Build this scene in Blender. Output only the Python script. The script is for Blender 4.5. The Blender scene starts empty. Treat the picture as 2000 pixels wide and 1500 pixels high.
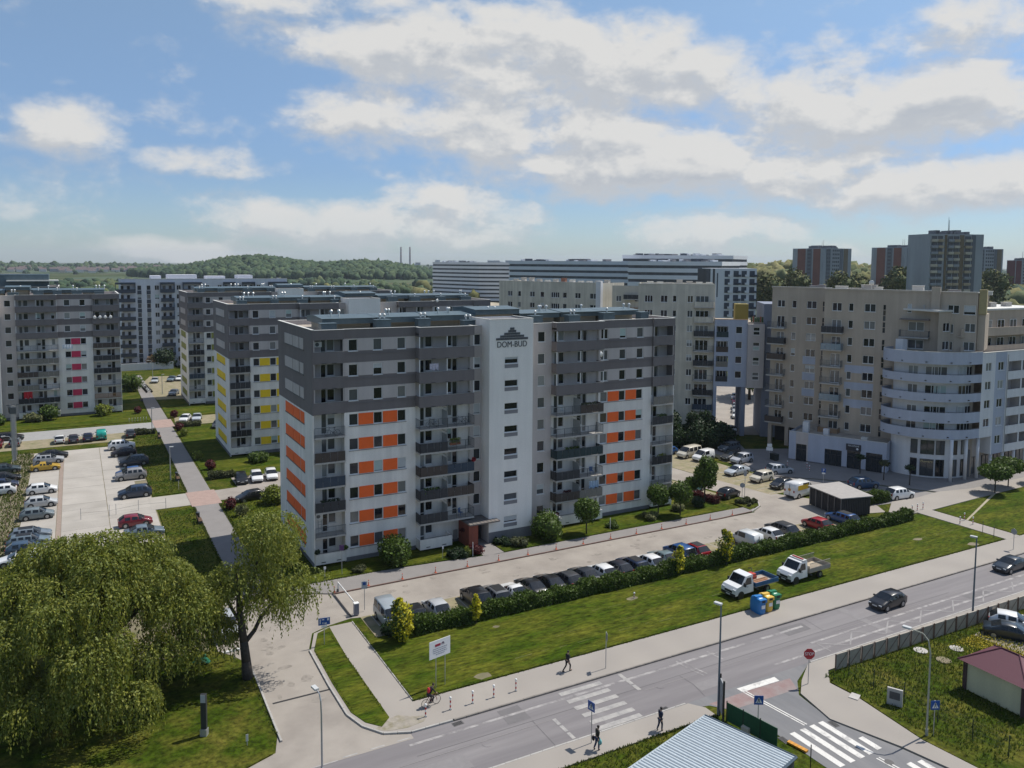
import bpy, bmesh, math, random
import numpy as np
from mathutils import Vector, Matrix
R_=math.radians; PI=math.pi
rng=np.random.default_rng(7); random.seed(11)
SC=bpy.context.scene; COL=SC.collection

# ------------------------------------------------------------------ camera, sky, sun, exposure
AZ=R_(61.3); PIT=R_(4.5); ROL=R_(.40); CAMZ=34.4
def make_camera():
    f=Vector((math.cos(AZ),math.sin(AZ),0)); r=Vector((math.sin(AZ),-math.cos(AZ),0)); u=Vector((0,0,1))
    fw=f*math.cos(PIT)-u*math.sin(PIT); up=u*math.cos(PIT)+f*math.sin(PIT)
    c,s=math.cos(ROL),math.sin(ROL); r2=r*c+up*s; u2=up*c-r*s
    cd=bpy.data.cameras.new('camera'); co=bpy.data.objects.new('camera',cd); COL.objects.link(co)
    m=Matrix((r2,u2,-fw)).transposed().to_4x4(); m.translation=Vector((0,0,CAMZ)); co.matrix_world=m
    cd.sensor_width=36; cd.sensor_fit='HORIZONTAL'; cd.lens=36*1565/2000; cd.shift_y=-114/2000
    cd.clip_start=.5; cd.clip_end=20000; SC.camera=co
make_camera()
SUN_EL,SUN_AZ=57.0,87.5       # degrees; azimuth from +Y towards +X
SKY_STRENGTH=.10; SUN_STRENGTH=3.0; EXPOSURE=.72; CLOUD=.465; HAZE=.00006
def make_light():
    e,a=R_(SUN_EL),R_(SUN_AZ); d=Vector((math.sin(a)*math.cos(e),math.cos(a)*math.cos(e),math.sin(e)))
    ld=bpy.data.lights.new('sun','SUN'); ld.energy=SUN_STRENGTH; ld.angle=R_(.53); ld.color=(1,.955,.88)
    lo=bpy.data.objects.new('sun',ld); COL.objects.link(lo); lo.location=d*200; lo.rotation_euler=d.to_track_quat('Z','Y').to_euler()
    SC.view_settings.view_transform='Standard'; SC.view_settings.look='None'; SC.view_settings.exposure=EXPOSURE
    SC.view_settings.gamma=1; SC.view_settings.use_curve_mapping=False
make_light()
def make_world():
    w=bpy.data.worlds.new('World'); SC.world=w; w.use_nodes=True; nt=w.node_tree; N=nt.nodes; L=nt.links; N.clear()
    out=N.new('ShaderNodeOutputWorld')
    sky=N.new('ShaderNodeTexSky'); sky.sky_type='NISHITA'; sky.sun_disc=False; sky.sun_elevation=R_(SUN_EL); sky.sun_rotation=R_(SUN_AZ)
    sky.air_density=1.0; sky.dust_density=.35; sky.ozone_density=2.0
    bg=N.new('ShaderNodeBackground'); bg.inputs[1].default_value=SKY_STRENGTH
    # --- node group: (azimuth, elevation) in degrees -> cloud density
    g=bpy.data.node_groups.new('cloud_density','ShaderNodeTree')
    g.interface.new_socket('V',in_out='INPUT',socket_type='NodeSocketVector'); g.interface.new_socket('D',in_out='OUTPUT',socket_type='NodeSocketFloat')
    gi=g.nodes.new('NodeGroupInput'); go=g.nodes.new('NodeGroupOutput'); GL=g.links
    def gm(op,a,b=None,c=None):
        n=g.nodes.new('ShaderNodeMath'); n.operation=op
        for i,x in enumerate((a,b,c)):
            if x is None: continue
            if isinstance(x,(int,float)): n.inputs[i].default_value=x
            else: GL.new(x,n.inputs[i])
        return n.outputs[0]
    def gn(scale,detail,rough,sx=1.,sy=1.,off=0.,dist=0.):
        mp=g.nodes.new('ShaderNodeMapping'); mp.inputs[1].default_value=(off,off*.7,off*.3); mp.inputs[3].default_value=(sx,sy,1); GL.new(gi.outputs[0],mp.inputs[0])
        n=g.nodes.new('ShaderNodeTexNoise'); n.inputs['Scale'].default_value=scale; n.inputs['Detail'].default_value=detail; n.inputs['Roughness'].default_value=rough; n.inputs['Distortion'].default_value=dist
        GL.new(mp.outputs[0],n.inputs['Vector']); return n.outputs[0]
    acc=None
    for (a,e,wa,we,k) in CLOUDS:
        s=g.nodes.new('ShaderNodeVectorMath'); s.operation='SUBTRACT'; GL.new(gi.outputs[0],s.inputs[0]); s.inputs[1].default_value=(a,e,0)
        m=g.nodes.new('ShaderNodeVectorMath'); m.operation='MULTIPLY'; GL.new(s.outputs[0],m.inputs[0]); m.inputs[1].default_value=(1/wa,1/we,0)
        ln=g.nodes.new('ShaderNodeVectorMath'); ln.operation='DOT_PRODUCT'; GL.new(m.outputs[0],ln.inputs[0]); GL.new(m.outputs[0],ln.inputs[1])
        v=gm('MULTIPLY',gm('MAXIMUM',gm('SUBTRACT',1.,ln.outputs['Value']),-1.),k)
        acc=v if acc is None else gm('MAXIMUM',acc,v)
    big=gn(.055,3,.5,1,2.2,9.)            # where further clouds lie, all round the sky
    acc=gm('MAXIMUM',acc,gm('MULTIPLY_ADD',big,3.2,-1.86))
    n1=gn(.16,9,.56,1,1.9,3.,.25); n2=gn(.55,6,.62,1,1.4,14.,.2)
    d=gm('ADD',gm('MULTIPLY_ADD',n1,2.9,-1.62),gm('ADD',gm('MULTIPLY_ADD',n2,1.15,-.575),gm('MULTIPLY_ADD',acc,1.15,.12)))
    GL.new(d,go.inputs[0])
    tc=N.new('ShaderNodeTexCoord'); sp=N.new('ShaderNodeSeparateXYZ'); L.new(tc.outputs['Generated'],sp.inputs[0])
    def wm(op,a,b=None,c=None):
        n=N.new('ShaderNodeMath'); n.operation=op
        for i,x in enumerate((a,b,c)):
            if x is None: continue
            if isinstance(x,(int,float)): n.inputs[i].default_value=x
            else: L.new(x,n.inputs[i])
        return n.outputs[0]
    az=wm('MULTIPLY',wm('ARCTAN2',sp.outputs[0],sp.outputs[1]),57.2958); el=wm('MULTIPLY',wm('ARCSINE',sp.outputs[2]),57.2958)
    # deeper, bluer clear sky towards the horizon, the same all the way round
    tn=N.new('ShaderNodeValToRGB'); mr=N.new('ShaderNodeMapRange'); L.new(el,mr.inputs[0]); mr.inputs[1].default_value=0; mr.inputs[2].default_value=40; L.new(mr.outputs[0],tn.inputs[0])
    e=tn.color_ramp.elements; e[0].position=0; e[0].color=(.41,.51,.66,1); e[1].position=1; e[1].color=(.88,.86,.82,1)
    x=e.new(.15); x.color=(.43,.50,.64,1); x=e.new(.42); x.color=(.72,.73,.715,1)
    tm=N.new('ShaderNodeMix'); tm.data_type='RGBA'; tm.blend_type='MULTIPLY'; tm.inputs[0].default_value=1; L.new(sky.outputs[0],tm.inputs[6]); L.new(tn.outputs[0],tm.inputs[7]); L.new(tm.outputs[2],bg.inputs[0])
    def dens(dx,dy):
        cb=N.new('ShaderNodeCombineXYZ'); L.new(wm('ADD',az,dx),cb.inputs[0]); L.new(wm('ADD',el,dy),cb.inputs[1])
        n=N.new('ShaderNodeGroup'); n.node_tree=g; L.new(cb.outputs[0],n.inputs[0]); return n.outputs[0]
    d0=dens(0,0); d1=dens(.5,1.3)
    def ramp(x,a,b,c,d):
        n=N.new('ShaderNodeMapRange'); n.interpolation_type='SMOOTHSTEP'; L.new(x,n.inputs[0])
        for i,v in zip((1,2,3,4),(a,b,c,d)): n.inputs[i].default_value=v
        return n.outputs[0]
    alpha=ramp(d0,-.30,.80,0,1)
    lit=wm('ADD',ramp(wm('SUBTRACT',d0,d1),-.35,.55,0,1),ramp(d0,.5,1.6,.30,-.05))
    mx=N.new('ShaderNodeMix'); mx.data_type='RGBA'; L.new(lit,mx.inputs[0]); mx.inputs[6].default_value=(.60,.64,.70,1); mx.inputs[7].default_value=(.97,.955,.925,1)
    bc=N.new('ShaderNodeBackground'); L.new(mx.outputs[2],bc.inputs[0]); bc.inputs[1].default_value=CLOUD
    fade=ramp(el,-1.,5.,.6,.95)          # air in front of the clouds low down
    ms=N.new('ShaderNodeMixShader'); L.new(wm('MULTIPLY',alpha,fade),ms.inputs[0]); L.new(bg.outputs[0],ms.inputs[1]); L.new(bc.outputs[0],ms.inputs[2]); L.new(ms.outputs[0],out.inputs[0])
CLOUDS=[(25.0,14.5,13.3,2.8,1.00),(33.9,12.7,13.3,4.6,1.05),(17.9,9.8,6.8,2.3,0.80),(28.6,9.4,17.0,3.0,0.90),(41.1,6.8,21.5,3.0,0.90),(46.7,10.2,6.3,3.0,0.80),(56.1,9.7,7.5,3.2,0.90),(55.5,5.4,10.9,2.2,0.85),(15.8,2.5,9.9,2.0,0.85),(24.3,3.1,7.0,2.9,0.95),(42.9,2.4,6.5,2.1,0.90),(0.2,7.9,3.4,2.2,0.90),(8.5,6.4,5.1,1.0,0.45),(7.4,0.6,6.9,1.1,0.80),(59.2,14.1,4.6,2.0,0.60),(15.3,16.9,7.7,1.1,0.50),(52.2,13.6,5.2,1.6,0.35)]
make_world()

# ------------------------------------------------------------------ materials
MATS={}
def _n(nt,t,**k):
    n=nt.nodes.new(t)
    for a,b in k.items(): setattr(n,a,b)
    return n
def mat(name,col,rough=.75,var=.12,scale=1.5,bump=0.,metal=0.,spec=.5,var2=None,stretch=(1,1,1),coord='pos',coat=0.,detail=5,trans=0.,objvar=0.,bscale=None,alpha=None):
    """procedural surface: base colour broken up by noise, optional second colour var2=(colour,scale,threshold,softness), bump, per-object tint objvar"""
    if name in MATS: return MATS[name]
    m=bpy.data.materials.new(name); m.use_nodes=True; nt=m.node_tree; b=nt.nodes['Principled BSDF']; L=nt.links
    if coord=='pos': src=_n(nt,'ShaderNodeNewGeometry').outputs['Position']
    else: src=_n(nt,'ShaderNodeTexCoord').outputs['Object']
    mp=_n(nt,'ShaderNodeMapping'); mp.inputs[3].default_value=stretch; L.new(src,mp.inputs[0])
    nz=_n(nt,'ShaderNodeTexNoise'); nz.inputs['Scale'].default_value=scale; nz.inputs['Detail'].default_value=detail; nz.inputs['Roughness'].default_value=.62; L.new(mp.outputs[0],nz.inputs['Vector'])
    mr=_n(nt,'ShaderNodeMapRange'); L.new(nz.outputs[0],mr.inputs[0])
    for i,v in zip((1,2,3,4),(.25,.75,1-var,1+var)): mr.inputs[i].default_value=v
    fac=mr.outputs[0]
    if objvar:
        oi=_n(nt,'ShaderNodeObjectInfo'); m2=_n(nt,'ShaderNodeMapRange'); L.new(oi.outputs['Random'],m2.inputs[0]); m2.inputs[3].default_value=1-objvar; m2.inputs[4].default_value=1+objvar
        mm=_n(nt,'ShaderNodeMath',operation='MULTIPLY'); L.new(fac,mm.inputs[0]); L.new(m2.outputs[0],mm.inputs[1]); fac=mm.outputs[0]
    base=None
    if var2:
        c2,s2,th,sf=var2
        n2=_n(nt,'ShaderNodeTexNoise'); n2.inputs['Scale'].default_value=s2; n2.inputs['Detail'].default_value=6; n2.inputs['Roughness'].default_value=.6; L.new(mp.outputs[0],n2.inputs['Vector'])
        r2=_n(nt,'ShaderNodeMapRange'); L.new(n2.outputs[0],r2.inputs[0]); r2.inputs[1].default_value=th-sf; r2.inputs[2].default_value=th+sf
        mx=_n(nt,'ShaderNodeMix',data_type='RGBA'); L.new(r2.outputs[0],mx.inputs[0]); mx.inputs[6].default_value=(*col,1); mx.inputs[7].default_value=(*c2,1); base=mx.outputs[2]
    hs=_n(nt,'ShaderNodeVectorMath',operation='SCALE')
    if base: L.new(base,hs.inputs[0])
    else: hs.inputs[0].default_value=col
    L.new(fac,hs.inputs['Scale']); L.new(hs.outputs[0],b.inputs['Base Color'])
    b.inputs['Roughness'].default_value=rough; b.inputs['Metallic'].default_value=metal; b.inputs['Specular IOR Level'].default_value=spec
    if coat: b.inputs['Coat Weight'].default_value=coat; b.inputs['Coat Roughness'].default_value=.06
    if bump:
        bp=_n(nt,'ShaderNodeBump'); bp.inputs['Strength'].default_value=bump; bp.inputs['Distance'].default_value=.05
        if bscale:
            nb=_n(nt,'ShaderNodeTexNoise'); nb.inputs['Scale'].default_value=bscale; nb.inputs['Detail'].default_value=4; L.new(mp.outputs[0],nb.inputs['Vector']); L.new(nb.outputs[0],bp.inputs['Height'])
        else: L.new(nz.outputs[0],bp.inputs['Height'])
        L.new(bp.outputs[0],b.inputs['Normal'])
    if trans:   # leaves: some light passes through
        tr=_n(nt,'ShaderNodeBsdfTranslucent'); L.new(hs.outputs[0],tr.inputs[0]); ms=_n(nt,'ShaderNodeMixShader'); ms.inputs[0].default_value=trans
        L.new(b.outputs[0],ms.inputs[1]); L.new(tr.outputs[0],ms.inputs[2]); L.new(ms.outputs[0],nt.nodes['Material Output'].inputs[0])
    MATS[name]=m; return m
def plaster(name,col,streak=.10,**k):
    """rendered wall: fine grain, broad blotches and thin rain streaks"""
    if name in MATS: return MATS[name]
    m=mat(name,col,rough=.9,var=.05,scale=7,bump=.05,spec=.2,**k); nt=m.node_tree; L=nt.links; b=nt.nodes['Principled BSDF']
    src=b.inputs['Base Color'].links[0].from_socket; geo=_n(nt,'ShaderNodeNewGeometry')
    acc=None
    for st,sc,lo,am in (((1,1,.07),1.3,.42,streak),((.25,.25,.3),1.,.35,streak*.7)):
        mp=_n(nt,'ShaderNodeMapping'); mp.inputs[3].default_value=st; L.new(geo.outputs['Position'],mp.inputs[0])
        nz=_n(nt,'ShaderNodeTexNoise'); nz.inputs['Scale'].default_value=sc; nz.inputs['Detail'].default_value=6; L.new(mp.outputs[0],nz.inputs['Vector'])
        r=_n(nt,'ShaderNodeMapRange'); L.new(nz.outputs[0],r.inputs[0])
        for i,v in zip((1,2,3,4),(lo,lo+.3,1-am,1.)): r.inputs[i].default_value=v
        if acc is None: acc=r.outputs[0]
        else:
            mm=_n(nt,'ShaderNodeMath',operation='MULTIPLY'); L.new(acc,mm.inputs[0]); L.new(r.outputs[0],mm.inputs[1]); acc=mm.outputs[0]
    vs=_n(nt,'ShaderNodeVectorMath',operation='SCALE'); L.new(src,vs.inputs[0]); L.new(acc,vs.inputs['Scale']); L.new(vs.outputs[0],b.inputs['Base Color'])
    return m
def pane_mat():
    """window glass over whatever hangs behind it: dark room, net curtain, blind (differs from window to window)"""
    m=bpy.data.materials.new('window_glass'); m.use_nodes=True; nt=m.node_tree; b=nt.nodes['Principled BSDF']; L=nt.links
    oi=_n(nt,'ShaderNodeObjectInfo'); cr=_n(nt,'ShaderNodeValToRGB'); cr.color_ramp.interpolation='CONSTANT'; L.new(oi.outputs['Random'],cr.inputs[0])
    cols=[(0,(.012,.015,.02)),(.22,(.035,.038,.044)),(.34,(.008,.01,.014)),(.48,(.10,.105,.11)),(.64,(.02,.025,.03)),(.72,(.19,.19,.185)),(.82,(.05,.055,.06)),(.88,(.30,.31,.30)),(.93,(.10,.08,.06)),(.96,(.015,.02,.025))]
    e=cr.color_ramp.elements; e[0].position=0; e[0].color=(*cols[0][1],1); e[1].position=cols[1][0]; e[1].color=(*cols[1][1],1)
    for p,c in cols[2:]: x=e.new(p); x.color=(*c,1)
    tc=_n(nt,'ShaderNodeTexCoord'); wv=_n(nt,'ShaderNodeTexWave'); wv.inputs['Scale'].default_value=2.2; wv.inputs['Distortion'].default_value=3; L.new(tc.outputs['Object'],wv.inputs[0])
    mr=_n(nt,'ShaderNodeMapRange'); L.new(wv.outputs[1],mr.inputs[0]); mr.inputs[3].default_value=.7; mr.inputs[4].default_value=1.25
    vs=_n(nt,'ShaderNodeVectorMath',operation='SCALE'); L.new(cr.outputs[0],vs.inputs[0]); L.new(mr.outputs[0],vs.inputs['Scale']); L.new(vs.outputs[0],b.inputs['Base Color'])
    b.inputs['Roughness'].default_value=.05; b.inputs['Specular IOR Level'].default_value=.55; MATS['glass']=m; return m
pane_mat()
WHITE=plaster('white_render',(.88,.84,.785),.15); GREY=plaster('mid_grey_render',(.53,.485,.465),.10); DARK=plaster('dark_grey_render',(.20,.18,.178),.10)
TOWERW=plaster('off_white_render',(.88,.84,.785),.07); PLINTH=plaster('plinth_grey',(.20,.20,.21),.15)
FRAME=mat('white_window_frame',(.72,.72,.71),.4,.04); GLASS=MATS['glass']; DFRAME=mat('dark_frame',(.03,.032,.036),.45,.1)
CONC=mat('concrete',(.42,.40,.37),.9,.14,2,.1); STEEL=mat('painted_steel',(.10,.11,.12),.45,.1,metal=.4); GALV=mat('galvanised_steel',(.42,.43,.44),.42,.1,6,metal=.6)
ROOFM=mat('blue_grey_sheet_metal',(.085,.125,.145),.5,.18,.9,metal=.25); ROOFT=mat('roof_membrane',(.38,.33,.27),.95,.22,.7,.1,var2=((.2,.18,.16),.5,.62,.12)); CAPM=mat('pale_coping',(.58,.57,.53),.6,.1)
DARKHOLE=mat('dark_recess',(.02,.02,.022),.8,.1); BLACK=mat('black_plastic',(.014,.014,.015),.5,.1); RUBBER=mat('tyre_rubber',(.018,.018,.018),.85,.15)
BARK=mat('bark',(.05,.042,.035),.95,.35,6,.3,coord='obj'); SLATE=mat('grey_panel',(.23,.225,.235),.8,.05)

# ------------------------------------------------------------------ mesh building
class MB:
    def __init__(s): s.v=[]; s.f=[]; s.m=[]
    def quad(s,a,b,c,d,m=0):
        i=len(s.v); s.v+=[a,b,c,d]; s.f.append((i,i+1,i+2,i+3)); s.m.append(m)
    def tri(s,a,b,c,m=0):
        i=len(s.v); s.v+=[a,b,c]; s.f.append((i,i+1,i+2)); s.m.append(m)
    def box(s,x0,x1,y0,y1,z0,z1,m=0,T=None):
        P=[(x,y,z) for z in (z0,z1) for x,y in ((x0,y0),(x1,y0),(x1,y1),(x0,y1))]
        if T is not None: P=[tuple(T@Vector(p)) for p in P]
        i=len(s.v); s.v+=P
        for q in ((0,3,2,1),(4,5,6,7),(0,1,5,4),(1,2,6,5),(2,3,7,6),(3,0,4,7)): s.f.append(tuple(i+k for k in q)); s.m.append(m)
    def prism(s,poly,z0,z1,m=0,mside=None,bottom=False):
        a=sum(p[0]*q[1]-q[0]*p[1] for p,q in zip(poly,poly[1:]+poly[:1]))
        if a<0: poly=poly[::-1]
        n=len(poly); i=len(s.v); s.v+=[(x,y,z0) for x,y in poly]+[(x,y,z1) for x,y in poly]
        s.f.append(tuple(range(i+n,i+2*n))); s.m.append(m)
        if bottom: s.f.append(tuple(range(i+n-1,i-1,-1))); s.m.append(m)
        for k in range(n): l=(k+1)%n; s.f.append((i+k,i+l,i+n+l,i+n+k)); s.m.append(m if mside is None else mside)
    def tube(s,p,q,r0,r1=None,n=8,m=0,cap=True):
        p=Vector(p); q=Vector(q); r1=r0 if r1 is None else r1; d=(q-p)
        if d.length<1e-6: return
        d.normalize(); a=d.orthogonal().normalized(); b=d.cross(a); i=len(s.v)
        for c,r in ((p,r0),(q,r1)):
            for k in range(n): t=2*PI*k/n; s.v.append(tuple(c+(a*math.cos(t)+b*math.sin(t))*r))
        for k in range(n): l=(k+1)%n; s.f.append((i+k,i+l,i+n+l,i+n+k)); s.m.append(m)
        if cap: s.f.append(tuple(range(i+n,i+2*n))); s.m.append(m); s.f.append(tuple(range(i+n-1,i-1,-1))); s.m.append(m)
    def path(s,pts,radii,n=8,m=0):
        for (p,q),(a,b) in zip(zip(pts,pts[1:]),zip(radii,radii[1:])): s.tube(p,q,a,b,n,m)
    def ball(s,c,r,m=0,seg=10,rings=6,sq=(1,1,1)):
        i=len(s.v); s.v.append((c[0],c[1],c[2]-r*sq[2]))
        for a in range(1,rings):
            t=PI*a/rings
            for k in range(seg): u=2*PI*k/seg; s.v.append((c[0]+r*sq[0]*math.sin(t)*math.cos(u),c[1]+r*sq[1]*math.sin(t)*math.sin(u),c[2]-r*sq[2]*math.cos(t)))
        s.v.append((c[0],c[1],c[2]+r*sq[2])); top=len(s.v)-1
        for k in range(seg):
            l=(k+1)%seg; s.f.append((i,i+1+l,i+1+k)); s.m.append(m); s.f.append((top,top-seg+k,top-seg+l)); s.m.append(m)
            for a in range(rings-2): b=i+1+a*seg; s.f.append((b+k,b+l,b+seg+l,b+seg+k)); s.m.append(m)
    def mesh(s,name,mats,smooth=False):
        me=bpy.data.meshes.new(name); me.from_pydata([tuple(p) for p in s.v],[],s.f)
        for x in (mats if isinstance(mats,(list,tuple)) else [mats]): me.materials.append(x)
        me.polygons.foreach_set('material_index',s.m)
        if smooth: me.polygons.foreach_set('use_smooth',[True]*len(s.f))
        me.update(); return me
    def build(s,name,mats,parent=None,loc=None,rz=0.,smooth=False): return obj(name,s.mesh(name,mats,smooth),parent,loc,rz)
def obj(name,me,parent=None,loc=None,rz=0.):
    o=bpy.data.objects.new(name,me); COL.objects.link(o)
    if loc is not None: o.location=loc
    if rz: o.rotation_euler=(0,0,rz)
    if parent: o.parent=parent
    return o
def tag(o,label=None,cat=None,group=None,kind=None):
    for k,v in (('label',label),('category',cat),('group',group),('kind',kind)):
        if v: o[k]=v
    return o
def thing(name,label,cat,loc=(0,0,0),rz=0.,group=None):
    o=bpy.data.objects.new(name,None); COL.objects.link(o); o.location=loc; o.rotation_euler=(0,0,rz); o.empty_display_size=.3
    return tag(o,label,cat,group)
def struct(name,mb,mats,parent=None): 
    o=mb.build(name,mats,parent)
    if not parent: o['kind']='structure'
    return o
def copy_tree(o,parent=None):
    c=o.copy(); COL.objects.link(c)
    if parent: c.parent=parent
    for ch in o.children: copy_tree(ch,c)
    return c
def place(proto,used,loc,rz,label,group=None,cat=None):
    """first use moves the prototype itself, later uses copy it with its parts"""
    o=proto if not used.get(proto.name) else copy_tree(proto)
    used[proto.name]=True; o.location=loc; o.rotation_euler=(0,0,rz); tag(o,label,cat,group); return o
USED={}
def text(name,s,size,m,parent,loc,rot=(PI/2,0,0),ext=.01,align='CENTER',sx=1.):
    c=bpy.data.curves.new(name,'FONT'); c.body=s; c.size=size; c.extrude=ext; c.align_x=align; c.align_y='CENTER'; c.materials.append(m)
    t=bpy.data.objects.new('t',c); me=bpy.data.meshes.new_from_object(t); bpy.data.objects.remove(t); me.materials.clear(); me.materials.append(m)
    o=obj(name,me,parent,loc); o.rotation_euler=rot; o.scale=(sx,1,1); return o
# ------------------------------------------------------------------ ground, roads, pavements
GRASS=mat('lawn_grass',(.034,.058,.003),.95,.85,3.2,.9,spec=.08,var2=((.098,.098,.012),.38,.55,.16),stretch=(.40,1.2,1),bscale=9,detail=10)
MEADOW=mat('rough_grass',(.032,.052,.003),.95,.85,2.6,.9,spec=.08,var2=((.10,.092,.016),.35,.56,.14),bscale=7,detail=10)
FIELD=mat('far_ground',(.045,.062,.018),.95,.3,.02,0,spec=.1,var2=((.15,.13,.09),.006,.6,.06),detail=8)
PAVER=mat('warm_grey_pavers',(.30,.268,.232),.9,.08,.5,.12,var2=((.235,.207,.18),.22,.56,.14),bscale=14)
WALKM=mat('pale_pavement',(.315,.285,.25),.9,.09,.6,.12,var2=((.26,.235,.21),.3,.56,.18),bscale=14)
GREYPAV=mat('grey_pavers',(.215,.20,.19),.9,.09,.6,.12,bscale=14)
ASPH=mat('worn_asphalt',(.168,.155,.157),.9,.09,1.2,.1,var2=((.215,.20,.198),.35,.54,.14),stretch=(.10,1.5,1),bscale=22,detail=8)
ASPH2=mat('dark_asphalt',(.15,.15,.155),.9,.1,1.5,.1,var2=((.19,.185,.185),.5,.55,.15),stretch=(1.2,.2,1),bscale=22)
REDP=mat('faded_red_surface',(.245,.165,.155),.9,.12,1.4,.1,var2=((.23,.2,.19),.7,.55,.15))
TAN=mat('tan_grid_pavers',(.27,.225,.15),.95,.18,1.4,.2,var2=((.17,.165,.075),.6,.56,.16),bscale=8)
SLABM=mat('concrete_slab',(.375,.345,.305),.92,.12,.7,.1,var2=((.30,.275,.24),.35,.58,.15),objvar=.07)
DIRT=mat('bare_earth',(.23,.19,.13),.95,.3,1.2,.4,var2=((.10,.10,.04),.6,.54,.12))
KERBM=mat('kerb_concrete',(.36,.345,.32),.9,.12,2,.1,objvar=.08); DKERB=mat('dirty_shaded_kerb',(.20,.18,.16),.9,.2,2,objvar=.1); REDKERB=mat('worn_red_kerb',(.16,.10,.08),.9,.2,2)  # street kerb colour darkened all over for its shaded face, plus dirt
WPAINT=mat('worn_road_paint',(.62,.60,.56),.85,.10,6,0,var2=((.27,.255,.25),1.6,.62,.1)); FADED=mat('faded_road_paint',(.40,.38,.35),.9,.12,5,0,var2=((.25,.24,.235),1.3,.5,.2))
FLOWER=mat('yellow_flowers',(.50,.40,.02),.8,.2,30)

def sheet(name,poly,z,m,h=None):
    mb=MB()
    if h is None: mb.prism(poly,z-.3,z,0)
    else: mb.prism(poly,z-h,z,0)
    return struct(name,mb,m)
def rect(x0,x1,y0,y1): return [(x0,y0),(x1,y0),(x1,y1),(x0,y1)]
g0=MB(); g0.quad((-7000,-800,-.06),(9500,-800,-.06),(9500,9500,-.06),(-7000,9500,-.06)); struct('ground',g0,FIELD)
sheet('grass',rect(-60,420,-30,300),-.02,MEADOW)
sheet('road',rect(-80,420,46.2,52.7),.0,ASPH)
sheet('road',[(44.3,20),(53.0,20),(51.6,31),(50.85,34.5),(49.3,39.2),(50.0,43.0),(51.6,44.6),(55,46.3),(38,46.3),(42.6,45.2),(43.9,43.6),(44.3,40.5)],.004,ASPH2)
sheet('road_surface',[(43.7,43.9),(50.6,43.7),(51.4,45.2),(46.6,45.4),(42.7,45.4)],.008,REDP)
# access road of pavers, from the street up to the block and on past the gate
acc=[(8.6,52.7),(9.3,54.2),(11.4,54.9),(12.0,57),(12.3,66),(12.2,68.6),(11.2,70.8),(10.2,72.2),(10.0,80),(12.9,82.8),(13.9,84),(17.1,84),(18.0,83),(22.8,79.4),(84,79.4),(84,73),(23.2,73),(22.5,73.2),(20,72.6),(18.4,71.8),(17.4,69),(17.2,62),(17.2,57.1),(17.8,55),(18.8,53.4),(20.6,52.6),(20.6,52.0),(8,52.0)]
sheet('access_road',acc,.006,PAVER)
sheet('parking_strip',rect(23.4,92,67.9,73),.01,TAN)
sheet('road_junction',[(84,72.8),(92,72.9),(98.6,71.0),(100.5,74),(94.5,80),(92.0,84),(90.6,88.5),(88.3,100),(86.5,118),(80,118),(82.6,100),(84.5,90),(85.8,86),(86.3,83.5),(85,81),(82.2,79.6)],.012,PAVER)
sheet('parking_lot',[(90.7,84.5),(97.6,84.5),(97.0,104),(99,110),(86.9,113),(88.6,99)],.016,TAN)
sheet('parking_lot',[(76.5,86.6),(84.2,86.6),(82.2,101),(79.8,113),(76.5,113)],.016,TAN)
sheet('gate_road',[(98,95.5),(101.5,97),(104.5,101.5),(108.5,107.5),(113,114.5),(120,125),(150,165),(136,170),(112,129),(107,117),(102.5,110),(99.2,103)],.014,ASPH2)
sheet('courtyard',[(113,121),(127,112),(175,175),(150,190)],.018,PAVER)
sheet('gate_parking',[(101,98.6),(103.6,101.6),(110.5,113.5),(107.5,117.5),(101.4,109.5),(98.6,103)],.02,TAN)
sheet('shop_yard',[(100.5,73.6),(109,72.6),(114,73.6),(109.6,80.2),(104.2,86.8),(98.2,92.6),(97.2,86.0)],.012,GREYPAV)
sheet('shop_pavement',[(98.2,92.8),(104.4,87.0),(110.0,80.4),(114.3,73.8),(121,71),(170,71.5),(170,80),(100,112),(102,104)],.1,GREYPAV)
sheet('walkway',[(98.4,70.4),(98.9,68.9),(102.2,68.6),(105.1,68.4),(121.4,69.1),(170,70),(170,72.4),(121,72.4),(114.2,73.7),(109,73.2),(103.5,73.6)],.108,WALKM)
sheet('walkway',rect(102.1,105.0,56.3,68.55),.112,WALKM)
# pavement along the street with the footpath and the island
walk=[(17.4,68.4),(17.25,62),(17.3,57.1),(17.9,55.1),(18.9,53.6),(20.7,52.85),(26,52.75),(420,52.75),(420,56.45),(22.25,56.45),(22.3,72.2),(20.2,72.2),(18.5,71.5)]
sheet('pavement',walk,.10,WALKM)
sheet('pavement',[(26.5,43.9),(42.0,43.9),(42.0,45.0),(41.2,46.1),(21.5,46.15)],.10,WALKM)
sheet('pavement',[(49.3,39.4),(50.2,43.0),(51.9,44.4),(54.6,46.1),(400,46.15),(400,44.6),(55.2,44.5),(53.6,43.0),(53.75,40.4),(53.0,34.4),(53.3,31),(54.4,20),(53.1,20),(51.7,31),(50.95,34.5)],.10,WALKM)
sheet('pavement',[(12,82.95),(16,83.2),(19,83.0),(29,83.0),(36,82.4),(43.0,81.6),(60,81.7),(79.4,81.7),(84.6,81.5),(82.0,79.75),(76,79.5),(22.6,79.45),(17.6,82.3)],.11,GREYPAV)
sheet('block_entrance',rect(41.2,43.9,81.7,87.3),.11,GREYPAV)
sheet('paved_path',[(13.9,83.4),(17.1,83.4),(17.05,190),(16.8,262),(14.3,262),(13.9,190)],.06,GREYPAV)
sheet('path_crossing',rect(13.6,17.6,117.6,125.2),.066,mat('pink_pavers',(.33,.235,.20),.9,.15,1.2))
sheet('path_crossing',rect(13.8,17.6,177.2,186),.066,mat('pink_pavers',(.3,.2,.18)))
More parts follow.
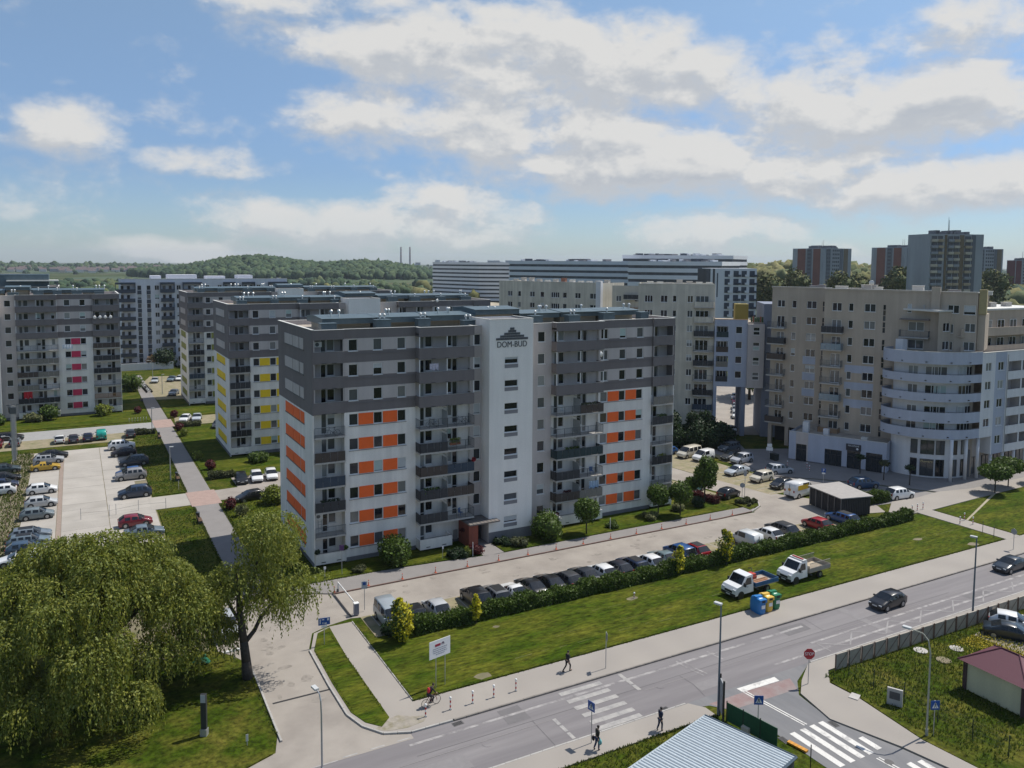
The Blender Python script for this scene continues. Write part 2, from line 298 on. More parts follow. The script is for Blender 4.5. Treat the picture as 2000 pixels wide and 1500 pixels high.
sheet('side_drive',[(17.6,119.2),(45,119.2),(45,131),(21,131),(21,125),(17.6,124.8)],.02,PAVER)
sheet('lot_entrance',rect(8.5,13.7,118.6,125.0),.03,mat('concrete_slab',(.4,.37,.32)))
sheet('side_road',rect(-60,13.8,175.5,184.2),.02,mat('grey_concrete_road',(.29,.285,.275),.9,.12,.8,.1))
sheet('parking_strip',rect(-40,10,167.6,175.5),.024,TAN)
sheet('side_parking',[(17.7,178),(40,178),(40,188),(18.5,187.6)],.02,TAN)
sheet('side_parking',[(17.2,214),(40,210),(40,252),(19,258),(15.2,240)],.02,TAN)
# lawns
GR=dict(m=GRASS)
sheet('lawn',rect(22.4,101.8,56.6,68.0),.13,GRASS)
sheet('lawn',[(105.2,56.6),(420,56.6),(420,69.6),(140,69.6),(121.4,68.9),(105.2,68.2)],.13,GRASS)
sheet('lawn',[(17.65,68.2),(17.5,62),(17.55,57.2),(18.1,55.4),(19,54.3),(19.9,55.2),(19.85,66),(20.1,72.0),(18.8,71.3)],.14,GRASS)
sheet('lawn',[(17.5,83.3),(29.4,83.1),(36.7,82.6),(41.1,81.9),(41.1,89),(17.5,89)],.13,GRASS)
sheet('lawn',[(44.0,81.8),(65,81.8),(79.2,81.85),(80.2,82.6),(80.2,88.5),(76,90),(76,110),(73.8,110),(73.8,88),(44.0,88)],.13,GRASS)
sheet('lawn',rect(17.4,24,89,117.4),.10,GRASS); sheet('lawn',rect(17.4,70,131,176),.08,GRASS)
sheet('lawn',rect(9.3,13.7,84,117.4),.08,MEADOW); sheet('lawn',rect(9.2,13.7,125.6,171),.08,MEADOW)
sheet('lawn',rect(-60,13.6,186.5,214),.08,GRASS); sheet('lawn',rect(17.3,70,189,210),.07,GRASS)
sheet('verge',[(-60,20),(7,20),(8.5,52),(9.2,54.0),(11.2,54.8),(11.8,57),(12.1,66),(12,68.5),(11,70.6),(10,72.0),(9.0,72.6),(-60,72)],.12,MEADOW)
sheet('verge',[(26.0,43.8),(42.0,43.8),(42.0,20),(10,20)],.09,MEADOW)
sheet('verge',[(55.4,44.3),(400,44.3),(400,-20),(55.6,-20),(53.4,31),(53.1,34.4),(53.9,40.4),(53.8,43.0)],.09,MEADOW)
sheet('planting_bed',[(82.2,80.3),(84.5,81.0),(85.7,82.4),(85.9,84.3),(85.2,85.2),(84,84.8),(82.2,83.2)],.18,MEADOW)
sheet('worn_strip',[(-10.2,104),(-7.1,104),(-7.1,164),(-10.2,164)],.0,DIRT)
sheet('worn_patch',[(4.2,72.6),(9.6,72.6),(9.6,82),(5,86),(1,80)],.0,DIRT)
sheet('worn_patch',[(18.4,54.2),(19.2,53.6),(20.6,53.3),(22.0,53.5),(22.5,54.1),(21.4,54.6),(20.6,55.2),(19.6,55.0)],.112,mat('dusty_pavement',(.285,.255,.21),.95,.2,2.5,.2,var2=((.17,.15,.08),1.4,.58,.12)))
sheet('paved_parking',[(72.6,42.7),(95,42.7),(95,30),(72.9,37.8)],.10,PAVER)
sheet('worn_path',[(104.9,63.4),(105.1,63.2),(121.4,69.0),(121.2,69.3)],.14,mat('trodden_earth',(.33,.29,.2),.95,.2,2))
for x,y,r in ((28.8,57.3,.55),(66.0,60.9,.5),(49.3,64.0,.45),(92,61.6,.5),(96.6,57.3,.6),(60.1,61.9,.45),(34,64.8,.25)):
    n=9; sheet('worn_patch',[(x+r*1.5*math.cos(2*PI*k/n)*random.uniform(.7,1.1),y+r*math.sin(2*PI*k/n)*random.uniform(.7,1.1)) for k in range(n)],.137,DIRT)
# concrete slabs of the left parking lot
lot=MB(); lot.prism(rect(-7.05,9.1,104.8,163.6),-.3,-.012,0); lotO=struct('concrete_lot',lot,DIRT)
for k in range(19):
    y0=105+k*3.07
    for x0,x1 in ((-7.0,-2.95),(-2.35,3.2),(3.25,9.0)):
        if x0>3 and k in (8,9,15): x1=7.4
        mb=MB(); mb.box(x0,x1-.03,y0,y0+3.04,-.2,random.uniform(.018,.028)); mb.build('slab',SLABM,lotO)
mb=MB(); mb.box(-2.92,-2.38,105,163.3,-.2,.012); mb.build('drain',mat('drain_pavers',(.27,.21,.17),.9,.2,3),lotO)
# kerbs, laid stone by stone
def kerb(pts,z=.135,m=KERBM,ln=1.,w=.16):
    root=bpy.data.objects.new('kerb',None); COL.objects.link(root); root['kind']='structure'
    me=None
    P=[Vector((x,y)) for x,y in pts]
    for a,b in zip(P,P[1:]):
        d=b-a; n=max(1,round(d.length/ln)); l=d.length/n; t=math.atan2(d.y,d.x)
        mb=MB(); mb.box(0.012,l-.012,-w/2,w/2,-.2,z-.02); mb.box(0.012,l-.012,-w/2+.012,w/2-.012,z-.02,z); me=mb.mesh('kerbstone',m)
        for k in range(n):
            p=a+d*(k/n); obj('kerbstone',me,root,(p.x,p.y,random.uniform(-.006,.006)),t)
    return root
kerb([(17.33,68.5),(17.18,62),(17.22,57.1),(17.8,55.05),(18.85,53.5),(20.7,52.72),(24,52.66)])
kerb([(24.1,52.66),(112,52.66)],m=DKERB); kerb([(22.6,79.42),(76,79.42),(81.9,79.7)],m=REDKERB); kerb([(12.05,56),(12.2,66),(12.1,68.6)]); kerb([(22.0,46.2),(41,46.2)],z=.11)
kerb([(81.9,79.7),(84.6,80.9),(85.9,82.4),(86.1,84.3),(85.3,85.5)],z=.19); kerb([(22.33,56.6),(22.36,72.2)],z=.16,w=.1); kerb([(55,46.2),(95,46.2)],z=.11)
# painted markings
def marking(name,bars,m,z=.014):
    root=bpy.data.objects.new(name,None); COL.objects.link(root); root['kind']='structure'
    for b in bars:
        mb=MB(); mb.quad(*[(x,y,z) for x,y in b]); mb.build('stripe',m,root)
    return root
marking('zebra_crossing',[rect(33.05,37.05,y,y+.5) for y in (51.75,50.55,49.5,48.4,47.35,46.45)],FADED)
marking('stop_line',[rect(30.7,31.0,y,y+.85) for y in (46.5,47.5,48.5)]+[rect(39.0,39.35,y,y+.85) for y in (49.6,50.6,51.55)],FADED)
marking('centre_line',[rect(12,30.6,49.28,49.36),rect(39.4,58,49.3,49.38),rect(62,82,49.3,49.38)],mat('ghost_paint',(.215,.20,.195),.9,.1,4))
marking('edge_line',[rect(x,x+1.05,52.12,52.26) for x in (15.4,17.4,19.4)]+[rect(13,15,51.98,52.1)],FADED)
zz=[(58.3,46.75),(58.4,48.5),(60.8,46.75),(63.2,48.5),(65.8,46.75),(68.3,48.4),(70.8,46.75),(73.4,48.4),(76,46.7),(78.5,48.4),(81,46.7),(83.8,48.4),(86.3,46.7),(88.9,48.3),(91.5,46.7),(94,48.3)]
def seg(a,b,w=.09):
    d=(Vector(b)-Vector(a)).normalized(); n=Vector((-d.y,d.x))*w; a=Vector(a); b=Vector(b); return [tuple(a-n),tuple(b-n),tuple(b+n),tuple(a+n)]
marking('zigzag_line',[seg(a,b,.07) for a,b in zip(zz,zz[1:])],mat('worn_thin_paint',(.30,.285,.275),.9,.14,5,0,var2=((.2,.188,.186),1.1,.52,.2)))
marking('stop_line',[[(46.3,45.42),(50.3,45.3),(50.4,45.95),(46.25,46.05)]],WPAINT,.018)
marking('double_line',[seg((46.35,45.4),(47.0,39.8),.06),seg((46.62,45.4),(47.25,39.8),.06),seg((48.25,34.6),(48.65,30.5),.06),seg((48.5,34.6),(48.9,30.5),.06)],WPAINT,.018)
marking('zebra_crossing',[rect(x,x+.52,35.1,39.55) for x in (45.15,46.2,47.2,48.15)]+[rect(49.15,49.65,35.2,36.8)]+[rect(49.5,50.0,31.6,33.2),rect(50.4,50.9,31.6,33.0)],WPAINT,.018)
marking('bay_line',[rect(x,x+.1,68.2,72.9) for x in np.arange(24.4,68,2.28)]+[rect(x,x+.1,68.2,72.9) for x in np.arange(70,92,2.4)],FADED)
marking('bay_line',[rect(90.9,96.8,y,y+.12) for y in np.arange(85,104,2.5)]+[rect(77,83.0,y,y+.12) for y in np.arange(88,108,2.5)],FADED,.022)
def disc(name,x,y,r,z,m,label,cat,n=14):
    mb=MB(); mb.prism([(x+r*math.cos(2*PI*k/n),y+r*math.sin(2*PI*k/n)) for k in range(n)],z-.1,z); mb.prism([(x+r*.82*math.cos(2*PI*k/n),y+r*.82*math.sin(2*PI*k/n)) for k in range(n)],z,z+.008)
    tag(mb.build(name,m),label,cat)
IRON=mat('cast_iron',(.09,.085,.082),.7,.2,8)
disc('manhole_cover',25.0,48.9,.42,.008,ASPH,'round manhole cover in the left lane below the cyclist','manhole'); disc('manhole_cover',41.0,49.3,.42,.008,ASPH,'round manhole cover on the centre line right of the crossing','manhole')
disc('manhole_cover',48.6,33.9,.36,.012,IRON,'dark round manhole cover beside the lower end of the white zebra','manhole')
disc('well_cover',65.4,43.0,.6,.14,CONC,'round concrete well cover in the grass nearest the panel fence','well cover'); disc('well_cover',68.6,41.7,.6,.14,CONC,'round concrete well cover in the grass near the yellow flowers','well cover'); disc('well_cover',65.5,40.9,.62,.16,DIRT,'round earthy well cover in the grass above the kiosk roof','well cover')
def drain(x,y,a,label):
    t=thing('storm_drain',label,'drain',(x,y,.016),a); mb=MB(); mb.box(-.42,.42,-.24,.24,-.05,0); mb.build('drain_frame',IRON,t)
    for k in range(6): mb=MB(); mb.box(-.34+k*.12,-.28+k*.12,-.19,.19,0,.012); mb.build('grate_bar',DARKHOLE,t)
drain(24.2,52.2,.05,'dark storm drain at the kerb below the cyclist'); drain(39.1,46.45,.05,'dark storm drain at the near kerb by the person in blue'); drain(49.1,38.9,1.5,'dark storm drain at the top corner of the white zebra'); drain(44.2,39.2,1.5,'dark storm drain left of the white zebra by the orange board')
mb=MB(); mb.box(-.45,.45,-.35,.35,-.05,.02); tag(mb.build('utility_cover',CONC,None,(53.6,40.6,.14),.4),'pale square utility cover in the verge beside the side street','utility cover')

# tyre-dragged dust and tar seams on the street
DUST=mat('pale_dust',(.36,.34,.325),.95,.2,5,0,var2=((.185,.172,.172),.9,.5,.12))
for k in range(9):
    P=[]; r=6.5+k*.55+random.uniform(-.2,.2)
    for j in range(9): a=R_(200-j*9-random.uniform(0,2)); P.append((54.5+r*math.cos(a)*.9,52.2+r*math.sin(a)*.95))
    P=[p for p in P if 46.3<p[1]<52 and p[0]<60]
    if len(P)>2:
        mb=MB()
        for a,b in zip(P,P[1:]): mb.quad(*[(x,y,.007+k*.0004) for x,y in seg(a,b,random.uniform(.03,.09))])
        struct('dust_trail',mb,DUST)
for y,x0,x1 in ((47.3,52,90),(48.6,58,95),(51.2,20,60)):
    mb=MB(); mb.quad((x0,y,.0065),(x1,y+.15,.0065),(x1,y+.45,.0065),(x0,y+.25,.0065)); struct('dust_trail',mb,DUST)
TAR=mat('tar_seam',(.10,.095,.095),.8,.1,3)
for p in (((20,49.9),(33,49.85),(52,49.9),(80,49.8)),((43.2,46.4),(43.6,48.2),(43.5,49.8)),((61,49.8),(61.4,52.5)),((29.2,46.5),(29.3,49.9))):
    mb=MB()
    for a,b in zip(p,p[1:]): mb.quad(*[(x,y,.0075) for x,y in seg(a,b,.025)])
    struct('tar_seam',mb,TAR)

# repairs in the asphalt, stains on the pavers, dry clippings in rows on the lawn
PATCHD=mat('asphalt_repair',(.145,.136,.136),.9,.1,2); PATCHL=mat('pale_asphalt_repair',(.205,.192,.19),.9,.1,2); STAIN=mat('oil_stain',(.205,.18,.155),.8,.2,3,var2=((.28,.25,.215),1.6,.5,.12)); CLIP=mat('dry_clippings',(.115,.112,.025),.95,.3,4,var2=((.05,.07,.006),1.8,.5,.12))
for x0,x1,y0,y1,m in ((27.5,29.4,50.3,52.3,PATCHD),(43.5,46.5,47.2,48.3,PATCHL),(57.2,60.4,50.6,52.2,PATCHD),(66.0,66.8,46.6,52.4,PATCHL),(80.5,84.0,47.2,48.6,PATCHD),(19.0,23.0,47.0,48.6,PATCHL),(34.0,34.7,46.4,52.4,PATCHL)):
    mb=MB(); j=lambda: random.uniform(-.12,.12); mb.quad((x0+j(),y0+j(),.0062),(x1+j(),y0+j(),.0062),(x1+j(),y1+j(),.0062),(x0+j(),y1+j(),.0062)); struct('road_patch',mb,m)
def blotch(x,y,rx,ry,z,m,nm):
    n=11; mb=MB(); mb.prism([(x+rx*math.cos(2*PI*k/n)*random.uniform(.6,1.15),y+ry*math.sin(2*PI*k/n)*random.uniform(.6,1.15)) for k in range(n)],z-.02,z); struct(nm,mb,m)
for k in range(34): blotch(random.uniform(25,80),random.uniform(73.4,79),random.uniform(.2,.9),random.uniform(.15,.5),.0135+k*.0002,STAIN,'oil_stain')
for k in range(14): blotch(random.uniform(12.8,17),random.uniform(54,79),random.uniform(.2,.7),random.uniform(.2,.7),.0125+k*.0002,STAIN,'oil_stain')
for y,x0,x1 in ((60.6,38,58),(63.4,44,90),(65.2,60,98),(58.6,30,50),(61.6,70,98)):
    x=x0
    while x<x1:
        l=random.uniform(.4,2.2)
        if random.random()<.6: mb=MB(); yy=y+random.uniform(-.12,.12); w=random.uniform(.03,.09); mb.quad((x,yy-w,.1335),(x+l,yy-w*.4+.02,.1335),(x+l,yy+w,.1335),(x,yy+w*.6,.1335)); struct('clippings',mb,CLIP)
        x+=l+random.uniform(.1,1.2)
# ------------------------------------------------------------------ buildings: helpers
WM={}
def win_mesh(w,h,mull,style):
    k=(round(w,2),round(h,2),mull,style)
    if k in WM: return WM[k]
    f=MB(); t=.065
    f.box(-w/2,w/2,-.04,.05,0,t); f.box(-w/2,w/2,-.04,.05,h-t,h); f.box(-w/2,-w/2+t,-.04,.05,t,h-t); f.box(w/2-t,w/2,-.04,.05,t,h-t)
    for i in range(mull): x=-w/2+w*(i+1)/(mull+1); f.box(x-.045,x+.045,-.038,.05,t,h-t)
    if style=='door': f.box(-w/2+t,w/2-t,-.03,.04,h*.30,h*.30+.07)
    if style=='split': f.box(-w/2+t,w/2-t,-.036,.05,h*.5-.05,h*.5+.05)
    if style in('win','split'): f.box(-w/2-.05,w/2+.05,-.20,-.02,-.05,-.005)
    p=MB(); p.quad((-w/2+t,0.02,t),(w/2-t,.02,t),(w/2-t,.02,h-t),(-w/2+t,.02,h-t))
    WM[k]=(f.mesh('window',FRAME if style!='dark' else DFRAME),p.mesh('pane',GLASS)); return WM[k]
class Bldg:
    def __init__(s,name,label,loc,rz=0.,cat='apartment block',group=None):
        s.o=thing(name,label,cat,loc,rz,group)
    def win(s,x0,x1,z0,z1,y=0.,mull=0,style='win',rz=0.,dep=.12,nm=None,xy=None):
        f,p=win_mesh(x1-x0,z1-z0,mull,style)
        if xy is None: xy=((x0+x1)/2,y+dep)
        o=obj(nm or ('balcony_door' if style=='door' else 'window'),f,s.o,(xy[0],xy[1],z0),rz); obj('pane',p,o)
        if style=='win' and random.random()<.10:   # roller shutter part way down
            h=z1-z0; k=random.uniform(.35,1.)*h; b=MB(); w=x1-x0-.14
            for i in range(int(k/.16)+1): b.box(-w/2,w/2,-.012,.012,h-.07-min(k-.07,(i+1)*.16),h-.075-i*.16)
            b.build('shutter',random.choice((SHUT,SHUT,SHUT2)),o)
        return o
    def part(s,name,mb,m,par=None): return mb.build(name,m,par or s.o)
    def bx(s,name,x0,x1,y0,y1,z0,z1,m,par=None): mb=MB(); mb.box(x0,x1,y0,y1,z0,z1); return mb.build(name,m,par or s.o)
SHUT=mat('pale_shutter',(.46,.48,.48),.6,.05); SHUT2=mat('mint_blind',(.40,.50,.47),.7,.05)
def facade(mb,u0,u1,z0,z1,ops,matf,P,rev=.16,extra_u=(),extra_z=(),mrev=0):
    """wall between u0..u1 and z0..z1 with real openings (u0,u1,z0,z1) and reveals; P(u,d,z) places a point d deep in the wall"""
    U=sorted({round(v,4) for v in [u0,u1,*extra_u]+[o[i] for o in ops for i in (0,1)] if u0<=v<=u1}); Z=sorted({round(v,4) for v in [z0,z1,*extra_z]+[o[i] for o in ops for i in (2,3)] if z0<=v<=z1})
    for i in range(len(Z)-1):
        zc=(Z[i]+Z[i+1])/2; run=None
        for j in range(len(U)):
            ok=False
            if j<len(U)-1:
                uc=(U[j]+U[j+1])/2; ok=not any(a<uc<b and c<zc<d for a,b,c,d in ops); mi=matf(uc,zc) if ok else None
            if run and (not ok or mi!=run[1]):
                a,b=run[0],U[j]; mb.quad(P(a,0,Z[i]),P(b,0,Z[i]),P(b,0,Z[i+1]),P(a,0,Z[i+1]),run[1]); run=None
            if ok and not run: run=(U[j],mi)
    for a,b,c,d in ops:
        m=matf(a-.01,(c+d)/2)
        mb.quad(P(a,0,c),P(a,0,d),P(a,rev,d),P(a,rev,c),m); mb.quad(P(b,0,c),P(b,0,d),P(b,rev,d),P(b,rev,c),m); mb.quad(P(a,0,d),P(b,0,d),P(b,rev,d),P(a,rev,d),m); mb.quad(P(a,0,c),P(b,0,c),P(b,rev,c),P(a,rev,c),m)
# railings: bars, or clad with a sheet
RAILM={'bars':STEEL,'dark':mat('dark_mesh_screen',(.035,.036,.04),.7,.15,3),'black':mat('black_screen',(.012,.013,.016),.6,.1),'blue':mat('dark_blue_screen',(.03,.048,.075),.6,.12),'brown':mat('brown_reed_screen',(.075,.058,.048),.9,.35,9,stretch=(6,6,.3)),'reed':mat('pale_reed_screen',(.20,.185,.16),.9,.3,9,stretch=(6,6,.3)),'teal':mat('dark_teal_screen',(.014,.035,.04),.6,.1),'wood':mat('orange_wood_slats',(.33,.17,.06),.7,.2,5,stretch=(5,5,.5)),'glass':mat('blue_glass_screen',(.17,.235,.28),.15,.05),'beige':mat('beige_screen',(.42,.34,.25),.8,.15,4),'steelblue':mat('steel_blue_screen',(.10,.16,.20),.5,.1)}
def railing(B,x0,x1,yf,yb,z,kind,left=True,right=True,par=None,h=1.12):
    """railing on a balcony slab whose floor is at z: front from x0 to x1 at yf, sides back to yb"""
    runs=[((x0,yf),(x1,yf))]
    if left: runs.append(((x0,yb),(x0,yf)))
    if right: runs.append(((x1,yf),(x1,yb)))
    mb=MB()
    for (ax,ay),(bx_,by) in runs:
        L=math.hypot(bx_-ax,by-ay); d=((bx_-ax)/L,(by-ay)/L); T=Matrix(((d[0],-d[1],0,ax),(d[1],d[0],0,ay),(0,0,1,z),(0,0,0,1)))
        mb.box(0,L,-.025,.025,h-.04,h,0,T); mb.box(0,L,-.015,.015,.08,.11,0,T)
        n=max(1,round(L/1.2))
        for k in range(n+1): mb.box(L*k/n-.02,L*k/n+.02,-.02,.02,-.05,h,0,T)
        if kind=='bars':
            n=max(2,round(L/.14))
            for k in range(n): mb.box(L*k/n-.009,L*k/n+.009,-.009,.009,.1,h-.03,0,T)
        else:
            n=max(1,round(L/.95)); g=.015 if kind!='wood' else .05; nn=n if kind!='wood' else round(L/.2)
            for k in range(nn): mb.box(L*k/nn+g,L*(k+1)/nn-g,-.034,-.026,.03,h-.02,1,T)
    return mb.build('railing',[STEEL,RAILM[kind]],par or B.o)
FH=2.83
def vent(B,x,y,z,w,d,h,cowls=1,m=None):
    t=B.bx('vent_stack',x-w/2,x+w/2,y-d/2,y+d/2,z,z+h,m or ROOFM); B.bx('stack_cap',x-w/2-.08,x+w/2+.08,y-d/2-.08,y+d/2+.08,z+h,z+h+.07,m or ROOFM,t)
    for k in range(cowls):
        mb=MB(); cx=x+(k-(cowls-1)/2)*.55; mb.tube((cx,y,z+h+.05),(cx,y,z+h+.45),.10,.10,8); mb.ball((cx,y,z+h+.58),.20,0,8,6); mb.build('cowl',COWL,t,smooth=True)
COWL=mat('pale_cowl',(.62,.62,.60),.35,.05,metal=.3)
def block(name,label,loc,accent,accname,bays,L,D=16.1,seed=1,rails=None,tower=None,end_left=True,end_right=False,group='grey and white blocks of flats with coloured panels',endpan=None,detail=1):
    """nine-storey block, front at local y=0 facing -y. bays: (kind,x0,x1[,windows])"""
    rd=random.Random(seed); st=random.getstate(); random.seed(seed)
    B=Bldg(name,label,loc,group=group); MW=[WHITE,GREY,DARK,PLINTH,TOWERW,accent]; TOP=26.8
    wz=lambda i:(1.68+FH*i,3.03+FH*i); fl=lambda i:.70+FH*i
    def zone(z):   # 2 dark bands, 1 grey between, 0 white below
        if z<.62: return 3
        if z<17.37: return 0
        if z>25.75: return 2
        k=(z-17.37)%FH; return 2 if k<1.33 else 1
    zb=[.62,17.37,25.75]+[17.37+FH*i for i in (1,2)]+[17.37+1.33+FH*i for i in range(3)]
    allrail=['bars','dark','black','blue','brown','reed','bars','dark','black','bars']
    wall=MB()
    for bay in bays:
        kind,x0,x1=bay[:3]; lim=bay[4] if len(bay)>4 and not isinstance(bay[4],str) else None
        if kind=='sec':
            ws=bay[3]; ops=[(a,b,*wz(i)) for i in range(9) for a,b in ws]
            facade(wall,x0,x1,0,TOP,ops,lambda u,z:zone(z),lambda u,d,z:(u,d,z),extra_z=zb)
            for i in range(9):
                for a,b in ws: B.win(a,b,*wz(i))
                if i<6:
                    for (a,b),(c,d) in zip(ws,ws[1:]): B.bx('panel',b+.03,c-.03,-.03,.02,wz(i)[0]+.02,wz(i)[1],accent)
                    wall.box(ws[0][0]-.05,ws[-1][1]+.05,-.10,-.002,wz(i)[0]-.10,wz(i)[0]-.055,2)
                else: wall.box(x0,x1,-.05,-.002,wz(i)[0]-.36,wz(i)[0]-.31,2)
        elif kind=='strip':
            ws=bay[3]; yp=bay[4] if len(bay)>4 else 0.; ops=[(a,b,*wz(i)) for i in range(9) for a,b in ws]
            facade(wall,x0,x1,0,TOP-.1,ops,lambda u,z:3 if z<.62 else 1,lambda u,d,z:(u,yp+d,z),extra_z=[.62])
            for i in range(1 if x0>15 and x0<22 else 0,9):
                for a,b in ws: B.win(a,b,*wz(i),y=yp)
        elif kind=='tower':
            yp=-2.1; Z=27.55; xs=(x0+x1)/2-.95; ops=[(xs,xs+1.87,22.10+FH*(i-7),22.94+FH*(i-7)) for i in range(0,8)]
            facade(wall,x0,x1,0,Z,ops,lambda u,z:3 if z<1.4 else 4,lambda u,d,z:(u,yp+d,z),extra_z=[1.4])
            wall.quad((x0,yp,0),(x0,3,0),(x0,3,Z),(x0,yp,Z),4); wall.quad((x1,yp,0),(x1,3,0),(x1,3,Z),(x1,yp,Z),4); wall.quad((x0,3,24),(x1,3,24),(x1,3,Z),(x0,3,Z),4)
            wall.quad((x0,yp,Z-.15),(x1,yp,Z-.15),(x1,3,Z-.15),(x0,3,Z-.15),3)
            B.bx('coping',x0-.05,x1+.05,yp-.05,yp+.25,Z,Z+.05,CAPM); B.bx('coping',x0-.05,x0+.2,yp+.26,3,Z,Z+.05,CAPM); B.bx('coping',x1-.2,x1+.05,yp+.26,3,Z,Z+.05,CAPM)
            for o in ops: B.win(*o,y=yp); B.bx('sill_panel',o[0],o[1],yp-.015,yp-.002,o[2]-.52,o[2]-.07,SLATE)
        elif kind in('log','dbl'):
            yf=-.3 if kind=='log' else -1.25; yb=1.25 if kind=='log' else .35; items=bay[3]
            ops=[(a,b,fl(i)+.02 if t=='d' else wz(i)[0],wz(i)[1]) for i in range(9) for t,a,b in items if not(i==0 and kind=='dbl' and lim and a>lim)]
            facade(wall,x0,x1,0,TOP-.2,ops,lambda u,z:3 if z<.5 else (1 if z>17.4 else 0),lambda u,d,z:(u,yb+d,z),extra_z=[.5,17.4])
            for i in range(9):
                for t,a,b in items:
                    if i==0 and kind=='dbl' and lim and a>lim: continue
                    B.win(a,b,fl(i)+.02 if t=='d' else wz(i)[0],wz(i)[1],y=yb,style='door' if t=='d' else 'win',mull=1 if b-a>1.5 else 0)
            if kind=='log':   # side of the section next to the recess
                for xx,sg in ((x0,1),(x1,-1)):
                    out=(xx==0 or xx==L); e=xx+sg*(.13 if out else .006); ya=-.3 if out else 0
                    wall.quad((e,ya,0),(e,yb,0),(e,yb,17.37),(e,ya,17.37),0); wall.quad((e,yf+.15,17.37),(e,yb,17.37),(e,yb,TOP),(e,yf+.15,TOP),2)
                    if out: wall.quad((xx,-.302,0),(e,-.302,0),(e,-.302,17.37),(xx,-.302,17.37),0); wall.quad((xx,-.302,17.37),(e,-.302,17.37),(e,-.302,TOP),(xx,-.302,TOP),2)
                x0,x1=x0+(.135 if x0==0 else .01),x1-(.135 if x1==L else .01)
            for i in range(9):
                xr=x1 if not(i==0 and kind=='dbl' and lim) else lim+.1
                if i>=6 :
                    mb=MB(); mb.box(x0,x1,yf,yf+.14,fl(i)-.28,fl(i)+1.02); mb.box(x0,x1,yf+.14,yb,fl(i)-.18,fl(i)); mb.box(x0,x0+.12,yf+.14,yb,fl(i)+.0,fl(i)+1.02) if kind=='dbl' else None; mb.box(x1-.12,x1,yf+.14,yb,fl(i),fl(i)+1.02) if kind=='dbl' else None
                    p=B.part('parapet',mb,DARK); B.bx('rail',x0+.05,x1-.05,yf+.02,yf+.07,fl(i)+1.06,fl(i)+1.1,GALV,p)
                    for k in range(1,4 if kind=='dbl' else 3): B.bx('spout',x0+(x1-x0)*k/(4 if kind=='dbl' else 3)-.25,x0+(x1-x0)*k/(4 if kind=='dbl' else 3)+.25,yf-.03,yf+.0,fl(i)-.27,fl(i)-.2,BLACK,p)
                    for xx in ([x0+.1,x1-.1] if kind=='log' else [x0+.06,(x0+x1)/2,x1-.06]): B.bx('post',xx-.05,xx+.05,yf+.03,yf+.11,fl(i)+1.1,fl(i)+2.55,GREY if kind=='log' else FRAME,p)
                elif i==0:
                    mb=MB(); mb.box(x0,xr,yf-.12,yf,.42,1.62); mb.box(x0,xr,yf,yb,.42,.68); mb.box(x0,x0+.12,yf,yb,.68,1.62); mb.box(xr-.12,xr,yf,yb,.68,1.62); p=B.part('parapet',mb,WHITE)
                    for k in (.25,.75): B.bx('spout',x0+(xr-x0)*k-.25,x0+(xr-x0)*k+.25,yf-.15,yf-.121,.62,.70,BLACK,p)
                    B.bx('rail',x0+.05,xr-.05,yf-.1,yf-.05,1.70,1.74,STEEL,p)
                else:
                    mb=MB(); mb.box(x0+.02,x1-.02,yf-.12,yb,fl(i)-.2,fl(i)); s=B.part('balcony_slab',mb,CONC)
                    key=(bay[-1] if isinstance(bay[-1],str) else None); rl=(rails or {}).get(key,{}).get(i)
                    if rl is None: rl=[rd.choice(allrail) for _ in range(2)]
                    if kind=='log': railing(B,x0+.05,x1-.05,yf-.1,0.0,fl(i),rl[0],left=False,right=False,par=s)
                    else:
                        xm=(x0+x1)/2
                        railing(B,x0+.05,xm-.03,yf-.08,.3,fl(i),rl[0],right=False,par=s); railing(B,xm+.03,x1-.05,yf-.08,.3,fl(i),rl[1],left=False,par=s)
                        mb=MB(); mb.box(xm-.02,xm+.02,yf-.05,yf,fl(i),fl(i)+2.6); mb.box(xm-.02,xm+.02,yf,yb,fl(i)+2.2,fl(i)+2.25); mb.box(xm-.012,xm+.012,yf+.05,yb,fl(i)+.1,fl(i)+1.9); B.part('divider',mb,mat('divider_glass',(.3,.31,.31),.3,.1),s)
            # top band over the bay
            mb=MB(); mb.box(x0,x1,yf,yf+.14,25.72,TOP); mb.box(x0,x1,yf+.14,yb,25.9,26.1)
            if kind=='dbl': mb.box(x0,x0+.14,yf+.14,.3,25.72,TOP); mb.box(x1-.14,x1,yf+.14,.3,25.72,TOP)
            B.part('parapet',mb,DARK)
            B.bx('coping',x0-.04,x1+.04,yf-.05,yf+.24,TOP,TOP+.05,CAPM)
            if kind=='dbl': B.bx('coping',x0-.04,x0+.2,yf+.25,0,TOP,TOP+.05,CAPM); B.bx('coping',x1-.2,x1+.04,yf+.25,0,TOP,TOP+.05,CAPM)
            if kind=='dbl':
                for xx,sg in ((x0,1),(x1,-1)): wall.quad((xx-sg*.004,0,0),(xx-sg*.004,yb,0),(xx-sg*.004,yb,TOP),(xx-sg*.004,0,TOP),0)
        if kind in('sec','strip'): B.bx('coping',x0,x1,-.06,.24,TOP if kind=='sec' else TOP-.1,(TOP if kind=='sec' else TOP-.1)+.05,CAPM)
    def endzone(u,z): return 3 if z<.62 else (0 if z<17.37 else 2)
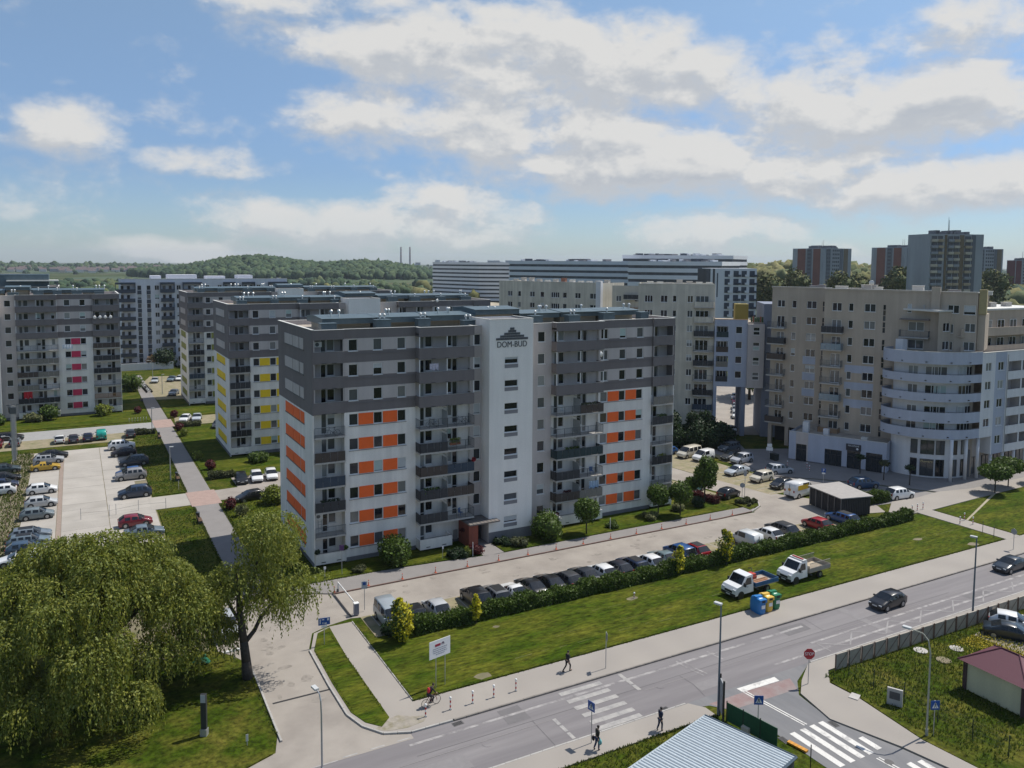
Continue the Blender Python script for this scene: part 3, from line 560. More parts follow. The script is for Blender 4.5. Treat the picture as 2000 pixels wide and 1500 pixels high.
    for on,xx in ((end_left,0.),(end_right,L)):
        sgn=1 if xx==0 else -1
        ops=[]; rows=[]
        for i in range(9):
            for a,b in (endpan or [(3.3,5.05),(5.35,8.35),(8.55,12.4)]): rows.append((a,b,wz(i)[0]+.06,wz(i)[1]-.02,i))
        facade(wall,-.3,D,0,TOP,[],endzone,lambda u,d,z:(xx+sgn*d,u,z),extra_z=[.62,17.37])
        if on:
            for a,b,c,d,i in rows: B.bx('panel',xx-sgn*.03-.02,xx-sgn*.03+.02,a,b,c,d,accent if i<6 else GREY)
            for i in range(9): B.bx('panel_ledge',xx-sgn*.06-.03,xx-sgn*.06+.03,rows[0][0]-.1,rows[2][1]+.1,wz(i)[0]-.05,wz(i)[0]+.03,STEEL)
        B.bx('coping',xx-.06 if sgn>0 else xx-.28,xx+.28 if sgn>0 else xx+.06,-.35,D,TOP+.051,TOP+.1,CAPM)
        wall.quad((xx+sgn*.28,0,26.2),(xx+sgn*.28,D,26.2),(xx+sgn*.28,D,TOP),(xx+sgn*.28,0,TOP),1)
    wall.quad((0,D,0),(L,D,0),(L,D,TOP),(0,D,TOP),0); wall.quad((0,D-.25,26.2),(L,D-.25,26.2),(L,D-.25,TOP),(0,D-.25,TOP),1)
    B.part('wall',wall,MW); B.bx('coping',.29,L-.29,D-.28,D+.06,TOP,TOP+.05,CAPM)
    rf=MB(); rf.box(.05,L-.05,.3,D-.3,25.9,26.25); B.part('roof',rf,ROOFT)
    # roof plant: long metal-clad housing on low cream walls, vent stacks with cowls
    xs=np.linspace(2.5,L-2.5,8)
    if detail:
        for k in range(7):
            a,b=xs[k],xs[k+1]-rd.uniform(.0,.5); up=(.55 if k in(3,) else 0)+rd.uniform(-.08,.08)
            h=B.bx('roof_housing',a,b,4.6+rd.uniform(-.4,.3),11.5,27.05+up,27.72+up,ROOFM); B.bx('housing_wall',a+.3,b-.3,5.6,10.5,26.25,27.05+up,mat('cream_block',(.36,.33,.26),.9,.12,3),h)
            mb=MB(); mb.quad((a-.1,4.2,27.73+up),(b+.1,4.2,27.73+up),(b+.1,8,27.98+up),(a-.1,8,27.98+up)); mb.quad((a-.1,11.9,27.73+up),(b+.1,11.9,27.73+up),(b+.1,8,27.98+up),(a-.1,8,27.98+up)); mb.quad((a-.1,4.2,27.73+up),(a-.1,11.9,27.73+up),(a-.1,8,27.98+up),(a-.1,8,27.98+up)); B.part('housing_roof',mb,ROOFM,h)
        for k,x in enumerate(np.linspace(3.2,L-4,9)):
            if tower and tower[0]-1<x<tower[1]+1: continue
            vent(B,x+rd.uniform(-.6,.6),2.6+rd.uniform(-.3,.5),26.25,rd.uniform(1.2,2.2),1.2,rd.uniform(.9,1.35),rd.choice((0,1,1,2)))
        for x in np.linspace(4,L-4,7):
            for k in range(rd.choice((1,2,2,3))):
                mb=MB(); cx=x+k*.6+rd.uniform(-.5,.5); mb.tube((cx,6.5,27.7),(cx,6.5,28.35),.09,.09,8); mb.ball((cx,6.5,28.47),.2,0,8,6); B.part('cowl',mb,COWL)
    random.setstate(st); return B
ORANGE=mat('orange_panel',(.88,.135,.018),.75,.07,1.2); YELLOW=mat('yellow_panel',(.86,.58,.015),.75,.07,1.2); OLIVE=mat('olive_panel',(.25,.25,.06),.75,.07,1.2); MAGENTA=mat('magenta_panel',(.55,.03,.09),.75,.07,1.2)
S1=[(4.2,5.28),(7.1,8.18),(10.0,11.05)]; S2=[(38.7,39.85),(41.75,42.8),(44.65,45.75)]
def main_bays():
    return [('log',0,3.65,[('d',1.35,2.0),('w',2.06,2.95)],'L'),('sec',3.65,12.25,S1),
     ('dbl',12.25,19.35,[('d',12.95,13.55),('w',13.62,14.55),('w',16.4,17.1),('d',17.15,17.85)],16.3,'DL'),('strip',19.35,20.95,[(19.85,20.8)]),
     ('tower',20.95,27.0),('strip',27.0,31.0,[(28.95,30.05)]),('dbl',31.0,38.35,[('d',31.6,32.25),('w',32.3,33.15),('w',35.2,36.0),('d',36.05,36.7)],'DR'),
     ('sec',38.35,47.3,S2),('log',47.3,51.05,[('w',47.75,48.6),('d',48.65,49.35)],'R')]
RAILS={'L':{5:['bars'],4:['brown'],3:['blue'],2:['dark'],1:['bars']},
 'DL':{5:['bars','bars'],4:['dark','bars'],3:['brown','blue'],2:['dark','brown'],1:['dark','bars']},
 'DR':{5:['bars','brown'],4:['bars','bars'],3:['teal','teal'],2:['dark','bars'],1:['brown','reed']},
 'R':{5:['reed'],4:['dark'],3:['bars'],2:['black'],1:['bars']}}
BK=block('apartment_block','long grey and white block with orange panels and white stair tower lettered DOM-BUD',(22.7,87.4,0),ORANGE,'orange',main_bays(),51.05,seed=3,rails=RAILS,tower=(20.95,27))
def rect_y(mb,x0,x1,y,z0,z1): mb.box(x0,x1,y-.04,y,z0,z1)
# emblem and lettering on the stair tower
sg=bpy.data.objects.new('wall_sign',None); COL.objects.link(sg); sg.parent=BK.o; LOGO=mat('dark_grey_sign',(.085,.088,.095),.6,.08)
for k,(n,z) in enumerate(((8,25.02),(6,25.33),(4,25.64),(2,25.95),(1.1,26.25))):
    w=4.45*(8-[0,2,4,6,6.9][k])/8; m=max(2,int(n)); off=0 if k%2==0 else .5
    xs=[0]+[w*(j+off)/m for j in range(1 if off==0 else 0,m)]+[w]
    for a,b in zip(xs,xs[1:]):
        if b-a>.08: mb=MB(); mb.box(24.03-w/2+a+.02,24.03-w/2+b-.02,-2.16,-2.101,z,z+.27); mb.build('brick',LOGO,sg)
text('lettering','DOM-BUD',1.02,LOGO,sg,(24.03,-2.13,24.45),ext=.03,sx=.88)
# entrance with canopy
e=bpy.data.objects.new('entrance',None); COL.objects.link(e); e.parent=BK.o
for nm,a,m in (('canopy',(17.9,22.0,-3.1,-.05,2.95,3.10),mat('brown_canopy',(.16,.14,.125),.8,.25,2,stretch=(6,.6,1))),('porch_wall',(18.0,18.35,-2.7,.3,.0,2.95),mat('rust_red_panel',(.24,.06,.035),.7,.15,2)),('porch_wall',(18.36,19.2,-2.72,-2.45,.0,2.9),mat('rust_red_panel',(.2,.05,.03))),('door_glass',(19.25,20.9,-.08,-.02,.15,2.5),mat('dark_door_glass',(.02,.022,.025),.08,.1)),('door_frame',(19.95,20.05,-.12,-.081,.15,2.6),GALV),('notice_board',(17.2,17.75,.05,.12,.5,1.7),GALV)):
    BK.bx(nm,*a,m,e)
for k in range(9): BK.bx('canopy_seam',17.95+k*.5,17.99+k*.5,-3.08,-.1,3.10,3.13,STEEL,e)
YB=block('apartment_block','grey and white block with yellow panels behind the orange panelled one',(23.25,145.2,0),YELLOW,'yellow',main_bays(),51.05,seed=21,tower=(20.95,27))
OB=block('apartment_block','grey and white block with olive green panels behind the yellow panelled one',(23.3,202.2,0),OLIVE,'olive',main_bays(),51.05,seed=33,tower=(20.95,27))
rb=[('sec',0,10,[(1,2),(4,5),(7,8)]),('tower',10,16.0),('strip',16.0,19.0,[(17.0,18.15)]),('dbl',19.0,26.7,[('d',19.5,20.2),('w',20.4,21.3),('w',22.6,23.5),('d',23.6,24.3),('w',25.5,26.2)],'DL'),('sec',26.7,33.4,[(28.0,29.15),(31.0,32.1)]),('log',33.4,38.9,[('w',34.0,34.9),('w',36.2,37.0),('d',37.05,37.8)],'R')]
RB=block('apartment_block','grey and white block with magenta panels at the left edge',(-30.0,199.7,0),MAGENTA,'magenta',rb,38.9,seed=44,rails={'DL':{5:['bars','bars'],4:['reed','reed'],3:['brown','reed'],2:['reed','bars'],1:['black','black']},'R':{5:['brown'],4:['dark'],3:['black'],2:['bars'],1:['wood']}},tower=(10,16),end_left=False)
rb2=[('sec',0,26.7,[(3+3*k,4+3*k) for k in range(8)]),('log',26.7,31.5,[('w',27.4,28.4),('d',29.5,30.3)],'a'),('sec',31.5,36.4,[(32.5,33.5),(34.6,35.6)]),('log',36.4,42.4,[('w',37.2,38.2),('d',39.5,40.3)],'R')]
GB=block('apartment_block','grey block behind the magenta panelled one with an open framed roof terrace',(-46.0,257.0,0),MAGENTA,'magenta',rb2,42.4,seed=55,detail=0,end_left=False)
GB.bx('roof_housing',8,40,3,12,26.25,30.2,ROOFM); GB.bx('roof_canopy',30,42.3,.5,8,28.3,28.6,CAPM)
for k in range(5): GB.bx('post',41.9,42.1,.5+k*1.8,.7+k*1.8,26.3,28.3,STEEL)
# ------------------------------------------------------------------ beige complex, corner building, shops
BEIGE=plaster('beige_render',(.49,.415,.335),.12); BLUEG=plaster('blue_grey_render',(.44,.475,.565),.10); PALEW=plaster('pale_blue_white_render',(.70,.70,.715),.10); CREAM=plaster('stained_cream_render',(.68,.63,.53),.22)
BGD=plaster('dark_blue_grey_render',(.25,.275,.34),.08)
def front(B,x0,x1,z0,z1,y,wins,mats,matf,extra_z=(),extra_u=(),nm='wall',styles=None):
    """wall with windows; wins: (x0,x1,z0,z1,mullions[,style])"""
    mb=MB(); facade(mb,x0,x1,z0,z1,[w[:4] for w in wins if w[1]<=x1],matf,lambda u,d,z:(u,y+d,z),extra_z=extra_z,extra_u=extra_u)
    for w in wins: B.win(*w[:4],y=y,mull=w[4],style=w[5] if len(w)>5 else 'win')
    return B.part(nm,mb,mats)
def balcony(B,x0,x1,y,dep,z,kind,slab=CONC,lr=(True,True)):
    mb=MB(); mb.box(x0,x1,y-dep,y,z-.2,z); s=B.part('balcony_slab',mb,slab); railing(B,x0+.04,x1-.04,y-dep+.04,y,z,kind,left=lr[0],right=lr[1],par=s)
kinds=['bars','dark','bars','glass','brown','bars','beige','black']
BG=Bldg('apartment_building','beige stepped apartment building behind the curved white corner block',(109.9,98.7,0),R_(-65))
zt=lambda i:27.75-3.0*i
def bmat_r(u,z): return 1 if 7.3<u<12.1 and (16.9>z>15.55 or 13.9>z>12.55 or 10.9>z>9.4) else (2 if z<4.6 else 0)
w=[]
for i in range(8):
    w+=[(4.85,6.45,zt(i)-(1.45 if i in(0,7) else 2.2),zt(i),1),(7.6,8.4,zt(i)-1.4,zt(i),0),(10.2,12.0,zt(i)-1.4,zt(i),1)]
    w+=[(13.2,13.6,zt(i)-.95-k*.95,zt(i)-.1-k*.95,0,'dark') for k in (range(3) if i<1 else range(2))]
w+=[(16.95,17.6,26.5,28.0,0),(22.95,24.6,26.65,28.0,1),(25.25,26.95,26.5,28.05,0),(23.3,23.9,23.4,24.9,0),(25.5,27.0,23.7,25.1,1),(23.2,23.85,20.6,22.0,0),(25.4,27.0,20.7,22.1,1),(17.2,19.6,23.5,25.0,1),(17.2,19.6,20.5,22.0,1)]
front(BG,3.5,27.2,0,29.9,6.3,w,[BEIGE,BLUEG,PLINTH],bmat_r,extra_u=(7.3,12.1),extra_z=(16.9,15.55,13.9,12.55,10.9,9.4,4.6))
def bmat_l(u,z): return 1 if -1.35<u<.95 and (17.4>z>15.9 or 14.4>z>12.9 or 11.4>z>9.9) else 0
w=[]
for i in range(8):
    w+=[(-6.35,-4.95,zt(i)-(1.35 if i==0 else 2.2),zt(i)-.05,1),(-3.6,-2.8,zt(i)-1.45,zt(i)-.05,0),(-.9,.85,zt(i)-1.45,zt(i)-.05,1)]
    w+=[(1.95,2.3,zt(i)-.95-k*.95,zt(i)-.1-k*.95,0,'dark') for k in range(2)]
front(BG,-7.4,3.5,3.6,29.9,11.0,w,[BEIGE,BLUEG],bmat_l,extra_u=(-1.35,.95),extra_z=(17.4,15.9,14.4,12.9,11.4,9.9))
mb=MB()
mb.quad((3.5,6.3,0),(3.5,11,0),(3.5,11,29.9),(3.5,6.3,29.9),0); mb.quad((-7.4,11,3.6),(-7.4,22,3.6),(-7.4,22,29.9),(-7.4,11,29.9),0); mb.quad((27.2,6.3,0),(27.2,20,0),(27.2,20,29.9),(27.2,6.3,29.9),0); mb.box(27.25,28.3,6.8,12,20.8,26.6,0)
mb.box(3.6,27.1,6.45,20,29.2,29.5,1); mb.box(-7.3,3.5,11.15,22,29.2,29.5,1); mb.quad((-7.4,22,0),(27.2,22,0),(27.2,22,29.5),(-7.4,22,29.5),0)
for x in (-7.1,-3.9,-.7,2.6): mb.box(x-.35,x+.35,11.0,11.7,0,3.6,0)
mb.quad((-7.4,15,0),(3.5,15,0),(3.5,15,3.6),(-7.4,15,3.6),2); mb.quad((-7.4,11,3.6),(3.5,11,3.6),(3.5,22,3.6),(-7.4,22,3.6),0)
BG.part('wall',mb,[BEIGE,ROOFT,DARKHOLE])
for a in ((3.45,20.5,6.2,6.5,29.9,30.2),(21.9,27.2,6.2,6.5,29.9,30.15),(-7.5,3.4,10.9,11.2,29.9,30.2),(26.9,27.25,6.6,20,29.9,30.0)): BG.bx('parapet',*a,BEIGE); BG.bx('coping',a[0]-.03,a[1]+.03,a[2]-.05,a[3]+.06,a[5],a[5]+.06,CAPM)
BG.bx('pilaster',20.55,21.85,5.75,6.28,17,30.9,BEIGE); BG.bx('pilaster',27.3,28.4,6.5,7.6,26.65,30.6,mat('ochre_render',(.36,.30,.16),.9,.1,2))
for i in range(1,8):
    z=zt(i)-2.25; balcony(BG,3.4,6.9,6.28,1.35,z,['dark','glass','bars','bars','glass','bars','wood'][i-1]); balcony(BG,-7.75,-4.55,10.98,1.35,z,['bars','dark','brown','bars','bars','bars','brown'][i-1])
BG.bx('balcony_roof',16.0,20.5,4.9,6.28,25.35,25.5,DARK); balcony(BG,16.0,20.5,6.28,1.4,22.5,'bars')
for i in (0,1):
    pass
for k in range(16):
    x=random.uniform(-6.5,28); vent(BG,x,random.uniform(12.5,16),29.5,random.uniform(.8,2.2),.9,random.uniform(.5,1.3),0,random.choice((CONC,CAPM,SLATE)))
mb=MB(); mb.tube((10.6,9,29.5),(10.6,9,31.0),.04,.04,6); mb.ball((10.6,8.9,31.3),.45,0,10,5,(1,.3,1)); BG.part('satellite_dish',mb,COWL)
# the upper part that runs on to the right
BX=Bldg('apartment_building','beige upper storeys with long balconies at the right edge above the white wing',(122.2,72.2,0),R_(-2))
w=[(x,x+1.7,z-1.4,z,1) for z in (28.1-3*1,28.1-3*2) for x in (1.2,)]
front(BX,0,30,18,26.9,8,w,[BEIGE],lambda u,z:0); BX.bx('roof',-.2,30,7.8,20,26.9,27.2,CAPM)
for i in (0,1):
    z=22.6-3*i+.6; mb=MB(); mb.box(3.4,30,6.2,6.4,z-.4,z+1.0); mb.box(3.4,30,6.4,8,z-.4,z-.15); BX.part('parapet',mb,BEIGE)
    for k in range(6): BX.win(5+k*3.4,6.9+k*3.4,z,z+2.1,y=7.9,mull=1,dep=0)
for k in range(6): vent(BX,2+k*4.4,12,27.2,1.6,1,random.uniform(.4,1.0),0,CONC)
# shops in front of it
SH=Bldg('shop_row','pale blue single storey shop row with dark shopfront glass and a dark door sign',(109.9,98.7,0),R_(-65),cat='shop')
mb=MB(); ops=[(1.26,3.05,.1,3.1),(6.1,8.9,.05,2.9),(9.75,11.9,.05,3.15),(12.75,15.3,.1,3.2)]
facade(mb,0,15.9,0,5.15,ops,lambda u,z:(1 if 1.2<u<3.3 else 0) if z>.3 else 2,lambda u,d,z:(u,d,z),extra_u=(1.2,3.3),extra_z=(.3,))
mb.quad((0,0,0),(0,10.5,0),(0,10.5,5.15),(0,0,5.15),0); mb.box(.1,15.8,.2,11,4.5,4.7,3); mb.quad((0,.2,4.6),(15.9,.2,4.6),(15.9,.2,5.15),(0,.2,5.15),0); mb.quad((15.9,0,0),(15.9,6.3,0),(15.9,6.3,5.15),(15.9,0,5.15),0)
SH.part('wall',mb,[BLUEG,GREY,PLINTH,ROOFT]); SH.bx('coping',-.05,15.95,-.06,.26,5.15,5.21,CAPM)
SHOPG=mat('shop_glass',(.022,.028,.034),.06,.2,1.2)
for a,b,c,d in ops:
    mb=MB(); mb.quad((a,.16,c),(b,.16,c),(b,.16,d),(a,.16,d)); f=SH.part('shopfront',mb,SHOPG); n=2 if b-a<2.3 else 3
    for k in range(1,n): SH.bx('mullion',a+(b-a)*k/n-.04,a+(b-a)*k/n+.04,.08,.15,c,d,DFRAME,f)
    SH.bx('transom',a,b,.09,.15,c+(d-c)*.68,c+(d-c)*.68+.08,DFRAME,f)
sgn=SH.bx('shop_sign',9.6,11.95,-.14,-.02,3.2,4.3,mat('navy_sign',(.012,.016,.03),.4,.1)); 
for k,ww in enumerate((.35,.28,.3,.3,.26,.3)): 
    pass
LET=mat('pale_lettering',(.6,.62,.65),.6,.05); text('sign_lettering','NICCOLINI',.42,LET,sgn,(10.78,-.15,4.02),sx=.84); mb=MB(); mb.ball((11.4,-.15,3.55),.2,0,10,6,(1,.2,1)); SH.part('sign_emblem',mb,LET,sgn)
SH.bx('roof_box',5.2,6.1,2,2.8,4.7,5.9,PALEW); SH.bx('roof_box',1.4,2.4,3,4,4.7,6.5,PALEW); SH.bx('roof_box',11.6,12.6,1.2,2,4.7,5.4,CAPM)
# curved corner block and straight wing
CW=Bldg('corner_building','white and pale blue corner block with four curved balcony bands over round columns',(0,0,0))
OUT=[(121.6,87.6),(119.6,87.5),(118.3,86.9),(117.5,85.7),(117.2,84.2),(117.5,82.2),(118.3,80.2),(119.6,78.4),(121.2,77.0),(122.9,76.1),(124.8,75.6),(127.0,75.4)]
def offs(poly,d):
    r=[]
    for i,p in enumerate(poly):
        a=Vector(poly[max(i-1,0)]); b=Vector(poly[min(i+1,len(poly)-1)]); t=(b-a).normalized(); n=Vector((-t.y,t.x)); r.append((p[0]+n.x*d,p[1]+n.y*d))
    return r
def refine(poly,n=3):
    P=[Vector(p) for p in poly]; r=[]
    for i in range(len(P)-1):
        p0=P[max(i-1,0)];p1=P[i];p2=P[i+1];p3=P[min(i+2,len(P)-1)]
        for k in range(n):
            t=k/n; r.append(tuple(.5*((2*p1)+(-p0+p2)*t+(2*p0-5*p1+4*p2-p3)*t*t+(-p0+3*p1-3*p2+p3)*t**3)))
    return r+[tuple(P[-1])]
OUTR=refine(OUT); INN=offs(OUTR,1.7); IN0=offs(OUTR,.14)
def ribbon(mb,a,b,z0,z1,m=0):
    for i in range(len(a)-1):
        mb.quad((*a[i],z0),(*a[i+1],z0),(*a[i+1],z1),(*a[i],z1),m); mb.quad((*b[i],z0),(*b[i+1],z0),(*b[i+1],z1),(*b[i],z1),m); mb.quad((*a[i],z1),(*a[i+1],z1),(*b[i+1],z1),(*b[i],z1),m); mb.quad((*a[i],z0),(*a[i+1],z0),(*b[i+1],z0),(*b[i],z0),m)
bands=[(20.7,18.75),(17.1,15.8),(14.1,12.75),(11.05,9.35),(8.3,6.8)]
for k,(a,b) in enumerate(bands):
    mb=MB(); ribbon(mb,OUTR,IN0,b,a); p=CW.part('balcony_band',mb,BLUEG)
    mb=MB(); ribbon(mb,OUTR,IN0,a+.002,a+.06); CW.part('coping',mb,CAPM,p) if k==0 else None
    mb=MB()
    for i in range(len(IN0)-1): mb.quad((*IN0[i],b+.1),(*IN0[i+1],b+.1),(*INN[i+1],b+.1),(*INN[i],b+.1)); mb.quad((*IN0[i],b+.3),(*IN0[i+1],b+.3),(*INN[i+1],b+.3),(*INN[i],b+.3))
    CW.part('balcony_floor',mb,CONC)
    if k:
        mb=MB()
        for i in range(len(OUTR)-1): mb.tube((*OUTR[i],a+.14),(*OUTR[i+1],a+.14),.025,.025,6)
        for i in range(0,len(OUTR),3): mb.tube((*OUTR[i],a),(*OUTR[i],a+.14),.02,.02,5)
        CW.part('handrail',mb,STEEL,p)
    for i in range(9,len(OUTR)-2,5):
        mb=MB(); q=OUTR[i]; mb.box(q[0]-.12,q[0]+.12,q[1]-.25,q[1]-.05,b+.28,b+.4); CW.part('spout',mb,BLACK,p)
mb=MB(); ribbon(mb,INN,offs(OUTR,1.85),0,20.3,0); CW.part('wall',mb,PALEW)
def on_curve(f,off):
    P=offs(OUTR,off); L=[0]
    for a,b in zip(P,P[1:]): L.append(L[-1]+math.dist(a,b))
    s=f*L[-1]
    for i in range(len(P)-1):
        if L[i+1]>=s:
            t=(s-L[i])/(L[i+1]-L[i]); a,b=P[i],P[i+1]; return (a[0]+(b[0]-a[0])*t,a[1]+(b[1]-a[1])*t),math.atan2(b[1]-a[1],b[0]-a[0])
    return P[-1],0.
for k in range(4):
    z=bands[k+1][1]+.35
    for f,ww in ((.38,1.5),(.55,1.9),(.63,1.9),(.86,1.6),(.95,1.5)):
        p,t=on_curve(f,1.64); CW.win(-ww/2,ww/2,z,z+2.1,mull=1,rz=t,xy=p,nm='balcony_door')
for f,ww in ((.42,1.0),(.54,2.0),(.66,1.3),(.80,1.2),(.93,1.2)):
    p,t=on_curve(f,1.64)
    for z0,z1 in ((.35,3.1),(3.9,6.2)): CW.win(-ww/2,ww/2,z0,z1,mull=1 if ww>1.2 else 0,style='dark',rz=t,xy=p,nm='shop_window')
p,t=on_curve(.54,1.55); o=text('shop_lettering','Flowers',.55,mat('gold_lettering',(.55,.45,.22),.5,.05),CW.o,(p[0]-.08,p[1]-.08,2.75),rot=(PI/2,0,t))
for x,y,h in ((121.5,76.35,6.8),(124.9,76.1,6.8),(127.7,75.9,6.8),(131.0,75.75,3.8),(134.3,75.75,3.8),(137.6,75.75,3.8),(140.9,75.75,3.8)):
    mb=MB(); mb.tube((x,y,0),(x,y,h),.26,.26,16); CW.part('column',mb,PALEW,None).data.polygons.foreach_set('use_smooth',[True]*18)
wv=[]
def wmat(u,z): return 1 if (130.6<u<133.7 or 143<u<146) else 0
for i in range(5):
    z=18.85-3.03*i
    wv+=[(128.0,129.6,z-1.35,z,1),(131.4,133.0,z-1.4,z,1)] if i<4 else [(131.4,133.0,z-1.4,z,1)]
    wv+=[(141.6,143.0,z-1.4,z,1),(146.5,147.8,z-1.4,z,1)]
mb=MB(); lo=[(134.1,137.9,18.8-3.03*i-1.65,18.8-3.03*i) for i in range(5)]+[(138.3,141.0,18.8-3.03*i-1.65,18.8-3.03*i) for i in range(5)]
facade(mb,127.0,130.3,6.75,20.5,[w[:4] for w in wv if w[1]<130.3],wmat,lambda u,d,z:(u,75.4+d,z)); facade(mb,130.3,152,3.75,20.5,[w[:4] for w in wv if w[1]>130.3]+lo,wmat,lambda u,d,z:(u,75.4+d,z),extra_u=(130.6,133.7,143,146))
for a,b,c,d in lo:
    mb.quad((a,76.9,c-.4),(b,76.9,c-.4),(b,76.9,d),(a,76.9,d),2); mb.quad((a,75.5,c-.45),(b,75.5,c-.45),(b,76.9,c-.45),(a,76.9,c-.45),2); mb.quad((a,75.5,c-.45),(a,76.9,c-.45),(a,76.9,d),(a,75.5,d),2); mb.quad((b,75.5,c-.45),(b,76.9,c-.45),(b,76.9,d),(b,75.5,d),2)
mb.quad((127,75.4,6.75),(130.3,75.4,6.75),(130.3,78,6.75),(127,78,6.75),2); mb.quad((130.3,75.4,3.75),(152,75.4,3.75),(152,78,3.75),(130.3,78,3.75),2); mb.quad((130.3,75.4,3.75),(130.3,78,3.75),(130.3,78,6.75),(130.3,75.4,6.75),0); mb.quad((126.5,77.6,0),(152,77.6,0),(152,77.6,6.75),(126.5,77.6,6.75),2)
mb.quad((117.3,86.4,20.2),(127,75.5,20.2),(152,75.5,20.2),(140,92,20.2),3); mb.quad((152,75.4,0),(152,90,0),(152,90,20.5),(152,75.4,20.5),0)
CW.part('wall',mb,[PALEW,BLUEG,GREY,ROOFT])
for w in wv: CW.win(*w[:4],y=75.4,mull=w[4])
for a,b,c,d in lo:
    CW.win(a+.4,a+2.0,c-.3,d-.05,y=76.75,mull=1,nm='balcony_door'); CW.bx('handrail',a,b,75.42,75.47,c+.1,c+.15,STEEL)
for k,x in enumerate(np.arange(128.4,150,3.3)): CW.win(x,x+2.2,.2,3.0,y=77.45,mull=1,style='dark',dep=.05,nm='shop_window')
CW.bx('coping',127.02,152,75.34,75.62,20.5,20.57,CAPM); CW.bx('shop_sign',134.6,136.6,77.3,77.44,2.9,3.5,mat('violet_sign',(.10,.03,.13),.5,.05)); CW.bx('shop_banner',126.2,127.0,77.2,77.3,1.4,3.4,mat('turquoise_banner',(.03,.30,.36),.6,.1))
mb=MB(); mb.tube((133.75,75.2,3.8),(133.75,75.2,20),.07,.07,8); CW.part('downpipe',mb,GALV)
CW.bx('roof_planter',119.8,121,84.5,85.8,20.2,22.2,PALEW)
# ------------------------------------------------------------------ cream building with the blue-grey bridge over the drive
CA=Bldg('apartment_building','stained cream building with rounded balconies left of the blue grey gate house',(112.6,121.1,0),R_(-40))
w=[]
for i in range(8):
    z=28.0-2.97*i; w+=[(-13.9,-12.3,z-1.4,z,2),(-10.7,-9.35,z-1.4,z,1),(-8.3,-7.55,z-1.3,z,0),(-5.4,-4.3,z-1.35,z,1),(-3.75,-1.2,z-(1.4 if i in(0,) else 2.1),z,2)]
front(CA,-15.2,0,0,30.3,0,w,[CREAM],lambda u,z:0)
mb=MB(); mb.quad((0,0,0),(0,14,0),(0,14,30.3),(0,0,30.3)); mb.quad((-15.2,0,0),(-15.2,14,0),(-15.2,14,30.3),(-15.2,0,30.3)); mb.quad((-15.2,14,0),(0,14,0),(0,14,30.3),(-15.2,14,30.3)); mb.box(-15.1,-.1,.1,13.9,29.8,30.0); CA.part('wall',mb,CREAM)
CA.bx('coping',-15.3,.1,-.08,.3,30.3,30.38,CAPM); CA.bx('downpipe',-.02,.1,-.14,-.05,22,30.2,FRAME)
for i in range(8):
    z=28.0-2.97*i-2.15; k=['beige','beige','dark','bars','dark','bars','black','blue'][i]
    mb=MB(); mb.prism([(-4.1,0),(-4.0,-.75),(-3.0,-1.15),(-1.2,-1.15),(-.25,-.75),(-.1,0)],z-.25,z); s=CA.part('balcony_slab',mb,CONC)
    if k=='beige':
        P=[(-4.1,-.02),(-4.0,-.75),(-3.0,-1.15),(-1.2,-1.15),(-.25,-.75),(-.1,-.02)]; mb=MB(); ribbon(mb,P,offs(P,.12),z,z+1.0); CA.part('parapet',mb,CREAM,s)
    else: railing(CA,-4.0,-.2,-1.0,0,z,k,par=s)
for k in range(7): vent(CA,-13+k*2.0,5,30.0,1.2,1,random.uniform(.4,1.1),0,random.choice((CONC,CAPM)))
mb=MB()
for i in range(9):   # planted side balconies seen past the orange block
    pass
CB=Bldg('apartment_building','long cream building with small paired windows in front of the striped block',(105.0,199.4,0),R_(-65))
w=[]
for i in range(4):
    z=26.6-3.0*i; w+=[(x,x+d,z-1.45,z,m) for x,d,m in ((3.0,1.6,1),(6.5,1.0,0),(10.5,1.6,1),(14,1.2,0),(17.5,2.6,3),(21.2,1.2,0),(25,1.7,1),(29.5,2.2,1))]
front(CB,0,33,0,29.3,0,w,[CREAM],lambda u,z:0); mb=MB(); mb.box(0.05,32.95,.1,12,28.6,28.9); mb.quad((0,0,0),(0,12,0),(0,12,29.3),(0,0,29.3)); mb.quad((33,0,0),(33,12,0),(33,12,29.3),(33,0,29.3)); CB.part('wall',mb,CREAM)
CB.bx('coping',-.05,33.05,-.1,.3,29.3,29.4,CAPM); CB.bx('stair_tower',32.0,33.4,-1.2,-.05,0,29.8,PALEW)
for k in range(12): vent(CB,1.5+k*2.7,6,28.9,1.3,1,random.uniform(.4,1.3),0,random.choice((CONC,mat('brick_red',(.2,.09,.06)),CAPM)))
CC=Bldg('apartment_building','narrow cream link building with a yellow balcony between the two cream buildings',(117.6,163.0,0),R_(-45))
w=[(x,x+1.3,26.4-3*i-1.4,26.4-3*i,1) for i in range(4) for x in (1.0,5.6,8.6)]
front(CC,0,14,0,28.9,0,w,[CREAM],lambda u,z:0); CC.bx('roof',.05,13.9,.1,10,28.2,28.5,ROOFT); balcony(CC,3.0,7.2,0,1.3,22.6,'wood'); balcony(CC,3.0,7.2,0,1.3,25.6,'dark')
LK=Bldg('gate_house','blue grey bridge building standing on pillars over the drive',(112.4,120.6,0),R_(-38))
zl=lambda i:22.0-2.98*i
w=[(4.0,5.25,zl(i)-1.4,zl(i),0) for i in range(4)]; lo=[(.25,2.6,zl(i)-2.2,zl(i)) for i in range(4)]
mb=MB(); facade(mb,-.1,6.25,9.9,23.4,[a[:4] for a in w]+lo,lambda u,z:0,lambda u,d,z:(u,d,z))
for a,b,c,d in lo: mb.quad((a,1.3,c),(b,1.3,c),(b,1.3,d),(a,1.3,d),1); mb.quad((a,.1,c),(b,.1,c),(b,1.3,c),(a,1.3,c),1)
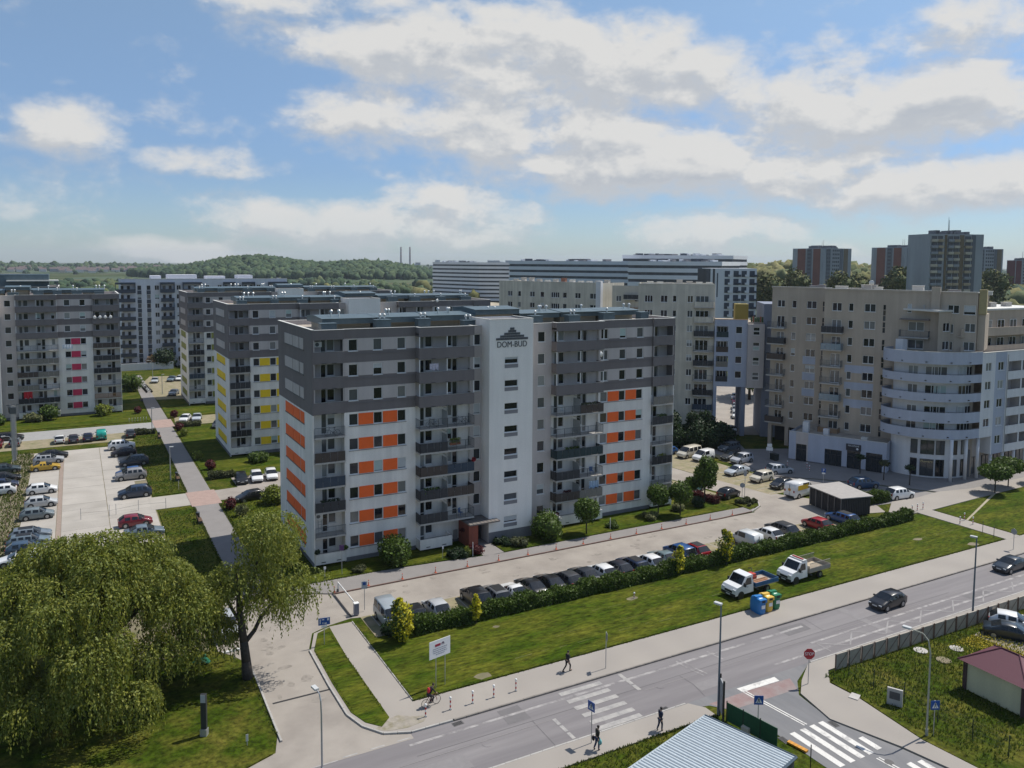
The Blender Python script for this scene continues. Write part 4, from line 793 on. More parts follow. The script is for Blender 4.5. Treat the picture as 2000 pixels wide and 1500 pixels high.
mb.quad((-.1,0,9.9),(9.4,0,9.9),(9.4,11,9.9),(-.1,11,9.9),1); mb.box(0,9.3,.1,11,22.6,22.9,2); mb.box(9.3,13.2,.2,11,0,26.6,1); mb.quad((-.1,0,9.9),(-.1,11,9.9),(-.1,11,23.4),(-.1,0,23.4),0)
mb.box(-.1,.55,.0,3,0,9.9,0); mb.box(5.3,6.2,.05,2.2,0,9.9,1); mb.box(5.3,6.2,8,9.5,0,9.9,1); mb.box(-.1,.55,8,11,0,9.9,0)
LK.part('wall',mb,[BLUEG,BGD,ROOFT]); LK.bx('coping',-.15,6.3,-.06,.3,23.4,23.47,mat('orange_capping',(.36,.2,.09),.7,.1))
tw=[]
for i in range(4): tw+=[(7.25,8.5,zl(i)-.75,zl(i)-.02,0),(7.25,8.5,zl(i)-1.55,zl(i)-.85,0)]
mb=MB(); facade(mb,6.25,9.4,9.9,22.6,[a[:4] for a in tw],lambda u,z:0,lambda u,d,z:(u,-.9+d,z)); mb.quad((6.25,-.9,9.9),(6.25,0,9.9),(6.25,0,22.6),(6.25,-.9,22.6),0); mb.quad((9.4,-.9,9.9),(9.4,.2,9.9),(9.4,.2,22.6),(9.4,-.9,22.6),0); mb.quad((6.25,-.9,22.6),(9.4,-.9,22.6),(9.4,0,22.6),(6.25,0,22.6),0); mb.quad((6.25,-.9,9.9),(9.4,-.9,9.9),(9.4,0,9.9),(6.25,0,9.9),0); LK.part('stair_bay',mb,GREY)
for a in tw: LK.win(*a[:4],y=-.9)
for a in w: LK.win(*a[:4],y=0)
for k,(a,b,c,d) in enumerate(lo): LK.win(a+.3,b-.2,c+.1,d-.1,y=1.15,mull=2,nm='balcony_door'); railing(LK,a,b,.06,.3,c,['teal','brown','reed','dark'][k],left=False,right=False)
pt=LK.bx('terrace_shed',4.2,6.8,4,7,22.9,26.3,mat('yellow_sheet',(.24,.19,.04),.7,.15,3,stretch=(6,6,.5)))
for k in range(7): LK.bx('terrace_plant',6.9+k*.35,7.15+k*.35,.5,.8,22.9,23.5+random.uniform(0,.6),random.choice((mat('terracotta',(.3,.11,.05)),mat('plant_green',(.04,.09,.02)))))
# ------------------------------------------------------------------ white and navy block at the back left
PB=plaster('pale_blue_grey_render',(.66,.665,.70),.08); NAVY=mat('navy_cladding',(.045,.055,.075),.5,.1); PETROL=mat('petrol_blue_panel',(.03,.10,.19),.5,.1)
WB=Bldg('apartment_block','tall white block with navy balcony towers behind the walled path at back left',(13.2,281,0))
zb_=lambda i:26.3-2.9*i
w=[]
for i in range(10):
    z=zb_(i)
    w+=[(x,x+1.3,z-1.5,z,1) for x in ((9.7,16.2,25.0) if i else (9.7,16.2,25.0,28.9,35.2,41.5))]
    w+=[(4.6,5.8,z-1.5,z,0),(7.3,8.5,z-1.5,z,0)]
front(WB,0,51.7,0,28.3,0,w,[PB],lambda u,z:0)
mb=MB(); mb.quad((0,0,0),(0,16,0),(0,16,28.3),(0,0,28.3)); mb.box(.05,51.6,.1,16,27.6,27.9); mb.quad((51.7,0,0),(51.7,16,0),(51.7,16,28.3),(51.7,0,28.3)); WB.part('wall',mb,PB)
for i in range(10):
    z=zb_(i)
    for x in (4.6,7.3):
        if i<9: WB.bx('spandrel',x,x+1.2,-.04,.03,z-2.85,z-1.58,NAVY)
    for x0,x1,pet in ((-1.6,3.9,False),(11.4,15.4,True))+(((18.2,23.8,False),(29.8+1,34.2,False),(36.9,40.6,False),(45.5,51.6,False)) if i==0 else ()):
        mb=MB(); mb.box(x0,x1,-1.5,-1.38,z-2.35,z-1.15); mb.box(x0,x1,-1.38,0,z-2.35,z-2.15); p=WB.part('balcony',mb,NAVY)
        if pet and i in(2,3,5,7,9): WB.bx('side_screen',x1-.15,x1-.03,-1.37,-.02,z-2.1,z+.3,PETROL,p)
        WB.win((x0+x1)/2-1.3,(x0+x1)/2-.5,z-2.2,z-.1,y=-.06,dep=0,nm='balcony_door',style='dark'); WB.win((x0+x1)/2+.5,(x0+x1)/2+1.3,z-2.2,z-.1,y=-.06,dep=0,nm='balcony_door',style='dark')
for x0,x1 in ((-1.6,3.9),(11.4,15.4),(18.2,23.8),(30.8,34.2),(36.9,40.6),(45.5,51.6)):
    mb=MB(); mb.box(x0-.15,x1+.15,-1.55,0,26.7,27.3); mb.box(x0-.15,x0,-1.5,0,24,26.7); mb.box(x1,x1+.15,-1.5,0,24,26.7); WB.part('balcony_frame',mb,NAVY)
WB.bx('coping',-.1,51.8,-.1,.3,28.3,28.45,CAPM)
for x,ww in ((9,3),(14,9),(26,6),(36,5)): WB.bx('roof_housing',x,x+ww,4,10,27.9,28.3+random.uniform(.6,1.4),PB)
WB.bx('garden_wall',-1,14,-7,-6.7,0,2.2,PB)
# ------------------------------------------------------------------ long striped block in the distance, built as stepped volumes
SB=Bldg('office_block','very long white building striped with dark window bands on the skyline',(0,0,0),cat='building')
STW=mat('white_cladding',(.64,.65,.67),.6,.05,.2); STG=mat('dark_band_glass',(.05,.058,.07),.2,.55,.22,stretch=(1,1,.02),detail=2)
def striped(foot,top,n,ph):
    c=Vector((sum(p[0] for p in foot)/len(foot),sum(p[1] for p in foot)/len(foot)))
    inner=[tuple(Vector(p)+(c-Vector(p)).normalized()*.45) for p in foot]
    for i in range(n):
        z=top-ph*i; mb=MB(); mb.prism(foot,z-ph*.58,z,0,bottom=True); SB.part('band',mb,STW); mb=MB(); mb.prism(inner,z-ph+.002,z-ph*.58-.002,0); SB.part('window_band',mb,STG)
    c0=c
    for k in range(26):
        f=random.random(); a=Vector(foot[0])*(1-f)+Vector(foot[1])*f; q=a+(c0-a)*random.uniform(.1,.4); h=random.uniform(.3,1.2); s=random.uniform(.6,2.2); SB.bx('roof_unit',q.x-s,q.x+s,q.y-s,q.y+s,top,top+h,random.choice((STW,SLATE,NAVY)))
striped([(252.4,594),(266.9,540),(290,527),(330,600)],34.4,10,3.0); striped([(210.3,388.2),(247.4,327.5),(290,360),(250,420)],35.4,8,3.05); striped([(213,284),(238.2,252.6),(285,290),(260,330)],35.4,8,3.0); striped([(255,345),(300,310),(330,330),(300,370)],38.8,4,3.2)
WN=Bldg('apartment_block','white block with navy window columns at the right end of the striped building',(209.6,228.2,0),R_(-29),cat='building')
mb=MB(); mb.box(0,17.3,0,14,0,32.8); WN.part('wall',mb,STW)
for i in range(8):
    for k,x in enumerate((5.3,8.6,11.6,14.6)): 
        if i<7 or k>1: WN.bx('window',x,x+1.9,-.12,.01,29.6-3*i+.0,31.9-3*i,NAVY); WN.bx('balcony',x+1.2,x+2.6,-1.0,-.13,29.7-3*i,30.5-3*i,NAVY if k%2 else STW)
WN.bx('window',2.4,2.8,-.1,.01,22,31,NAVY)
mb=MB(); mb.prism([(-4.5,1.0),(1.6,-.15),(1.6,.4),(-4.5,1.6)],18,32.6); WN.part('glass_wedge',mb,STG)
# ------------------------------------------------------------------ concrete towers
TC=mat('weathered_concrete',(.30,.315,.33),.9,.22,.12,0,stretch=(1,1,.25)); TBR=mat('red_brown_panel',(.20,.085,.06),.85,.15,.2); TOC=mat('ochre_panel',(.17,.13,.08),.85,.15,.2); TDK=mat('dark_grey_panel',(.13,.14,.155),.85,.1,.3); TWN=mat('small_dark_window',(.05,.055,.065),.3,.3,.5)
def tower_block(label,px,py,rz,W,D,H,fa,fb,group='concrete tower blocks on the skyline'):
    """fa: stripes on the front (x0,x1,material), fb: stripes on the right-hand side"""
    B=Bldg('tower_block',label,(px,py,0),rz,cat='tower block',group=group); B.bx('wall',0,W,0,D,0,H,TC)
    for side,st in ((0,fa),(1,fb)):
        for x0,x1,m,nw in st:
            if m is not None: B.bx('stripe',x0,x1,-.25,0,2,H-.4,m) if side==0 else B.bx('stripe',-.25,0,x0,x1,2,H-.4,m)
            if nw:
                mb=MB(); cw=(x1-x0)/nw
                for i in range(int(H/2.75)-1):
                    z=H-2.3-2.75*i
                    if z<12: break
                    for k in range(nw):
                        a=x0+cw*(k+.2); b=x0+cw*(k+.8)
                        if side==0: mb.box(a,b,-.32,-.26,z,z+1.4)
                        else: mb.box(-.32,-.26,a,b,z,z+1.4)
                B.part('window_column',mb,TWN)['kind']='stuff'
    for k in range(9):
        x=random.uniform(2,W-3); B.bx('roof_unit',x,x+random.uniform(1,3.5),D*.3,D*.6,H,H+random.uniform(.8,2.4),TDK)
    for k in range(2):
        mb=MB(); x=W*random.uniform(.45,.65); mb.tube((x,D/2,H),(x,D/2,H+random.uniform(5,8)),.14,.08,6); B.part('mast',mb,STEEL)
    return B
# rz chosen so the left face (facing -x) and the front (facing -y) both show
SF=[(.2,2.6,None,0),(3.2,7.2,TDK,2),(9,16.5,None,4),(17.2,20,TDK,0),(21,25.2,TOC,0)]; SL=[(2.5,9,TBR,0),(10.5,15,TDK,1),(16.5,24,TBR,0)]
tower_block('concrete tower block with red brown stripes farthest left of the skyline towers',477.5,403.3,R_(-2),29,29,46.4,SF,SL)
tower_block('concrete tower block with red brown stripes half hidden by the big grey tower',548,388.5,R_(-2),29,29,48,SF,SL)
tower_block('narrow concrete tower block right of the big grey tower',612.5,375.5,R_(-20),26,20,47.5,[(6,9.5,TDK,2),(10.5,18,None,4),(18.4,20.4,TDK,0),(20.8,24.6,TOC,0)],[])
tower_block('dark red brick tower block at the right edge behind trees',722,404,R_(-25),16,12,39.5,[(0,5,mat('dark_red_brick',(.12,.03,.03)),0),(6,15,None,3)],[(1,11,mat('dark_red_brick',(.12,.03,.03)),0)])
T3=tower_block('big weathered grey tower block with balcony columns on the skyline',331.6,222.8,R_(-19),26.5,15,48.3,[(7.2,8.2,TOC,0),(14.6,16.6,TOC,0),(20.6,22.4,TDK,0)],[])
BALM=[mat('pale_balcony',(.45,.40,.32),.8,.2,.8),mat('grey_balcony',(.26,.27,.29),.8,.2,.8),mat('tan_balcony',(.36,.29,.2),.8,.2,.8)]
for i in range(13):
    z=48.3-2.4-2.75*i
    if z<14: break
    for x0,x1 in ((.6,3.4),(3.6,6.2),(8.6,11.2),(11.4,14.2),(17.0,20.2)):
        T3.bx('balcony',x0,x1,-1.0,-.02,z-1.0,z+.1,random.choice(BALM)); T3.bx('balcony_opening',x0+.1,x1-.1,-.1,.01,z+.12,z+1.5,TWN)
# ------------------------------------------------------------------ hills, far woods, far town
def gauss(x,y,cx,cy,a,b,h,t=0.):
    c,s=math.cos(t),math.sin(t); u=(x-cx)*c+(y-cy)*s; v=-(x-cx)*s+(y-cy)*c
    return h*np.exp(-(u/a)**2-(v/b)**2)
def height(x,y):
    x=np.asarray(x,float); y=np.asarray(y,float)
    h=gauss(x,y,300,1560,120,110,31,-.5)+gauss(x,y,490,1445,105,100,23,-.5)+gauss(x,y,150,1680,120,110,4,-.5)
    h=h+gauss(x,y,-250,2950,1500,300,14,-.35)+gauss(x,y,625,535,120,170,17,-1.1)+gauss(x,y,760,560,160,160,8)+gauss(x,y,520,520,90,120,7)
    h=h+gauss(x,y,1500,4300,1500,400,16,-.4)+gauss(x,y,205,560,60,50,5)+gauss(x,y,260,520,50,60,4)
    return h
HILLM=mat('wooded_slope',(.03,.06,.022),.95,.4,.03,0,var2=((.07,.09,.03),.01,.55,.1))
def hills():
    for nm,x0,x1,y0,y1,n,m in (('hills',-900,1200,330,2300,90,HILLM),('hills',-2600,9000,2300,8600,60,HILLM),('hills',420,1200,250,900,50,HILLM)):
        if x0==420: continue
        X=np.linspace(x0,x1,n); Y=np.linspace(y0,y1,n); mb=MB()
        Z=height(X[None,:],Y[:,None])-.8+np.where(height(X[None,:],Y[:,None])>.8,.75,0)
        for j in range(n):
            for i in range(n): mb.v.append((X[i],Y[j],Z[j,i]))
        for j in range(n-1):
            for i in range(n-1): mb.f.append((j*n+i,j*n+i+1,(j+1)*n+i+1,(j+1)*n+i)); mb.m.append(0)
        struct(nm,mb,m)
hills()
def ico(): 
    bm=bmesh.new(); bmesh.ops.create_icosphere(bm,subdivisions=2,radius=1); v=np.array([x.co[:] for x in bm.verts]); f=np.array([[q.index for q in p.verts] for p in bm.faces]); bm.free(); return v,f
IV,IF=ico()
def np_mesh(name,V,F,mats,midx=None,smooth=False):
    me=bpy.data.meshes.new(name); n=len(V); k=F.shape[1]; m=len(F)
    me.vertices.add(n); me.vertices.foreach_set('co',np.ascontiguousarray(V,dtype=np.float32).ravel())
    me.loops.add(m*k); me.loops.foreach_set('vertex_index',np.ascontiguousarray(F,dtype=np.int32).ravel())
    me.polygons.add(m); me.polygons.foreach_set('loop_start',np.arange(0,m*k,k,dtype=np.int32)); me.polygons.foreach_set('loop_total',np.full(m,k,dtype=np.int32))
    for x in (mats if isinstance(mats,(list,tuple)) else [mats]): me.materials.append(x)
    if midx is not None: me.polygons.foreach_set('material_index',np.ascontiguousarray(midx,dtype=np.int32))
    if smooth: me.polygons.foreach_set('use_smooth',np.ones(m,dtype=bool))
    me.update(calc_edges=True); me.validate(); return me
def forest(name,P,R,m,kind='stuff',lab=None,cat=None,squash=1.15):
    """crowns as lumpy many-faced bodies, each misshapen in its own way"""
    n=len(P); V=IV[None]*(1+rng.normal(0,.20,(n,len(IV),1))); V=V*R[:,None,None]*np.array([1,1,squash]); V=V+P[:,None,:]
    F=IF[None]+(np.arange(n)*len(IV))[:,None,None]; nm=len(m) if isinstance(m,list) else 1
    o=obj(name,np_mesh(name,V.reshape(-1,3),F.reshape(-1,3),m,np.repeat(rng.integers(0,nm,n),len(IF)))); tag(o,lab,cat,kind=kind); return o
FA=[mat('wood_green_a',(.022,.05,.022),.95,.45,.25,0,detail=8),mat('wood_green_b',(.034,.066,.024),.95,.45,.25,0,detail=8),mat('wood_green_c',(.05,.08,.03),.95,.45,.25,0,detail=8)]
FB=[mat('wood_yellow_a',(.12,.12,.035),.95,.45,.5,0,detail=8),mat('wood_yellow_b',(.16,.15,.055),.95,.45,.5,0,detail=8),mat('wood_yellow_c',(.075,.095,.03),.95,.45,.5,0,detail=8)]
def scatter(n,fx,r0,r1,sink=.35):
    x,y=fx(n); R=rng.uniform(r0,r1,len(x)); return np.stack([x,y,height(x,y)+R*sink],1),R
def on_hill(n):
    a=rng.normal(0,1,n)*260+330; b=rng.normal(0,1,n)*110; c,s=math.cos(-.5),math.sin(-.5); return a*c-b*s+60,1500+a*s+b*c+210
x,y=on_hill(9000); k=height(x,y)>4.; x,y=x[k],y[k]; R=rng.uniform(5,9,len(x)); P=np.stack([x,y,height(x,y)+R*.45],1); forest('wooded_hill',P,R,FA)
def mid(n):
    y=rng.uniform(420,1350,n); x=y*rng.uniform(-.16,.42,n)+rng.normal(0,25,n); k=(np.sin(x*.021+1)+np.sin(y*.017+x*.006)+rng.normal(0,.5,n))>.15; k&=~((x>95)&(x<330)&(y>430)&(y<800)); return x[k],y[k]
P,R=scatter(1500,mid,3,6.5); forest('far_trees',P,R,FA+[FB[2]])
def ridge(n): x=rng.uniform(-1100,700,n); return x,2700-.3*x+rng.normal(0,170,n)
P,R=scatter(1100,ridge,4,8); forest('far_trees',P,R,FA)
def right_hill(n): a=rng.normal(0,1,n)*120; b=rng.normal(0,1,n)*95; return 620+a,540+b-a*.3
P,R=scatter(1500,right_hill,4.5,8.5,.6); forest('spring_wood',P,R,FB)
def skyline(n): a=rng.uniform(-.1,1.6,n); d=rng.uniform(2500,4200,n); return d*np.sin(a),d*np.cos(a)
P,R=scatter(1800,skyline,5,11); forest('far_trees',P,R,FA)
def right_far(n): a=rng.uniform(.93,1.2,n); d=rng.uniform(700,1600,n); return d*np.sin(a),d*np.cos(a)
P,R=scatter(1200,right_far,5,10); forest('far_trees',P,R,FA)
# far town on the ridge at the left
mb=MB()
for k in range(120):
    x=random.uniform(-420,260); y=2440-.3*x+random.gauss(0,60); z=float(height(x,y))+1; w=random.uniform(5,10); h=random.uniform(4,9); c=random.choice((0,0,1,2))
    mb.box(x-w,x+w,y-6,y+6,z,z+h,c); 
    mb.quad((x-w,y-6,z+h),(x+w,y-6,z+h),(x+w,y,z+h+4),(x-w,y,z+h+4),3); mb.quad((x-w,y+6,z+h),(x+w,y+6,z+h),(x+w,y,z+h+4),(x-w,y,z+h+4),3)
tag(mb.build('far_town',[mat('town_wall_white',(.55,.53,.5)),mat('town_wall_cream',(.45,.40,.33)),mat('town_wall_grey',(.3,.3,.31)),mat('town_roof',(.11,.08,.075))]),kind='stuff')
mb=MB()
for k in range(46):
    a=random.uniform(.36,.62); d=random.uniform(3000,4500); x,y=d*math.sin(a),d*math.cos(a); w=random.uniform(6,18); h=random.uniform(18,46); mb.box(x-w,x+w,y-8,y+8,0,h,random.choice((0,1)))
tag(mb.build('far_city_blocks',[mat('city_grey',(.3,.32,.35)),mat('city_pale',(.45,.46,.47))]),kind='stuff')
# bare ground of the gravel pit
PITM=mat('bare_gravel',(.36,.31,.235),.95,.2,.05,0,var2=((.16,.16,.08),.03,.55,.12))
n=40; X=np.linspace(110,330,n); Y=np.linspace(430,760,n); mb=MB()
for j in range(n):
    for i in range(n): mb.v.append((X[i]+(Y[j]-430)*.12,Y[j],float(height(X[i],Y[j]))+.6+2.2*math.sin(X[i]*.09)*math.sin(Y[j]*.05)+random.uniform(0,1.2)))
for j in range(n-1):
    for i in range(n-1): mb.f.append((j*n+i,j*n+i+1,(j+1)*n+i+1,(j+1)*n+i)); mb.m.append(0)
struct('gravel_pit',mb,PITM)
for k,(a,lab) in enumerate(((783,'tall thin power station chimney, the left of the two on the skyline'),(800.5,'tall thin power station chimney, the right of the two on the skyline'))):
    x=1440.8 if k==0 else 1482.5; y=3792.3 if k==0 else 3776
    t=thing('chimney',lab,'chimney',(x,y,0)); mb=MB(); mb.tube((0,0,0),(0,0,108),5.0,3.2,12); mb.build('shaft',mat('chimney_grey',(.16,.15,.16)),t)
    for z in (60,76,92,103): mb=MB(); mb.tube((0,0,z),(0,0,z+5),4.6-z*.01,4.6-z*.01,12); mb.build('band',mat('chimney_red',(.25,.10,.09)),t)
# ------------------------------------------------------------------ haze: one closed box of thin pale air round everything
def haze():
    mb=MB(); mb.box(-6800,9300,-700,9300,-2,125); m=bpy.data.materials.new('haze'); m.use_nodes=True; nt=m.node_tree; nt.nodes.remove(nt.nodes['Principled BSDF']); v=nt.nodes.new('ShaderNodeVolumePrincipled')
    v.inputs['Color'].default_value=(.80,.88,1,1); v.inputs['Density'].default_value=HAZE; v.inputs['Anisotropy'].default_value=.1; nt.links.new(v.outputs[0],nt.nodes['Material Output'].inputs['Volume'])
    tag(mb.build('haze',m),kind='stuff')
if HAZE>0: haze()
# ------------------------------------------------------------------ vegetation
def leafmesh(name,P,S,mats,midx=None,asp=1.5,nrm=None,direc=None):
    """one small rhombus per leaf spray; nrm leans the leaves to face outwards, direc gives hanging direction"""
    n=len(P); 
    if direc is None: a=rng.normal(0,1,(n,3))
    else: a=direc+rng.normal(0,.35,(n,3))
    a/=np.linalg.norm(a,axis=1)[:,None]+1e-9
    b=rng.normal(0,1,(n,3)) if nrm is None else np.cross(nrm+rng.normal(0,.55,(n,3)),a)
    b=b-(b*a).sum(1)[:,None]*a; b/=np.linalg.norm(b,axis=1)[:,None]+1e-9
    S=np.broadcast_to(S,(n,))[:,None]; V=np.stack([P-a*S*asp*.5,P+b*S*.5,P+a*S*asp*.5,P-b*S*.5],1).reshape(-1,3)
    return np_mesh(name,V,np.arange(4*n).reshape(n,4),mats,midx)
def sphere_pts(n): v=rng.normal(0,1,(n,3)); return v/np.linalg.norm(v,axis=1)[:,None]
def leafm(name,c,trans=.25,var=.3): return mat(name,c,.6,var,2.2,spec=.3,trans=trans,detail=3)
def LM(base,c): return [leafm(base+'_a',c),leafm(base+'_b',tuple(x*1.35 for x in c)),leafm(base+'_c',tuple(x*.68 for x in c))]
GW=[leafm('willow_leaf_a',(.20,.22,.030),.4),leafm('willow_leaf_b',(.27,.275,.05),.4),leafm('willow_leaf_c',(.12,.15,.02),.4),leafm('willow_leaf_d',(.23,.265,.07),.4)]
GB_=LM('broad_leaf',(.07,.115,.015)); GD=LM('dark_leaf',(.022,.045,.014)); GY=LM('golden_leaf',(.42,.38,.02)); GR_=LM('red_leaf',(.085,.015,.016)); GH=LM('hedge_leaf',(.065,.105,.014)); GP=LM('pale_leaf',(.15,.16,.06)); GYG=LM('yellow_green_leaf',(.16,.19,.025)); GDUL=LM('dull_leaf',(.075,.085,.035))
def lump_crown(name,lobes,n,size,mats,par,inner=.55,core=True,zs=1.):
    lobes=np.array(lobes,float); w=lobes[:,3]**2; k=rng.choice(len(lobes),n,p=w/w.sum()); d=sphere_pts(n); r=lobes[k,3]*(inner+(1.04-inner)*rng.random(n)**.45)*(1+rng.normal(0,.06,n))
    P=lobes[k,:3]+d*r[:,None]*np.array([1,1,zs]); me=leafmesh(name,P,rng.uniform(.7,1.3,n)*size,mats,rng.integers(0,len(mats),n),1.4,d)
    o=obj(name,me,par)
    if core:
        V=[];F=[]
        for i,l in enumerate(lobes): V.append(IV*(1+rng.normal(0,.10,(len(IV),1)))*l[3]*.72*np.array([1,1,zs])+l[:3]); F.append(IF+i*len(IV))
        obj('dark_core',np_mesh('dark_core',np.concatenate(V),np.concatenate(F),mats[-1]),par)  # solid core in the darkest leaf tone, added to block light
    return o
def tree(name,label,x,y,lobes,trunk,n,size,mats,group=None,cat='tree',core=True,inner=.55,zs=1.,z=.1):
    """trunk: list of (points, radii) limbs; lobes: crown bodies relative to the trunk's foot"""
    t=thing(name,label,cat,(x,y,z),random.uniform(0,6.28) if name!='willow_tree' else 0,group)
    if trunk:
        mb=MB()
        for pts,rad in trunk: mb.path(pts,rad,8)
        mb.build('trunk',BARK,t,smooth=True)
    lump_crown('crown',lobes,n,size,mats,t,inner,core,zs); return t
def lolly(label,x,y,h,r,mats=None,n=2600,flat=1.,group='clipped round street trees',size=.22,name='round_tree',stem=None):
    lob=[(0,0,h-r*flat,r)]+[(r*.35*math.cos(a),r*.35*math.sin(a),h-r*flat+random.uniform(-.2,.2)*r,r*.72) for a in (0,1.3,2.5,3.8,5)]
    return tree(name,label,x,y,lob,[([(0,0,0),(.03,.02,h-r*flat*1.2),(0,0,h-r*.6)],[.09,.075,.05])],n,size,mats or GB_,group,zs=flat)
def bush(label,x,y,rx,h,mats,n=1500,size=.16,name='bush',group=None,ry=None,lob=7,z=.1):
    ry=ry or rx; L=[(random.uniform(-.55,.55)*rx,random.uniform(-.55,.55)*ry,h*random.uniform(.35,.6),h*random.uniform(.38,.5)) for _ in range(lob)]+[(0,0,h*.5,h*.5)]
    if rx>h*.8:
        k=int(rx/h*5); L+=[(random.uniform(-1,1)*rx*.8,random.uniform(-1,1)*ry*.8,h*.4,h*random.uniform(.35,.45)) for _ in range(k)]
    return tree(name,label,x,y,L,None,n,size,mats,group,'bush',z=z)
def weep(name,label,x,y,domes,trunk,strands,seed,leaf=.19,group=None):
    """willow: domes of foliage whose shoots arch over and hang in curtains"""
    t=thing(name,label,'tree',(x,y,.1),0,group); mb=MB()
    for pts,rad in trunk: mb.path(pts,rad,9)
    mb.build('trunk',BARK,t,smooth=True)
    r=np.random.default_rng(seed); Ps=[];Ds=[];M=[]
    D=np.array(domes,float); w=D[:,3]**1.6; k=r.choice(len(D),strands,p=w/w.sum())
    for i in range(strands):
        cx,cy,cz,R,drop=D[k[i]][:5]; az=r.uniform(0,2*PI); th=r.uniform(0,1)**.6*1.45; rr=R*(.78+.25*r.random()); p=np.array([cx+rr*math.sin(th)*math.cos(az),cy+rr*math.sin(th)*math.sin(az),cz+rr*.75*math.cos(th)])
        out=np.array([math.cos(az),math.sin(az),0.]); L=drop*(.35+.8*r.random()); n=max(4,int(L/.165)); mi=r.integers(0,4)
        dz=.55; d=out*.75+np.array([0,0,.35]); 
        for s in range(n):
            d=d*.80+np.array([0,0,-1.])*.24+r.normal(0,.06,3); p=p+d/np.linalg.norm(d)*(L/n)
            if p[2]<.25: break
            Ps.append(p+r.normal(0,.07,3)); Ds.append(d); M.append(mi if r.random()<.7 else r.integers(0,4))
    P=np.array(Ps); d=np.array(Ds); me=leafmesh('foliage',P,r.uniform(.6,1.25,len(P))*leaf,GW,np.array(M),2.3,None,d); obj('crown',me,t); return t
# --- the big willow at the lower left
rr=random.Random(5); dm=[]
for k in range(34):
    a=2.4*k+rr.uniform(-.4,.4); q=math.sqrt((k+.5)/34)*7.4; z=10.9-(q/7.4)**2*4.6+rr.uniform(-1.3,1.2); dm.append((q*math.cos(a),q*math.sin(a),z,rr.uniform(1.5,2.3),rr.uniform(2.0,3.4)))
for k in range(20):
    a=2*PI*k/20+rr.uniform(-.12,.12); q=rr.uniform(6.4,8.7); dm.append((q*math.cos(a),q*math.sin(a),rr.uniform(3.2,5.6),rr.uniform(1.2,1.9),rr.uniform(2.2,3.6)))
tr=[([(0,0,0),(.2,.1,2),(.1,.3,3.6)],[.75,.62,.55])]+[([(.1,.3,3.4),(2.2*math.cos(a),2.2*math.sin(a),5.8),(4.8*math.cos(a+.2),4.8*math.sin(a+.2),8.2)],[.36,.24,.10]) for a in (0.3,1.4,2.6,3.7,4.9,5.7)]
weep('willow_tree','huge weeping willow with a wide olive green crown at lower left',.6,69.0,dm,tr,14500,3,leaf=.12)
# --- the slimmer willow by the access road
dm=[]
for (cx,cy,cz,sp,n,R) in ((2.2,-.4,7.0,2.0,14,1.25),(1.6,.6,11.6,1.7,11,1.1),(.2,.4,9.2,1.7,9,1.0),(-1.7,.8,8.2,1.4,8,1.05),(2.7,1.0,9.0,1.2,6,.9)):
    for k in range(n): dm.append((cx+rr.gauss(0,sp*.6),cy+rr.gauss(0,sp*.6),cz+rr.gauss(0,.8),R*rr.uniform(.7,1.2),rr.uniform(1.6,3.4)))
tr=[([(0,0,0),(-.1,.05,1.5),(-.25,.1,3.2),(-.55,.15,6.0),(-.6,.3,9.2)],[.46,.38,.33,.24,.10]),([(-.2,.1,3.0),(.6,.05,3.9),(1.1,-.1,5.0),(2.2,-.3,6.3),(2.8,-.4,7.2)],[.22,.17,.15,.12,.05]),([(-.5,.15,5.6),(.7,.4,8.2),(1.5,.7,11.5)],[.16,.12,.05]),([(-.4,.1,4.6),(-1.4,.5,6.6),(-2.0,.8,8.4)],[.15,.11,.05])]
weep('willow_tree','slender willow with a dark forked trunk beside the access road',11.6,66.1,dm,tr,1650,8,leaf=.115)
# --- clipped hedge along the car park
def hedge(name,label,x0,x1,y,w,h,mats,n,size=.13,z=.1,axis='x'):
    t=thing(name,label,'hedge',(x0 if axis=='x' else y,(y if axis=='x' else x0),z)); L=x1-x0; u=rng.uniform(0,L,n); f=rng.random(n)
    per=w+2*h; s=rng.uniform(0,per,n); wob=1+.16*np.sin(u*1.7)+.12*np.sin(u*.63+1)+.08*np.sin(u*4.1)
    v=np.where(s<h,-w/2,np.where(s<h+w,s-h-w/2,w/2))*(.94+.10*np.sin(u*1.1+2)); zz=np.where(s<h,s,np.where(s<h+w,h,per-s))*wob
    P=np.stack([u,v,zz],1)+rng.normal(0,.09,(n,3)); P[:,2]=np.abs(P[:,2])
    if axis=='y': P=P[:,[1,0,2]]
    obj('foliage',leafmesh('foliage',P,rng.uniform(.7,1.3,n)*size,mats,rng.integers(0,len(mats),n),1.4),t)
    mb=MB(); N=max(2,int(L/1.2))
    for k in range(N):
        a=L*k/N; b=L*(k+1)/N; hh=h*.85*(1+.16*math.sin((a+b)/2*1.7))
        if axis=='x': mb.box(a,b,-w*.42,w*.42,0,hh)
        else: mb.box(-w*.42,w*.42,a,b,0,hh)
    mb.build('dark_core',mats[-1],t); return t  # solid filling in the darkest leaf tone stands in for the shaded inside
hedge('hedge','long clipped green hedge behind the row of parked cars',26.6,98.4,67.2,1.35,1.15,GH,52000,.15)
hedge('hedge','dark red barberry hedge beside the lot at the orange block',84.4,89.2,79.9,.9,.75,GR_,2600,.12,axis='y')
hedge('hedge','grey green planted strip beside the path, nearest to the lot entrance',17.8,21.6,131.9,1.8,.7,GDUL,3000,.16,z=.05)
hedge('hedge','grey green planted strip across the path by the bicycle stands',17.6,22.4,176.3,2.2,.7,GDUL,2400,.18,z=.05); hedge('hedge','grey green planted strip left of the path behind the parked car',9.6,13.4,172.4,1.8,.7,GDUL,2000,.18,z=.05)
